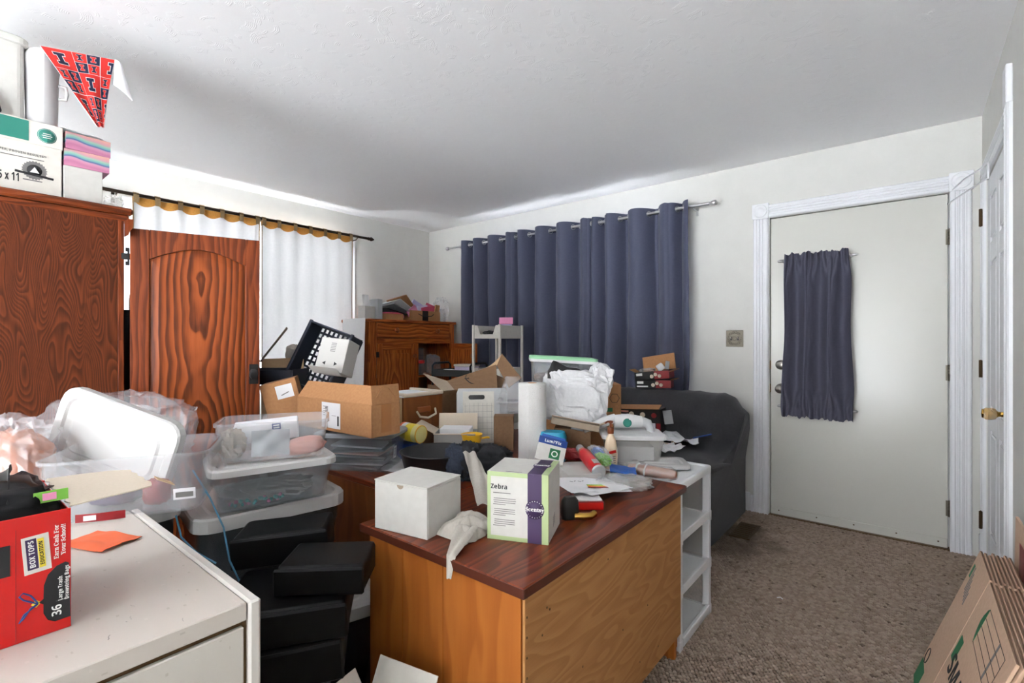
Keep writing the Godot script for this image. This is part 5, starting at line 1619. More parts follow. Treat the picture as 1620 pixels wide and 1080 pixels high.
	o.transform = Transform3D(Basis.from_euler(Vector3(0, 0, 0)), Vector3.ZERO)
	var a := Vector3(3.17, 0.745, 1.94)
	var e := Vector3(3.362, 0.707, 2.112)
	o.transform = aim(e, a)
	var ln := a.distance_to(e)
	part(o, "can_body", B.new().lathe([Vector2(0.0, 0.003), Vector2(0.021, 0.0), Vector2(0.026, 0.002), Vector2(0.026, 0.002), Vector2(0.0255, 0.006), Vector2(0.0255, ln * 0.68), Vector2(0.022, ln * 0.72), Vector2(0.018, ln * 0.74), Vector2(0, ln * 0.74)], 22).done(), M["red gloss"])
	part(o, "can_base", B.new().lathe([Vector2(0.0, 0.001), Vector2(0.022, -0.001), Vector2(0.027, 0.0), Vector2(0.027, 0.006), Vector2(0.0256, 0.008)], 22).done(), M["silver"])
	part(o, "can_shoulder", B.new().lathe([Vector2(0.019, ln * 0.73), Vector2(0.019, ln * 0.8), Vector2(0.012, ln * 0.83), Vector2(0, ln * 0.83)], 18).done(), M["salmon"])
	part(o, "can_cap", B.new().lathe([Vector2(0.014, ln * 0.82), Vector2(0.0165, ln * 0.83), Vector2(0.0165, ln * 0.96), Vector2(0.012, ln), Vector2(0, ln)], 18).done(), M["silver"])
	part(o, "grey_label", bx(Vector3(0.022, 0.036, 0.002), 0.0), M["grey card"], Vector3(0.0, 0.045, 0.0252))
	# pump bottle
	o = thing("lotion_bottle", "cream lotion bottle with brown pump standing behind the spray can", "bottle", Vector3(3.262, g, 1.83), Vector3(0, 40, 0))
	part(o, "bottle_body", B.new().loft([rr(0.05, 0.034, 0, 0.014), rr(0.056, 0.038, 0.006, 0.017), rr(0.058, 0.04, 0.05, 0.018), rr(0.05, 0.036, 0.1, 0.017), rr(0.04, 0.03, 0.125, 0.014), rr(0.024, 0.024, 0.142, 0.0115), rr(0.022, 0.022, 0.15, 0.0105)]).done(), M["cream bottle"])
	part(o, "pump_collar", B.new().lathe([Vector2(0, 0.148), Vector2(0.0135, 0.148), Vector2(0.0135, 0.172), Vector2(0.011, 0.175), Vector2(0, 0.175)], 16).done(), M["brown pump"])
	part(o, "pump_stem", B.new().lathe([Vector2(0.005, 0.174), Vector2(0.005, 0.192), Vector2(0.01, 0.194), Vector2(0.011, 0.202), Vector2(0, 0.204)], 12).done(), M["brown pump"])
	part(o, "pump_spout", B.new().tube([Vector3(0, 0.198, 0), Vector3(-0.016, 0.2, 0.008), Vector3(-0.026, 0.195, 0.013)], 0.0045, 8).done(), M["brown pump"])
	part(o, "red_label", bx(Vector3(0.03, 0.012, 0.001), 0.0), M["red gloss"], Vector3(0.004, 0.072, 0.0205), Vector3(0, 0, 14))
	for k in 4:
		part(o, "label_line", bx(Vector3(0.026, 0.003, 0.0008), 0.0), M["grey ink"], Vector3(0.004, 0.052 - 0.009 * k, 0.0205), Vector3(0, 0, 10))
	# green and blue toy packet, blue pouch
	o = thing("toy_packet", "clear packet with lime green and blue toys on the spray can", "packet", Vector3(3.30, 0.715, 1.985), Vector3(0, -38, -10))
	part(o, "lime_toy", crumple_mesh(Vector3(0.085, 0.035, 0.05), 61, 0.3, 1.6, 26, 14), M["lime"], Vector3(0.02, 0.0, 0.0))
	part(o, "blue_toy", crumple_mesh(Vector3(0.06, 0.03, 0.045), 62, 0.3, 1.6, 24, 14), M["blue bright"], Vector3(-0.045, 0.004, -0.005))
	part(o, "film_cover", crumple_mesh(Vector3(0.16, 0.048, 0.075), 63, 0.35, 1.5, 28, 16), M["thin film"], Vector3(-0.01, -0.004, 0))
	o = thing("blue_pouch", "flat blue pouch with dark lining near the desk edge", "pouch", Vector3(3.395, 0.69, 1.985), Vector3(8, 30, -6))
	part(o, "pouch_top", paper_mesh(0.1, 0.07, 0.006, 21, 0.004, 8), M["blue bright"])
	part(o, "pouch_lining", paper_mesh(0.096, 0.067, 0.004, 21, 0.006, 8), M["black cloth"], Vector3(0, -0.006, 0.002))
	o = thing("clear_wrap", "crumpled clear wrapping at the desk's rear edge", "plastic wrap", Vector3(3.435, g, 2.065), Vector3(0, 30, 0))
	part(o, "wrap_film", crumple_mesh(Vector3(0.2, 0.045, 0.13), 64, 0.3, 1.2, 40, 18, true), M["milky film"])
	part(o, "wrap_fold", crumple_mesh(Vector3(0.12, 0.05, 0.1), 65, 0.3, 1.2, 30, 16), M["thin film"], Vector3(-0.04, 0, 0.02))
	o = thing("wrapped_rolling_pin", "wooden rolling pin in clear wrap at the desk corner", "rolling pin")
	o.transform = aim(Vector3(3.572, 0.684, 1.885), Vector3(3.37, 0.684, 1.905))
	part(o, "wood_roller", B.new().lathe([Vector2(0, 0), Vector2(0.012, 0.002), Vector2(0.019, 0.02), Vector2(0.021, 0.06), Vector2(0.021, 0.17), Vector2(0.016, 0.19), Vector2(0, 0.195)], 16).done(), M["wood knob"])
	part(o, "film_sleeve", B.new().lathe([Vector2(0.018, 0.0), Vector2(0.026, 0.02), Vector2(0.024, 0.1), Vector2(0.03, 0.16), Vector2(0.022, 0.21)], 9).done(), M["milky film"])
	for k in 2:
		part(o, "white_tie", B.new().ring_torus(Vector3(0, 0.12 + 0.035 * k, 0), Vector3(0, 1, 0.15), 0.0245, 0.0032, 16, 6).done(), M["white plastic"])
	# white and blue bulb box, tilted
	o = thing("bulb_box", "tilted white box with blue lettered panel and green logo", "box", Vector3(3.135, 0.70, 2.12), Vector3(-34, 42, -16))
	part(o, "box_body", bx0(Vector3(0.115, 0.1, 0.07), 0.0012), M["white card"])
	part(o, "blue_panel", bx(Vector3(0.116, 0.03, 0.071), 0.0), M["blue ink"], Vector3(0, 0.0858, 0.0))
	part(o, "window_film", B.new().span(Vector3(-0.05, 0.1, -0.03), Vector3(0.05, 0.116, 0.028), 0.003).done(), M["blue bright"])
	txt(o, "Lumi'Fix", 0.012, M["white ink"], Vector3(0, 0.085, 0.036))
	var lg := part(o, "green_logo", bx(Vector3(0.042, 0.042, 0.0008), 0.0), M["green print"], Vector3(0.016, 0.036, 0.0354))
	part(lg, "logo_ring", B.new().ring_torus(Vector3.ZERO, Vector3(0, 0, 1), 0.011, 0.0022, 14, 4).done(), M["white ink"], Vector3(0, 0, 0.0004))
	solo("leaning_card", "thin card leaning beside the bulb box", "card", bx0(Vector3(0.003, 0.11, 0.08), 0.0008), M["paper"], Vector3(3.055, g, 2.185), Vector3(0, 40, 34))
	o = thing("cyan_tub", "small cyan plastic tub behind the bulb box", "tub", Vector3(3.03, 0.65, 1.93), Vector3(0, 20, 0))
	part(o, "tub_shell", B.new().loft([rr(0.09, 0.07, 0, 0.02), rr(0.11, 0.085, 0.02, 0.025), rr(0.115, 0.09, 0.12, 0.028), rr(0.1, 0.075, 0.145, 0.026)]).done(), M["cyan plastic"])
	solo("dark_red_packet", "dark red packet wedged under the cardboard tray", "packet", crumple_mesh(Vector3(0.09, 0.05, 0.05), 67, 0.25, 1.5, 22, 12), M["dark red"], Vector3(3.15, 0.69, 1.95), Vector3(0, 20, 0))
	o = thing("grey_folder", "light grey board sloping under the spray can", "board", Vector3(3.255, g, 2.09), Vector3(0, 48, 0))
	part(o, "board", B.new().box(Vector3(0, 0.026, 0), Vector3(0.13, 0.05, 0.19), 0.002).done(), M["grey card"])
	# cardboard tray that carries the white mailing bag
	o = thing("cardboard_tray", "shallow cardboard tray under the white mailing bag", "tray", Vector3(3.045, 0.798, 1.77), Vector3(-4, 30, -9))
	carton(o, 0.22, 0.03, 0.16, M["kraft grey"], [["s", 70.0, 0.03], ["e", 60.0, 0.03]])
	solo("tray_support_box", "brown box holding up the cardboard tray", "box", bx0(Vector3(0.17, 0.14, 0.12), 0.002), M["kraft dark"], Vector3(3.02, 0.6505, 1.75), Vector3(0, 30, 0))
	o = thing("mailing_bag", "large crumpled white plastic mailing bag in the middle of the heap", "plastic bag", Vector3(2.995, 0.806, 1.715), Vector3(0, 36, -4))
	part(o, "bag_film", crumple_mesh(Vector3(0.30, 0.25, 0.17), 71, 0.22, 0.85, 44, 28, false, 0.55), M["white bag film"])
	part(o, "bag_corner", crumple_mesh(Vector3(0.13, 0.21, 0.1), 72, 0.24, 1.0, 30, 22, false, 0.7), M["white bag film"], Vector3(0.075, 0.085, 0.0), Vector3(0, 0, -18))
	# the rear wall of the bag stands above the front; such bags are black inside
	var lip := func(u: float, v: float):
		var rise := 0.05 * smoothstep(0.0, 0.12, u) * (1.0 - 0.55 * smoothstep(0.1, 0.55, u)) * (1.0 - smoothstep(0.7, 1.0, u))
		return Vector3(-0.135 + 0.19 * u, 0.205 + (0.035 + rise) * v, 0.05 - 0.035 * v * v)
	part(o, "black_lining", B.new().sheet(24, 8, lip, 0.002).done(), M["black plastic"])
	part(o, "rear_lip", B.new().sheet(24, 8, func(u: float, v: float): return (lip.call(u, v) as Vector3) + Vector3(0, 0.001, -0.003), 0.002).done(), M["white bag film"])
	# handheld cleaner with white tubes
	o = thing("handheld_cleaner", "white handheld cleaner with hose lying on the white bin", "appliance", Vector3(3.19, 0.792, 1.68), Vector3(0, 0, 0))
	part(o, "hose", B.new().tube([Vector3(-0.10, 0.0, 0.09), Vector3(-0.06, 0.012, 0.05), Vector3(-0.03, 0.03, 0.01), Vector3(0.0, 0.045, -0.03)], [0.022, 0.021, 0.024, 0.02], 14).done(), M["white plastic"])
	part(o, "nozzle", B.new().tube([Vector3(-0.145, 0.004, 0.125), Vector3(-0.10, 0.002, 0.09)], [0.006, 0.017], 12).done(), M["light grey plastic"])
	part(o, "motor_body", B.new().tube([Vector3(0.0, 0.03, -0.02), Vector3(0.05, 0.032, -0.06), Vector3(0.1, 0.028, -0.1)], [0.03, 0.034, 0.026], 16).done(), M["white plastic"])
	part(o, "handle_end", B.new().tube([Vector3(0.1, 0.028, -0.1), Vector3(0.125, 0.02, -0.115), Vector3(0.135, -0.004, -0.115), Vector3(0.136, -0.03, -0.112)], [0.024, 0.022, 0.018, 0.02], 12).done(), M["light grey plastic"])
	part(o, "teal_badge", B.new().lathe([Vector2(0.02, 0), Vector2(0.02, 0.003), Vector2(0.012, 0.005), Vector2(0, 0.005)], 16).done(), M["teal print"], Vector3(0.062, 0.028, -0.03), Vector3(80, 40, 0))
	o = thing("white_lidded_bin", "frosted white lidded bin on the drawer cart", "storage bin", Vector3(3.275, 0.6505, 1.655), Vector3(0, 34, 0))
	part(o, "bin_shell", bin_mesh(0.26, 0.2, 0.125, 0.02, 0.03, 0.003, 0.006), M["milky film"])
	part(o, "lid", lid_mesh(0.28, 0.22, 0.035, 0.01, 0.008), M["white plastic"], Vector3(0, 0.124, 0))
	part(o, "packed_papers", bx0(Vector3(0.18, 0.07, 0.12), 0.003), M["paper"], Vector3(0, 0.006, 0))
	solo("white_bin_lid", "loose white lid lying on the drawer cart", "lid", lid_mesh(0.24, 0.16, 0.03, 0.008, 0.01), M["lid plastic"], Vector3(3.405, 0.66, 1.65), Vector3(0, 34, 0))

func aim(base: Vector3, tip: Vector3) -> Transform3D:
	var y := (tip - base).normalized()
	var x := y.cross(Vector3.UP).normalized()
	return Transform3D(Basis(x, y, x.cross(y)), base)

func scent_box(g: float) -> void:
	var o := thing("scent_warmer_box", "lime and white product box with purple band on the desk", "box", Vector3(3.405, g, 2.62), Vector3(0, 23, 0))
	part(o, "box_body", bx0(Vector3(0.172, 0.187, 0.164), 0.001), M["white card"])
	var z := 0.0823
	for r in [[-0.086, -0.076, 0.0, 0.187], [0.068, 0.086, 0.0, 0.187], [-0.076, 0.029, 0.0, 0.012], [-0.076, 0.029, 0.174, 0.187]]:
		part(o, "lime_border", B.new().span(Vector3(r[0], r[2] + 0.0003, z - 0.0005), Vector3(r[1], r[3] - 0.0003, z), 0.0).done(), M["lime pale"])
	part(o, "purple_band", B.new().span(Vector3(0.029, 0.0003, z - 0.0005), Vector3(0.068, 0.1868, z + 0.0003), 0.0).done(), M["purple print"])
	part(o, "purple_band", B.new().span(Vector3(0.029, 0.187, -0.081), Vector3(0.068, 0.1876, 0.0824), 0.0).done(), M["purple print"])
	part(o, "lime_border", B.new().span(Vector3(0.068, 0.187, -0.081), Vector3(0.0858, 0.1875, 0.0822), 0.0).done(), M["lime pale"])
	part(o, "lime_border", B.new().span(Vector3(0.0858, 0.0003, 0.074), Vector3(0.0863, 0.1868, 0.0822), 0.0).done(), M["lime pale"])
	var s := part(o, "round_seal", B.new().lathe([Vector2(0.026, 0), Vector2(0.026, 0.0008), Vector2(0, 0.0009)], 30).done(), M["purple print"], Vector3(0.049, 0.092, z), Vector3(90, 0, 0))
	txt(s, "Scentsy", 0.0095, M["white ink"], Vector3(0, 0.0014, 0), Vector3(-90, 0, 0), true)
	for k in 20:
		var a := TAU * k / 20.0
		part(s, "seal_dot", bx(Vector3(0.0018, 0.0006, 0.0018), 0.0), M["white ink"], Vector3(cos(a) * 0.0222, 0.001, sin(a) * 0.0222))
	var s2 := part(o, "top_seal", B.new().lathe([Vector2(0.026, 0), Vector2(0.026, 0.0006), Vector2(0, 0.0007)], 30).done(), M["purple print"], Vector3(0.049, 0.1876, -0.01))
	txt(s2, "Scentsy", 0.0085, M["white ink"], Vector3(0, 0.0012, 0), Vector3(-90, 0, 0), true)
	txt(o, "Zebra", 0.0125, M["ink"], Vector3(-0.052, 0.146, z))
	part(o, "print_line", bx(Vector3(0.05, 0.0022, 0.0004), 0.0), M["grey ink"], Vector3(-0.044, 0.129, z))
	for p in 3:
		for k in 4:
			part(o, "print_line", bx(Vector3(0.066 - (0.03 if k == 3 else rng.randf() * 0.01), 0.0018, 0.0004), 0.0), M["grey ink"], Vector3(-0.036 - (0.015 if k == 3 else 0.0), 0.114 - 0.029 * p - 0.0055 * k, z))
	part(o, "tab_cut", B.new().span(Vector3(-0.035, 0.1872, 0.074), Vector3(0.012, 0.1877, 0.0752), 0.0).done(), M["ink"])
	for k in 5:
		part(o, "side_print", bx(Vector3(0.0004, 0.0018, 0.026), 0.0), M["grey ink"], Vector3(0.0862, 0.055 - 0.006 * k, 0.005), Vector3(18, 0, 0))

# thin panel through four corners p0 p1 p2 p3 (in order round its edge), given in the thing's own frame
func panel4(o: Node3D, called: String, p0: Vector3, p1: Vector3, p2: Vector3, p3: Vector3, mat: Material, t := 0.004) -> MeshInstance3D:
	return part(o, called, B.new().sheet(4, 4, func(u: float, v: float): return p0.lerp(p1, u).lerp(p3.lerp(p2, u), v), t, false).done(), mat)

# ---------------------------------------------------------------- the heap on the second desk
func second_desk_clutter() -> void:
	var g := 0.6505
	# bin of magazines
	var o := thing("magazine_bin", "clear bin packed with magazines under the brown shipping box", "storage bin", Vector3(2.405, g, 2.49), Vector3(0, 32, 0))
	part(o, "bin_shell", bin_mesh(0.33, 0.21, 0.15, 0.018, 0.03, 0.003, 0.006), M["smoke plastic"])
	part(o, "lid", lid_mesh(0.35, 0.23, 0.035, 0.01, 0.008), M["grey plastic"], Vector3(0, 0.152, 0))
	for k in 7:
		part(o, "magazine", bx(Vector3(0.22 + 0.01 * (k % 3), 0.008, 0.14), 0.001), [M["charcoal"], M["paper"], M["grey ink"], M["black plastic"], M["pink paper"], M["charcoal"], M["paper"]][k], Vector3(0.008 * (k % 2), 0.014 + 0.014 * k, 0), Vector3(2.0 * (k % 3), 5.0 * (k % 4) - 6.0, 3.0 * ((k % 3) - 1)))
	var bc := part(o, "barcode_label", bx(Vector3(0.0008, 0.05, 0.03), 0.0), M["paper"], Vector3(0.1625, 0.075, 0.035), Vector3(0, 0, -3))
	for k in 6:
		part(bc, "barcode_line", bx(Vector3(0.0004, 0.002 + 0.001 * (k % 2), 0.022), 0.0), M["ink"], Vector3(0.0005, -0.016 + 0.006 * k, 0))
	# brown shipping box with tented flaps
	o = thing("shipping_box", "brown shipping box with white label and tented flaps", "carton", Vector3(2.405, 0.824, 2.568), Vector3(0, 3, 0))
	var w := 0.52
	var d := 0.14
	var h := 0.126
	carton(o, w, h, d, M["kraft"], [["s", -38.0, 0.085], ["n", -40.0, 0.08], ["e", -6.0, 0.075]], null)
	part(o, "packing_paper", crumple_mesh(Vector3(0.3, 0.06, 0.1), 81, 0.3, 1.6, 28, 14), M["chipboard"], Vector3(0.07, 0.085, 0))
	part(o, "parcel_tape", bx(Vector3(0.0006, 0.11, 0.05), 0.0), M["tape"], Vector3(w / 2 + 0.0004, 0.07, 0.0))
	var lb := part(o, "address_label", bx(Vector3(0.13, 0.105, 0.0006), 0.0), M["paper"], Vector3(-0.005, 0.065, d / 2 + 0.0005))
	for k in 5:
		part(lb, "barcode_line", bx(Vector3(0.02, 0.003, 0.0005), 0.0), M["ink"], Vector3(-0.03, 0.035 - 0.0055 * k, 0.0005))
		part(lb, "print_line", bx(Vector3(0.012, 0.0025, 0.0005), 0.0), M["grey ink"], Vector3(-0.048, 0.035 - 0.009 * k, 0.0005))
	part(lb, "barcode_line", bx(Vector3(0.01, 0.04, 0.0005), 0.0), M["ink"], Vector3(0.05, -0.02, 0.0005))
	part(lb, "label_box", bx(Vector3(0.028, 0.0012, 0.0005), 0.0), M["ink"], Vector3(0.02, 0.0, 0.0005))
	# tipped perforated crate
	o = thing("tipped_crate", "black perforated plastic crate tipped on its side in the heap", "crate")
	var tl := Vector3(1.803, 1.293, 2.521)
	var tr := Vector3(2.029, 1.218, 2.44)
	var bl := Vector3(1.993, 1.021, 2.521)
	var ex := (tr - tl).normalized()
	var ey := bl - tl
	var hgt := ey.length()
	ey = (ey - ex * ey.dot(ex)).normalized()
	var nn := ey.cross(ex)
	o.transform = Transform3D(Basis(ex, -ey, ex.cross(-ey)), tl.lerp(tr, 0.5).lerp(bl + (tr - tl) * 0.5, 0.5))
	if o.transform.basis.z.x < 0.0:
		o.transform = Transform3D(Basis(-ex, -ey, (-ex).cross(-ey)), o.transform.origin)
	var cw := 0.26
	var ch := 0.31
	var dp := 0.1
	for s in [-1.0, 1.0]:
		part(o, "crate_wall", B.new().span(Vector3(s * cw / 2 - 0.004, -ch / 2, -dp), Vector3(s * cw / 2 + 0.004, ch / 2, 0), 0.002).done(), M["navy plastic"])
		part(o, "crate_wall", B.new().span(Vector3(-cw / 2, s * ch / 2 - 0.004, -dp), Vector3(cw / 2, s * ch / 2 + 0.004, 0), 0.002).done(), M["navy plastic"])
		part(o, "crate_rim", B.new().span(Vector3(s * cw / 2 - 0.008, -ch / 2 - 0.008, -0.012), Vector3(s * cw / 2 + 0.008, ch / 2 + 0.008, 0.002), 0.003).done(), M["navy plastic"])
	lattice(o, cw, ch, -dp)
	o = thing("barcode_carton", "grey carton with barcode label sliding out of the tipped crate", "carton")
	var a0 := Vector3(2.113, 1.211, 2.547)
	ex = (Vector3(2.256, 1.196, 2.474) - a0).normalized()
	ey = a0 - Vector3(2.148, 1.051, 2.582)
	ey = (ey - ex * ey.dot(ex)).normalized()
	o.transform = Transform3D(Basis(ex, ey, ex.cross(ey)), Vector3(2.19, 1.12, 2.48))
	part(o, "carton_body", bx(Vector3(0.14, 0.16, 0.1), 0.002), M["grey card"])
	part(o, "open_flap", bx(Vector3(0.14, 0.003, 0.06), 0.0005), M["grey card"], Vector3(0, -0.079, 0.075), Vector3(-20, 0, 0))
	for k in 6:
		part(o, "barcode_line", bx(Vector3(0.026, 0.003, 0.0006), 0.0), M["grey ink"], Vector3(0.0, 0.055 - 0.0075 * k, 0.0505))
	for s in [-1.0, 1.0]:
		part(o, "arrow_print", B.new().extrude(PackedVector2Array([Vector2(-0.008, 0), Vector2(0.008, 0.009), Vector2(0.008, -0.009)]), 0, 0.0006).done(), M["ink"], Vector3(s * 0.03, -0.04, 0.0502), Vector3(0, 0, 0 if s < 0.0 else 180))
	o = thing("lower_crate", "second black perforated crate behind the oak door edge", "crate", Vector3(1.82, 0.86, 2.60), Vector3(0, 40, 0))
	for s in [-1.0, 1.0]:
		part(o, "crate_wall", B.new().span(Vector3(s * 0.13 - 0.004, 0, -0.1), Vector3(s * 0.13 + 0.004, 0.2, 0.1), 0.002).done(), M["navy plastic"])
		part(o, "crate_wall", B.new().span(Vector3(-0.13, 0.13, s * 0.1 - 0.004), Vector3(0.13, 0.2, s * 0.1 + 0.004), 0.002).done(), M["navy plastic"])
		part(o, "crate_rib", B.new().span(Vector3(s * 0.06 - 0.006, 0, 0.096), Vector3(s * 0.06 + 0.006, 0.13, 0.104), 0.002).done(), M["navy plastic"])
	o = thing("crate_base_carton", "tall brown carton under the black crates", "carton", Vector3(1.88, g, 2.48), Vector3(0, 40, 0))
	part(o, "carton_body", bx0(Vector3(0.17, 0.205, 0.17), 0.003), M["kraft dark"])
	o = thing("labelled_carton", "brown carton with white label left of the shipping box", "carton", Vector3(2.02, 0.83, 2.62), Vector3(0, 58, 14))
	part(o, "carton_body", bx0(Vector3(0.15, 0.19, 0.16), 0.002), M["kraft"])
	part(o, "address_label", bx(Vector3(0.07, 0.06, 0.0006), 0.0), M["paper"], Vector3(0.02, 0.14, 0.0805))
	part(o, "print_line", bx(Vector3(0.035, 0.004, 0.0006), 0.0), M["grey ink"], Vector3(0.02, 0.13, 0.081), Vector3(0, 0, 15))
	o = thing("open_pale_carton", "pale open carton flap behind the tipped crate", "carton")
	panel4(o, "carton_wall", Vector3(1.598, 1.103, 2.56), Vector3(1.863, 1.113, 2.472), Vector3(1.863, 0.66, 2.472), Vector3(1.598, 0.66, 2.56), M["kraft pale"])
	panel4(o, "raised_flap", Vector3(1.59, 1.083, 2.566), Vector3(1.60, 1.09, 2.575), Vector3(1.765, 1.27, 2.51), Vector3(1.751, 1.262, 2.499), M["kraft grey"])
	panel4(o, "carton_wall", Vector3(1.598, 1.103, 2.56), Vector3(1.50, 1.09, 2.40), Vector3(1.50, 0.66, 2.40), Vector3(1.598, 0.66, 2.56), M["kraft pale"])
	solo("white_rag", "crumpled white rag behind the pale carton", "rag", crumple_mesh(Vector3(0.12, 0.1, 0.08), 84, 0.3, 1.6, 26, 16, true), M["grey shirt cloth"], Vector3(1.72, 1.08, 2.44))
	# crate with leather end and rope handle
	o = thing("handled_crate", "brown chest with rope handle and pale wooden lid", "chest", Vector3(2.225, 0.75, 2.085))
	part(o, "end_panel", B.new().span(Vector3(0.1, 0.0, -0.128), Vector3(0.116, 0.168, 0.128), 0.002).done(), M["brown laminate"])
	part(o, "front_panel", B.new().span(Vector3(-0.12, 0.0, 0.11), Vector3(0.1, 0.165, 0.126), 0.002).done(), M["kraft pale"])
	part(o, "rear_panel", B.new().span(Vector3(-0.12, 0.0, -0.126), Vector3(0.1, 0.165, -0.11), 0.002).done(), M["kraft pale"])
	part(o, "chest_floor", B.new().span(Vector3(-0.12, 0.0, -0.11), Vector3(0.1, 0.012, 0.11), 0.001).done(), M["kraft pale"])
	part(o, "end_panel", B.new().span(Vector3(-0.136, 0.0, -0.128), Vector3(-0.12, 0.168, 0.128), 0.002).done(), M["brown laminate"])
	var lidp := part(o, "lid_board", B.new().span(Vector3(-0.136, 0.168, -0.13), Vector3(0.118, 0.176, 0.13), 0.002).done(), M["paper"])
	for z in [-0.12, 0.12]:
		part(lidp, "lid_batten", B.new().span(Vector3(-0.136, 0.176, z - 0.012), Vector3(0.118, 0.188, z + 0.012), 0.003).done(), M["chipboard"])
	part(lidp, "lid_batten", B.new().span(Vector3(0.1, 0.17, -0.13), Vector3(0.122, 0.186, 0.13), 0.003).done(), M["chipboard"])
	part(o, "leather_tab", B.new().span(Vector3(0.116, 0.085, -0.04), Vector3(0.126, 0.115, 0.05), 0.004).done(), M["wood knob"])
	part(o, "rope_handle", B.new().tube([Vector3(0.126, 0.095, 0.055), Vector3(0.146, 0.07, 0.05), Vector3(0.15, 0.06, 0.0), Vector3(0.146, 0.075, -0.055), Vector3(0.128, 0.1, -0.065)], 0.0055, 8).done(), M["chipboard"])
	for k in 3:
		part(o, "stencil_mark", bx(Vector3(0.02, 0.03, 0.0008), 0.0), M["kraft dark"], Vector3(-0.03 + 0.04 * k, 0.08 - 0.02 * (k % 2), 0.1264), Vector3(0, 0, 15 * (k - 1)))
	solo("chest_stand", "brown carton under the chest with the rope handle", "carton", bx0(Vector3(0.24, 0.099, 0.25), 0.002), M["kraft dark"], Vector3(2.22, g, 2.085))
	# yellow canister on its side
	o = thing("wipes_canister", "yellow labelled canister lying in front of the chest", "canister")
	o.transform = aim(Vector3(2.54, 0.772, 2.27), Vector3(2.425, 0.778, 2.285))
	part(o, "canister_body", B.new().lathe([Vector2(0.0, 0.004), Vector2(0.036, 0.0), Vector2(0.041, 0.003), Vector2(0.041, 0.003), Vector2(0.041, 0.02), Vector2(0.041, 0.112), Vector2(0.038, 0.116), Vector2(0, 0.117)], 24).done(), M["lemon plastic"])
	part(o, "yellow_sleeve", B.new().lathe([Vector2(0.0414, 0.03), Vector2(0.0418, 0.031), Vector2(0.0418, 0.075), Vector2(0.0414, 0.076)], 24).done(), M["yellow label"])
	part(o, "white_sleeve", B.new().lathe([Vector2(0.0414, 0.076), Vector2(0.0418, 0.077), Vector2(0.0418, 0.1), Vector2(0.0414, 0.101)], 24).done(), M["paper"])
	part(o, "orange_band", B.new().lathe([Vector2(0.0414, 0.101), Vector2(0.0419, 0.102), Vector2(0.0419, 0.114), Vector2(0.0414, 0.115)], 24).done(), M["orange card"])
	part(o, "end_rim", B.new().ring_torus(Vector3(0, 0.003, 0), Vector3(0, 1, 0), 0.039, 0.003, 24, 6).done(), M["yellow plastic"])
	solo("canister_stack_box", "small dark blue box below the yellow canister", "box", bx0(Vector3(0.09, 0.078, 0.07), 0.002), M["blue ink"], Vector3(2.475, g, 2.28), Vector3(0, 20, 0))
	# patterned box, open, with a white carton inside
	o = thing("patterned_box", "open grey patterned box with white flaps and contents", "box", Vector3(2.52, 0.69, 2.03), Vector3(0, 38, 0))
	carton(o, 0.2, 0.06, 0.14, M["grey card"], [["w", 62.0, 0.1], ["n", 4.0, 0.08], ["s", 84.0, 0.03]], M["chipboard"], 0.003)
	part(o, "white_content", bx0(Vector3(0.15, 0.03, 0.08), 0.002), M["paper"], Vector3(0.0, 0.05, -0.01), Vector3(4, -6, 0))
	solo("flat_white_packet", "white packet under the patterned box", "packet", bx0(Vector3(0.2, 0.038, 0.15), 0.006), M["paper"], Vector3(2.51, g, 2.03), Vector3(0, 30, 0))
	# paper trimmer on edge
	o = thing("paper_trimmer", "grey paper trimmer with gridded cream board standing on edge", "paper trimmer", Vector3(2.51, g, 1.83), Vector3(-4, 47, 0))
	part(o, "frame", B.new().loft([rr(0.27, 0.03, 0.0, 0.008), rr(0.27, 0.034, 0.27, 0.01), rr(0.25, 0.03, 0.296, 0.01)]).done(), M["light grey plastic"])
	var bd := part(o, "grid_board", bx(Vector3(0.165, 0.27, 0.003), 0.001), M["lemon plastic"], Vector3(-0.02, 0.145, 0.018))
	bd.material_override = M["cream card"]
	for k in 7:
		part(bd, "grid_line", bx(Vector3(0.0008, 0.2, 0.0005), 0.0), M["grey ink"], Vector3(-0.07 + 0.023 * k, -0.025, 0.0018))
		part(bd, "grid_line", bx(Vector3(0.15, 0.0008, 0.0005), 0.0), M["grey ink"], Vector3(0, -0.12 + 0.03 * k, 0.0018))
	part(bd, "hand_slot", B.new().loft([rr(0.085, 0.024, 0, 0.011), rr(0.085, 0.024, 0.001, 0.011)]).done(), M["charcoal"], Vector3(-0.01, 0.105, 0.0014), Vector3(90, 0, 0))
	part(o, "thumb_recess", B.new().lathe([Vector2(0.018, 0), Vector2(0.016, 0.003), Vector2(0.012, 0.001), Vector2(0, 0.0)], 18).done(), M["grey plastic"], Vector3(0.098, 0.23, 0.018), Vector3(90, 0, 0))
	part(o, "blade_arm", B.new().span(Vector3(0.09, 0.0, 0.017), Vector3(0.115, 0.13, 0.03), 0.004).done(), M["white plastic"])
	# behind the trimmer
	solo("narrow_brown_box", "narrow brown box beside the paper towel roll", "box", bx0(Vector3(0.1, 0.17, 0.09), 0.002), M["kraft dark"], Vector3(2.66, g, 1.83), Vector3(0, 38, 0))
	o = thing("clear_clamshell", "clear plastic clamshell packaging above the narrow brown box", "packaging", Vector3(2.645, 0.823, 1.745), Vector3(0, 40, 0))
	part(o, "shell", B.new().loft([rr(0.13, 0.08, 0, 0.02), rr(0.13, 0.08, 0.05, 0.02), rr(0.16, 0.1, 0.06, 0.02), rr(0.11, 0.06, 0.13, 0.02), rr(0.07, 0.04, 0.19, 0.015)]).done(), M["thin film"])
	part(o, "fold_rim", B.new().loft([rr(0.17, 0.11, 0.055, 0.02), rr(0.17, 0.11, 0.062, 0.02)]).done(), M["milky film"])
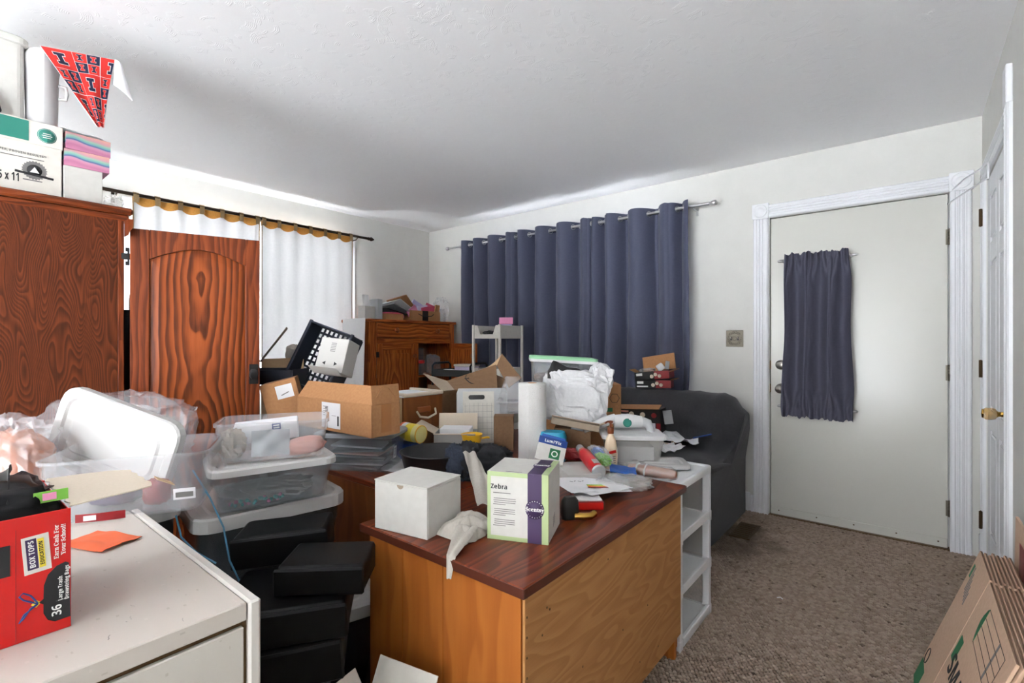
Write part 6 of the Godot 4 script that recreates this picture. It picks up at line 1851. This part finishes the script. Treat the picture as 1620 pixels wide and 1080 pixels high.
	o = thing("paper_towel_roll", "tall white paper towel roll in the middle of the heap", "paper towels", Vector3(2.93, g, 1.95))
	part(o, "roll", B.new().lathe([Vector2(0.02, 0.001), Vector2(0.06, 0.0), Vector2(0.064, 0.003), Vector2(0.064, 0.003), Vector2(0.064, 0.352), Vector2(0.064, 0.352), Vector2(0.06, 0.357), Vector2(0.02, 0.356), Vector2(0.02, 0.356), Vector2(0.02, 0.001)], 36).done(), M["paper towel"])
	part(o, "loose_edge", B.new().sheet(3, 8, func(u: float, v: float):
		var a := 0.9 + 0.25 * u
		return Vector3(cos(a) * (0.0655 + 0.004 * u), 0.002 + 0.35 * v, sin(a) * (0.0655 + 0.004 * u)), 0.0008).done(), M["paper towel"])
	part(o, "core", B.new().lathe([Vector2(0.018, 0.0), Vector2(0.02, 0.0), Vector2(0.02, 0.357), Vector2(0.018, 0.357), Vector2(0.018, 0.0)], 20).done(), M["kraft"])
	# clear bin with green lid on a brown carton
	o = thing("recycling_carton", "brown carton with printed marks under the green lidded bin", "carton", Vector3(2.885, g, 1.475), Vector3(0, 39, 0))
	part(o, "carton_body", bx0(Vector3(0.42, 0.322, 0.16), 0.003), M["kraft"])
	part(o, "recycle_print", B.new().ring_torus(Vector3.ZERO, Vector3(0, 0, 1), 0.025, 0.0014, 6, 4).done(), M["ink"], Vector3(0.175, 0.25, 0.081))
	part(o, "green_mark", bx(Vector3(0.03, 0.02, 0.0008), 0.0), M["green print"], Vector3(0.15, 0.19, 0.0805))
	o = thing("green_lid_bin", "clear bin with mint green lid above the mailing bag", "storage bin", Vector3(2.868, 0.974, 1.62), Vector3(0, 39, -3))
	part(o, "bin_shell", bin_mesh(0.32, 0.19, 0.13, 0.012, 0.02, 0.003, 0.006), M["clear plastic"])
	part(o, "lid", B.new().loft([rr(0.335, 0.205, -0.008, 0.025), rr(0.34, 0.21, 0.0, 0.025), rr(0.34, 0.21, 0.01, 0.025), rr(0.32, 0.19, 0.012, 0.02), rr(0.31, 0.18, 0.007, 0.02)]).done(), M["mint"], Vector3(0, 0.131, 0))
	part(o, "rim_band", B.new().loft([rr(0.338, 0.208, 0.114, 0.025), rr(0.343, 0.213, 0.128, 0.025)], false, false).done(), M["white plastic"])
	part(o, "brown_contents", crumple_mesh(Vector3(0.14, 0.05, 0.12), 87, 0.3, 1.7, 26, 14), M["kraft dark"], Vector3(-0.07, 0.006, 0))
	part(o, "wrapped_contents", crumple_mesh(Vector3(0.13, 0.09, 0.13), 88, 0.3, 1.7, 28, 16), M["thin film"], Vector3(-0.06, 0.006, 0))
	# big open carton with curved arrow print
	o = thing("open_arrow_carton", "large open brown carton with a curved arrow print", "carton")
	var A := Vector3(2.247, 0.973, 1.837)
	var Bp := Vector3(2.461, 1.065, 1.662)
	var Cp := Vector3(2.537, 0.988, 1.664)
	var Dp := Vector3(2.552, 0.919, 1.756)
	var E := Vector3(2.374, 0.936, 1.901)
	var pn := B.new()
	panel4(o, "printed_flap", A, Bp, Dp, E, M["kraft dark"])
	panel4(o, "side_flap", Vector3(2.026, 1.006, 1.823), A, E, Vector3(2.302, 0.927, 1.921), M["kraft grey"])
	panel4(o, "rear_flap", Vector3(2.454, 1.125, 1.604), Vector3(2.602, 0.995, 1.612), Vector3(2.552, 0.94, 1.66), Vector3(2.46, 1.06, 1.655), M["kraft dark"])
	panel4(o, "rear_flap", Vector3(2.454, 1.125, 1.60), Vector3(2.46, 1.062, 1.65), Vector3(2.33, 1.012, 1.72), Vector3(2.353, 1.013, 1.621), M["kraft pale"])
	panel4(o, "carton_wall", A + Vector3(-0.18, -0.03, -0.02), Dp, Dp + Vector3(0, -0.26, -0.05), A + Vector3(-0.18, -0.32, -0.02), M["kraft dark"])
	panel4(o, "carton_wall", Bp + Vector3(-0.05, -0.05, -0.02), Cp, Cp + Vector3(0, -0.33, 0), Bp + Vector3(-0.05, -0.4, -0.02), M["kraft dark"])
	var mid := (A + Bp + Dp + E) / 4.0
	var right := (Dp - E).normalized()
	var up := (Bp - Dp)
	up = (up - right * up.dot(right)).normalized()
	var arrow := B.new()
	var pts := []
	for k in 9:
		var s := float(k) / 8.0
		pts.append(Vector3(-0.05 + 0.1 * s, 0.02 - 0.035 * sin(PI * s), 0))
	arrow.tube(pts, 0.0028, 5)
	arrow.tube([Vector3(-0.045, 0.04, 0), Vector3(-0.05, 0.018, 0), Vector3(-0.028, 0.022, 0)], 0.0025, 5)
	var ar := part(o, "arrow_print", arrow.done(), M["ink"])
	ar.transform = Transform3D(Basis(right, up, right.cross(up)), mid + right.cross(up) * 0.003)
	# small scraps
	o = thing("black_basin", "round black basin at the left of the clothes pile", "basin", Vector3(2.74, g, 2.36))
	part(o, "basin_shell", B.new().lathe([Vector2(0, 0), Vector2(0.115, 0.0), Vector2(0.125, 0.006), Vector2(0.146, 0.088), Vector2(0.152, 0.093), Vector2(0.146, 0.095), Vector2(0.14, 0.09), Vector2(0.119, 0.012), Vector2(0, 0.008)], 44).done(), M["black plastic"])
	o = thing("yellow_bowl", "small yellow ceramic bowl behind the black basin", "bowl", Vector3(2.655, 0.70, 2.06))
	part(o, "bowl_shell", B.new().lathe([Vector2(0, 0), Vector2(0.028, 0.0), Vector2(0.032, 0.006), Vector2(0.044, 0.025), Vector2(0.05, 0.055), Vector2(0.052, 0.058), Vector2(0.049, 0.058), Vector2(0.043, 0.028), Vector2(0.026, 0.01), Vector2(0, 0.009)], 30).done(), M["yellow plastic"])
	part(o, "bowl_handle", B.new().tube([Vector3(0.045, 0.04, -0.02), Vector3(0.066, 0.045, -0.035), Vector3(0.075, 0.043, -0.042)], 0.005, 8).done(), M["yellow plastic"])
	solo("bowl_stand", "flat grey tin under the yellow bowl", "tin", bx0(Vector3(0.13, 0.048, 0.1), 0.004), M["grey plastic"], Vector3(2.66, g, 2.06), Vector3(0, 38, 0))
	o = thing("small_printed_box", "small printed white box beside the yellow bowl", "box", Vector3(2.77, g, 2.0), Vector3(0, 50, 0))
	part(o, "box_body", bx0(Vector3(0.06, 0.035, 0.03), 0.001), M["paper"])
	part(o, "print_line", bx(Vector3(0.045, 0.012, 0.0006), 0.0), M["grey ink"], Vector3(0, 0.018, 0.0153))
	solo("purple_film", "scrap of pale purple film by the paper towel roll", "film", crumple_mesh(Vector3(0.11, 0.025, 0.07), 91, 0.4, 1.7, 26, 12), M["lilac"], Vector3(2.83, g, 2.06), Vector3(0, 40, 0))
	for k in 3:
		solo("loose_paper", ["white paper under the magazine bin corner", "white paper left of the black basin", "white paper in front of the yellow canister"][k], "paper", paper_mesh(0.16, 0.12, 0.006, 95 + k), M["paper"], [Vector3(2.56, g, 2.43), Vector3(2.5, g, 2.36), Vector3(2.42, g, 2.2)][k], Vector3(0, 20 + 35 * k, 0))

func lattice(o: Node3D, w: float, h: float, z: float) -> void:
	var b := B.new()
	for i in 10:
		var x := -w / 2 + w * i / 9.0
		b.span(Vector3(x - 0.006, -h / 2, z), Vector3(x + 0.006, h / 2, z + 0.005), 0.001)
	for j in 11:
		var y := -h / 2 + h * j / 10.0
		b.span(Vector3(-w / 2, y - 0.006, z), Vector3(w / 2, y + 0.006, z + 0.0045), 0.001)
	part(o, "perforated_base", b.done(), M["navy plastic"])

# ---------------------------------------------------------------- far corner
func far_corner() -> void:
	var g := 1.4005
	var o := thing("tissue_box", "white tissue box with a tissue pulled up on the dresser", "tissue box", Vector3(0.36, g, 1.075))
	part(o, "box_body", bx0(Vector3(0.11, 0.12, 0.11), 0.003), M["white card"])
	part(o, "tissue", B.new().sheet(8, 8, func(u: float, v: float): return Vector3(0.02 * sin(u * 3.0) * v, 0.115 + 0.11 * v, -0.04 + 0.07 * u + 0.02 * v), 0.002).done(), M["tissue"])
	solo("grey_case", "upright grey case beside the tissue box", "case", bx0(Vector3(0.12, 0.19, 0.06), 0.004), M["light grey plastic"], Vector3(0.38, g, 0.985))
	o = thing("small_brown_box", "small brown box under the stack of magazines", "box", Vector3(0.38, g, 0.83))
	part(o, "box_body", bx0(Vector3(0.17, 0.06, 0.2), 0.002), M["kraft"])
	part(o, "red_lid", B.new().span(Vector3(-0.087, 0.058, -0.102), Vector3(0.087, 0.072, 0.102), 0.002).done(), M["hot pink"])
	for k in 4:
		solo("dresser_magazine", ["black magazine lowest on the small brown box", "grey magazine sliding off the small brown box", "white catalogue above the grey magazine", "kraft envelope topping the magazines"][k], "magazine", bx0(Vector3(0.2, 0.01, 0.24), 0.001), [M["black plastic"], M["grey plastic"], M["paper"], M["kraft"]][k], Vector3(0.38 + 0.01 * k, g + 0.074 + 0.028 * k, 0.81 - 0.03 * k), Vector3(-12.0 - 4.0 * k, 10.0 * k, 6.0 * k), "magazines on the small brown box")
	o = thing("mail_carton", "open cardboard box with black tape full of bright envelopes", "carton", Vector3(0.4, g, 0.47))
	carton(o, 0.18, 0.1, 0.38, M["kraft"], [["w", 30.0, 0.05]])
	part(o, "black_tape", bx(Vector3(0.001, 0.11, 0.075), 0.0), M["black plastic"], Vector3(0.0908, 0.046, 0.01))
	part(o, "arrow_print", B.new().tube([Vector3(0.091, 0.068, 0.1), Vector3(0.091, 0.05, 0.05), Vector3(0.091, 0.045, 0.0), Vector3(0.091, 0.05, -0.07), Vector3(0.091, 0.07, -0.1)], 0.004, 5).done(), M["ink"])
	var cols := [M["lilac"], M["rose"], M["hot pink"], M["lilac pale"], M["hot pink"], M["rose"], M["kraft"]]
	var names := ["lilac envelope standing tallest in the mail box", "rose envelope leaning left in the mail box", "hot pink envelope at the right of the mail box", "pale lilac envelope flat in front of the mail box", "short hot pink envelope in the mail box middle", "rose envelope lowest in the mail box", "brown envelope at the far right of the mail box"]
	var spec := [[0.08, 0.16, -25.0], [0.15, 0.13, 28.0], [-0.1, 0.13, -16.0], [-0.01, 0.11, 4.0], [-0.06, 0.1, 12.0], [0.12, 0.09, 38.0], [-0.15, 0.12, -4.0]]
	for k in 7:
		solo("envelope", names[k], "envelope", bx0(Vector3(0.014, spec[k][1], 0.13 if k != 6 else 0.06), 0.002), cols[k], Vector3(0.36 + 0.018 * k, g + 0.05, 0.47 + spec[k][0]), Vector3(spec[k][2], 0, -8), "envelopes in the dresser mail box")
	o = thing("wrapped_jar", "glass jar in a clear bag at the dresser end", "jar", Vector3(0.38, g, 0.165))
	part(o, "jar_body", B.new().lathe([Vector2(0, 0.0), Vector2(0.045, 0.0), Vector2(0.05, 0.01), Vector2(0.05, 0.09), Vector2(0.035, 0.12), Vector2(0.035, 0.14), Vector2(0, 0.14)], 18).done(), M["smoke plastic"])
	part(o, "clear_bag", crumple_mesh(Vector3(0.16, 0.26, 0.13), 101, 0.35, 1.4, 32, 22), M["thin film"])
	# inside the open cupboard
	o = thing("drawer_unit", "clear small drawer unit on the dresser shelf", "drawer unit", Vector3(0.3, 0.8585, 0.5))
	part(o, "unit_frame", bx0(Vector3(0.2, 0.27, 0.15), 0.003), M["charcoal"])
	for k in 4:
		part(o, "clear_drawer", bx(Vector3(0.02, 0.055, 0.13), 0.003), M["clear plastic"], Vector3(0.108, 0.04 + 0.063 * k, 0))
	o = thing("red_lid_tub", "round clear tub with red lid in the dresser cupboard", "tub", Vector3(0.415, 0.8585, 0.52))
	part(o, "tub_body", B.new().lathe([Vector2(0, 0.0), Vector2(0.06, 0.0), Vector2(0.068, 0.01), Vector2(0.07, 0.12), Vector2(0, 0.12)], 20).done(), M["smoke plastic"])
	part(o, "tub_lid", B.new().lathe([Vector2(0.073, 0.118), Vector2(0.075, 0.122), Vector2(0.075, 0.145), Vector2(0.07, 0.15), Vector2(0, 0.15)], 20).done(), M["red gloss"])
	solo("cupboard_bag", "clear bag of supplies in the dresser cupboard", "plastic bag", crumple_mesh(Vector3(0.14, 0.2, 0.16), 103, 0.3, 1.5, 30, 20), M["milky film"], Vector3(0.39, 0.8585, 0.3))
	solo("dark_tote_bag", "dark bag below the dresser shelf", "bag", crumple_mesh(Vector3(0.25, 0.3, 0.3), 104, 0.2, 1.3, 26, 18, true), M["black cloth"], Vector3(0.32, 0.3685, 0.42))
	# white sheet hung over the dresser's window side
	solo("white_dust_sheet", "white sheet hanging over the dresser's side by the window", "sheet", B.new().sheet(24, 30, func(u: float, v: float): return Vector3(0.15 + 0.36 * u, 0.02 + 1.385 * v, 1.19 + 0.05 * (1.0 - v) * (0.4 + 0.6 * sin(u * 9.0)) + 0.012 * sin(u * 21.0) * (1.0 - v)), 0.002).done(), M["white curtain"])
	# white trolley
	o = thing("white_trolley", "tall white plastic trolley in front of the blue curtain", "trolley", Vector3(1.51, 0, 0.545), Vector3(0, 6, 0))
	var w := 0.27
	var d := 0.34
	for s in [[-1, -1], [-1, 1], [1, -1], [1, 1]]:
		part(o, "post", B.new().loft([rr(0.022, 0.022, 0.03, 0.006), rr(0.022, 0.022, 1.335, 0.006)]).done(), M["cream card"], Vector3(s[0] * w / 2, 0, s[1] * d / 2))
		part(o, "castor", B.new().blob(10, 6, func(dv: Vector3): return dv * 0.016).done(), M["grey plastic"], Vector3(s[0] * w / 2, 0.016, s[1] * d / 2))
	for y in [0.2, 0.5, 0.86, 1.22]:
		var t := B.new()
		t.span(Vector3(-w / 2, y, -d / 2), Vector3(w / 2, y + 0.008, d / 2), 0.002)
		t.span(Vector3(-w / 2, y, -d / 2), Vector3(w / 2, y + 0.11, -d / 2 + 0.005), 0.002)
		t.span(Vector3(-w / 2, y, -d / 2), Vector3(-w / 2 + 0.005, y + 0.11, d / 2), 0.002)
		t.span(Vector3(w / 2 - 0.005, y, -d / 2), Vector3(w / 2, y + 0.11, d / 2), 0.002)
		t.extrude(PackedVector2Array([Vector2(-w / 2, y), Vector2(w / 2, y), Vector2(w / 2, y + 0.11), Vector2(w / 2 - 0.04, y + 0.11), Vector2(w / 2 - 0.07, y + 0.035), Vector2(-w / 2 + 0.07, y + 0.035), Vector2(-w / 2 + 0.04, y + 0.11), Vector2(-w / 2, y + 0.11)]), d / 2 - 0.005, d / 2)
		part(o, "tray", t.done(), M["cream card"])
	solo("black_tool_bundle", "black tool bundle in the top tray of the white trolley", "tool", crumple_mesh(Vector3(0.12, 0.06, 0.16), 106, 0.3, 1.5, 26, 14), M["charcoal"], Vector3(1.47, 1.229, 0.58))
	solo("white_cable_bundle", "white cable bundle in the top trolley tray", "cable", crumple_mesh(Vector3(0.1, 0.05, 0.14), 107, 0.35, 1.6, 26, 14), M["tissue"], Vector3(1.565, 1.229, 0.52))
	o = thing("lilac_pouch", "lilac zip pouch standing in the trolley's top tray", "pouch", Vector3(1.53, 1.235, 0.46), Vector3(0, 35, 0))
	part(o, "pouch_body", bx0(Vector3(0.1, 0.11, 0.03), 0.004), M["lilac"])
	part(o, "pouch_flap", bx(Vector3(0.12, 0.06, 0.012), 0.003), M["rose"], Vector3(0, 0.14, 0.008), Vector3(-14, 0, 0))
	solo("clear_packet", "clear packet in the second trolley tray", "packet", crumple_mesh(Vector3(0.14, 0.13, 0.18), 108, 0.35, 1.5, 28, 16), M["milky film"], Vector3(1.5, 0.87, 0.55))
	solo("pink_packet", "pink packet in the second trolley tray", "packet", crumple_mesh(Vector3(0.07, 0.05, 0.1), 109, 0.3, 1.5, 22, 12), M["hot pink"], Vector3(1.43, 0.869, 0.64))
	# black wheeled cart in front of the open cupboard
	o = thing("black_cart", "low black wheeled cart in front of the open dresser door", "cart", Vector3(1.1, 0, 0.6), Vector3(0, 12, 0))
	w = 0.4
	d = 0.28
	for y in [0.35, 0.885]:
		var t := B.new()
		t.span(Vector3(-w / 2, y, -d / 2), Vector3(w / 2, y + 0.006, d / 2), 0.002)
		for s in [-1.0, 1.0]:
			t.span(Vector3(-w / 2, y, s * d / 2 - 0.004), Vector3(w / 2, y + 0.06, s * d / 2 + 0.004), 0.002)
			t.span(Vector3(s * w / 2 - 0.004, y, -d / 2), Vector3(s * w / 2 + 0.004, y + 0.06, d / 2), 0.002)
		part(o, "tray", t.done(), M["black plastic"])
	for s in [-1.0, 1.0]:
		part(o, "hoop_frame", B.new().tube([Vector3(s * w / 2, 0.02, -d / 2), Vector3(s * w / 2, 0.98, -d / 2), Vector3(s * w / 2, 1.0, -d / 2 + 0.03), Vector3(s * w / 2, 1.0, d / 2 - 0.03), Vector3(s * w / 2, 0.98, d / 2), Vector3(s * w / 2, 0.02, d / 2)], 0.01, 8).done(), M["black plastic"])
		for z in [-1.0, 1.0]:
			part(o, "castor", B.new().blob(10, 6, func(dv: Vector3): return dv * 0.02).done(), M["black plastic"], Vector3(s * w / 2, 0.02, z * d / 2))
	o = thing("lilac_container", "clear lilac container with white lid on the black cart", "container", Vector3(1.16, 0.8915, 0.57), Vector3(0, 12, 0))
	part(o, "container_body", bx0(Vector3(0.18, 0.08, 0.14), 0.006), M["lilac pale"])
	part(o, "container_lid", B.new().span(Vector3(-0.095, 0.08, -0.075), Vector3(0.095, 0.1, 0.075), 0.004).done(), M["cream card"])
	solo("white_foam_pack", "white foam pack on the left of the black cart", "packet", crumple_mesh(Vector3(0.12, 0.05, 0.14), 110, 0.3, 1.5, 24, 12), M["tissue"], Vector3(0.99, 0.8915, 0.63))
	solo("salmon_packet", "salmon packet beside the lilac container", "packet", bx0(Vector3(0.06, 0.07, 0.08), 0.008), M["pink paper"], Vector3(1.05, 0.8915, 0.54))

# ---------------------------------------------------------------- on the sofa
func sofa_clutter() -> void:
	for k in 2:
		var o := thing("photo_box", ["closed dark and red product box, lower of two on the sofa back", "open dark and red product box on top with brown lid raised"][k], "box", Vector3(2.80, 0.856 + 0.062 * k, 0.27), Vector3(0, 14.0 if k == 0 else 8.0, 2.0 + 4.0 * k), "dark and red product boxes")
		part(o, "box_body", bx0(Vector3(0.25, 0.06, 0.15), 0.002) if k == 0 else open_tray(Vector3(0.25, 0.06, 0.15)), M["ink"])
		part(o, "red_side", bx(Vector3(0.105, 0.056, 0.001), 0.0), M["dark red"], Vector3(0.072, 0.03, 0.0755))
		part(o, "red_end", bx(Vector3(0.001, 0.056, 0.146), 0.0), M["dark red"], Vector3(0.1255, 0.03, 0))
		part(o, "logo_patch", bx(Vector3(0.045, 0.018, 0.001), 0.0), M["white ink"], Vector3(-0.09, 0.042, 0.0757))
		for q in 3:
			part(o, "flower_print", B.new().lathe([Vector2(0.014, 0), Vector2(0.012, 0.0008), Vector2(0, 0.0009)], 9).done(), M["chipboard"], Vector3(0.0 + 0.028 * q, 0.024 + 0.012 * (q % 2), 0.0757), Vector3(90, 0, 0))
		if k == 0:
			part(o, "text_bar", bx(Vector3(0.08, 0.01, 0.001), 0.0), M["white ink"], Vector3(-0.075, 0.014, 0.0757))
			part(o, "brown_flap", bx(Vector3(0.05, 0.003, 0.14), 0.0005), M["kraft"], Vector3(0.14, 0.062, 0.0), Vector3(0, 0, 8))
		else:
			part(o, "raised_lid", bx(Vector3(0.24, 0.12, 0.003), 0.0006), M["kraft"], Vector3(0.02, 0.115, -0.085), Vector3(-14, 0, 4))
			part(o, "side_flap", bx(Vector3(0.05, 0.003, 0.12), 0.0006), M["kraft"], Vector3(-0.142, 0.072, 0.0), Vector3(0, 0, -30))
			part(o, "side_flap", bx(Vector3(0.05, 0.003, 0.12), 0.0006), M["kraft"], Vector3(0.146, 0.055, 0.0), Vector3(0, 0, 20))
			part(o, "bubble_wrap", crumple_mesh(Vector3(0.12, 0.04, 0.1), 121, 0.3, 1.7, 24, 12), M["milky film"], Vector3(-0.05, 0.045, 0))
			part(o, "foam_insert", bx(Vector3(0.05, 0.05, 0.04), 0.006), M["tissue"], Vector3(0.05, 0.085, 0.0), Vector3(0, 20, 30))
			part(o, "silver_tab", bx(Vector3(0.03, 0.06, 0.003), 0.001), M["silver foil"], Vector3(0.1, 0.095, 0.0), Vector3(0, 30, -14))
	var o := thing("printed_carton", "open black and red carton with brown flap on the sofa seat", "carton", Vector3(2.83, 0.585, 0.56), Vector3(0, 10, 0))
	part(o, "carton_body", bx0(Vector3(0.29, 0.16, 0.16), 0.002), M["ink"])
	part(o, "brown_flap", bx(Vector3(0.32, 0.004, 0.09), 0.0008), M["kraft"], Vector3(-0.02, 0.168, 0.07), Vector3(12, 0, 3))
	part(o, "white_panel", bx(Vector3(0.25, 0.066, 0.001), 0.0), M["paper"], Vector3(-0.015, 0.035, 0.081))
	part(o, "red_edge", bx(Vector3(0.028, 0.066, 0.001), 0.0), M["dark red"], Vector3(0.13, 0.035, 0.081))
	part(o, "silver_flap", bx(Vector3(0.075, 0.09, 0.003), 0.0006), M["light grey plastic"], Vector3(0.185, 0.11, 0.05), Vector3(0, -30, 12))
	for q in 3:
		part(o, "flower_print", B.new().lathe([Vector2(0.018, 0), Vector2(0.015, 0.0008), Vector2(0, 0.0009)], 9).done(), [M["chipboard"], M["chipboard"], M["dark red"]][q], Vector3(-0.05 + 0.075 * q, 0.118, 0.0808), Vector3(90, 0, 0))
	part(o, "text_bar", bx(Vector3(0.06, 0.012, 0.001), 0.0), M["pink paper"], Vector3(-0.1, 0.135, 0.081))
	part(o, "text_bar", bx(Vector3(0.05, 0.008, 0.001), 0.0), M["white ink"], Vector3(-0.1, 0.112, 0.081))
	for k in 3:
		solo("seat_magazine", ["orange magazine lowest under the printed carton", "striped magazine under the printed carton", "black magazine right below the printed carton"][k], "magazine", paper_mesh(0.3, 0.22, 0.004, 130 + k, 0.012), [M["kraft"], M["chipboard"], M["black plastic"]][k], Vector3(2.9, 0.525 + 0.018 * k, 0.62 - 0.01 * k), Vector3(3, 12.0 * k - 8.0, -3), "magazines on the sofa seat")
	for k in 3:
		solo("seat_paper", ["large crumpled white paper spread on the sofa seat", "torn white paper near the front of the sofa seat", "small folded white paper beside the loose lid"][k], "paper", paper_mesh([0.24, 0.2, 0.1][k], [0.26, 0.14, 0.09][k], [0.03, 0.03, 0.035][k], 140 + k, 0.0012, 14), M["paper"], [Vector3(3.09, 0.535, 0.58), Vector3(3.10, 0.525, 0.84), Vector3(3.02, 0.525, 0.9)][k], Vector3(0, [20, 50, 10][k], -4))
	solo("blue_pen", "blue pen lying on the paper at the sofa end", "pen", B.new().tube([Vector3(3.18, 0.575, 0.56), Vector3(3.27, 0.595, 0.45)], 0.005, 8).done(), M["blue ink"])

func open_tray(s: Vector3) -> ArrayMesh:
	var b := B.new()
	b.span(Vector3(-s.x / 2, 0, -s.z / 2), Vector3(s.x / 2, 0.003, s.z / 2), 0)
	for e in [-1.0, 1.0]:
		b.span(Vector3(e * s.x / 2 - 0.0015 - 0.0015 * e, 0, -s.z / 2), Vector3(e * s.x / 2 + 0.0015 - 0.0015 * e, s.y, s.z / 2), 0)
		b.span(Vector3(-s.x / 2, 0, e * s.z / 2 - 0.0015 - 0.0015 * e), Vector3(s.x / 2, s.y, e * s.z / 2 + 0.0015 - 0.0015 * e), 0)
	return b.done()

# ---------------------------------------------------------------- flattened cartons by the right wall, open box at the desk
func near_boxes() -> void:
	# stack of flattened moving boxes leaning on the wall; top edges run along z
	var top := Vector3(4.449, 0.494, 1.475)
	var low := Vector3(4.276, 0.004, 1.475)
	var up := (top - low).normalized()
	var along := Vector3(0, 0, 1)
	var nrm := up.cross(along)
	if nrm.x > 0.0:
		nrm = -nrm
	var hgt := top.distance_to(low)
	# frame of a sheet: x towards the camera, y up the slope, z out of the printed face
	var bs := Basis(along, up, along.cross(up))
	var zs := 1.0 if bs.z.x < 0.0 else -1.0
	for k in 8:
		var o := thing("flattened_box", ["front flattened moving box with green print by the right wall", "second flattened moving box behind the printed one", "third flattened moving box in the leaning stack", "fourth flattened moving box in the leaning stack", "fifth flattened moving box in the leaning stack", "sixth flattened moving box in the leaning stack", "seventh flattened moving box in the leaning stack", "rearmost flattened moving box of the leaning stack"][k], "flattened box", Vector3.ZERO, Vector3.ZERO, "flattened moving boxes")
		o.transform = Transform3D(bs, low + Vector3(0.0095 * k, 0, 0.012 * (k % 3)))
		var t := 0.0034
		# short end flap, then the long panel after the slot
		part(o, "end_flap", B.new().span(Vector3(0, 0, -t), Vector3(0.262, hgt, t), 0.0008).done(), M["moving box card"])
		part(o, "main_panel", B.new().span(Vector3(0.267, 0, -t), Vector3(0.74, hgt - 0.004, t), 0.0008).done(), M["moving box card"])
		part(o, "cut_edge", B.new().span(Vector3(0.002, hgt - 0.0005, -t + 0.0008), Vector3(0.26, hgt + 0.0006, t - 0.0008), 0.0).done(), M["corrugation"])
		part(o, "cut_edge", B.new().span(Vector3(0.269, hgt - 0.0045, -t + 0.0008), Vector3(0.738, hgt - 0.0034, t - 0.0008), 0.0).done(), M["corrugation"])
		if k == 0:
			var z := (t + 0.0003) * zs
			var rot := Vector3(0, 0 if zs > 0.0 else 180, 0)
			# print on the end flap
			part(o, "green_tag", bx(Vector3(0.022, 0.045, 0.0006), 0.0), M["green print"], Vector3(0.036, 0.455, z))
			for q in 5:
				part(o, "print_line", bx(Vector3(0.008, 0.085 - 0.01 * q, 0.0006), 0.0), M["grey ink"], Vector3(0.062 + 0.016 * q, 0.435 - 0.012 * q, z))
			part(o, "green_emblem", bx(Vector3(0.11, 0.08, 0.0006), 0.0), M["green print"], Vector3(0.06, 0.044, z))
			part(o, "emblem_ring", B.new().ring_torus(Vector3.ZERO, Vector3(0, 0, 1), 0.026, 0.0018, 18, 4).done(), M["ink"], Vector3(0.05, 0.115, z))
			# print on the long panel: green heading beside a ruled form, and the size
			var hp := PackedVector2Array([Vector2(0.0, 0.0), Vector2(-0.012, 0.012), Vector2(-0.026, 0.04), Vector2(-0.03, 0.056), Vector2(-0.026, 0.075), Vector2(-0.012, 0.1), Vector2(0.0, 0.108)])
			part(o, "green_heading", B.new().extrude(hp, -0.0004, 0.0004).done(), M["green print"], Vector3(0.405, 0.38, z))
			for q in 5:
				part(o, "form_line", bx(Vector3(0.27, 0.0013, 0.0006), 0.0), M["ink"], Vector3(0.54, 0.382 + 0.026 * q, z))
			part(o, "form_line", bx(Vector3(0.0013, 0.105, 0.0006), 0.0), M["ink"], Vector3(0.675, 0.434, z))
			for q in 4:
				part(o, "form_note", bx(Vector3(0.012, 0.022, 0.0006), 0.0), M["grey ink"], Vector3(0.6, 0.395 + 0.026 * q, z))
			part(o, "green_badge", bx(Vector3(0.05, 0.075, 0.0006), 0.0), M["green print"], Vector3(0.313, 0.3, z))
			txt(o, "SMALL", 0.062, M["ink"], Vector3(0.47, 0.262, z), rot, false, "lettering", 1.15)
	var o := thing("red_print_box", "flattened box with red print standing at the right edge", "flattened box", Vector3(4.54, 0.0, 1.36), Vector3(0, 0, -1))
	part(o, "panel", B.new().span(Vector3(-0.008, 0.0, 0.0), Vector3(0.0, 0.6, 0.7), 0.001).done(), M["moving box card"])
	part(o, "panel", B.new().span(Vector3(0.002, 0.0, 0.05), Vector3(0.01, 0.52, 0.62), 0.001).done(), M["moving box card"])
	part(o, "red_print", B.new().span(Vector3(-0.0088, 0.4, 0.1), Vector3(-0.008, 0.54, 0.5), 0.0).done(), M["dark red"])
	for q in 4:
		part(o, "scroll_print", B.new().ring_torus(Vector3(-0.009, 0.4 + 0.03 * (q % 2), 0.16 + 0.05 * q), Vector3(1, 0, 0), 0.018, 0.0022, 14, 4).done(), M["moving box card"])
	# open white carton at the foot of the desk
	o = thing("open_white_carton", "open white carton at the foot of the near desk", "carton", Vector3(3.30, 0.0, 3.07), Vector3(0, 12, 0))
	carton(o, 0.19, 0.28, 0.19, M["cream card"], [["n", 28.0, 0.1], ["e", 30.0, 0.1], ["w", 34.0, 0.08]])
	solo("paper_scrap", "small white paper scrap on the carpet before the door", "scrap", B.new().tube([Vector3(3.785, 0.009, 1.2), Vector3(3.797, 0.01, 1.19), Vector3(3.808, 0.009, 1.2)], 0.0022, 5).done(), M["paper"])
	var fv := thing("floor_vent", "brown floor vent in the carpet at the sofa corner", "vent", Vector3(3.46, 0.009, 0.44), Vector3(0, 0, 0))
	part(fv, "vent_frame", B.new().span(Vector3(-0.06, 0.0, -0.14), Vector3(0.06, 0.006, 0.14), 0.002).done(), M["old brass"])
	for k in 8:
		part(fv, "vent_slat", B.new().span(Vector3(-0.045, 0.006, -0.125 + 0.033 * k), Vector3(0.045, 0.009, -0.11 + 0.033 * k), 0.001).done(), M["old brass"])
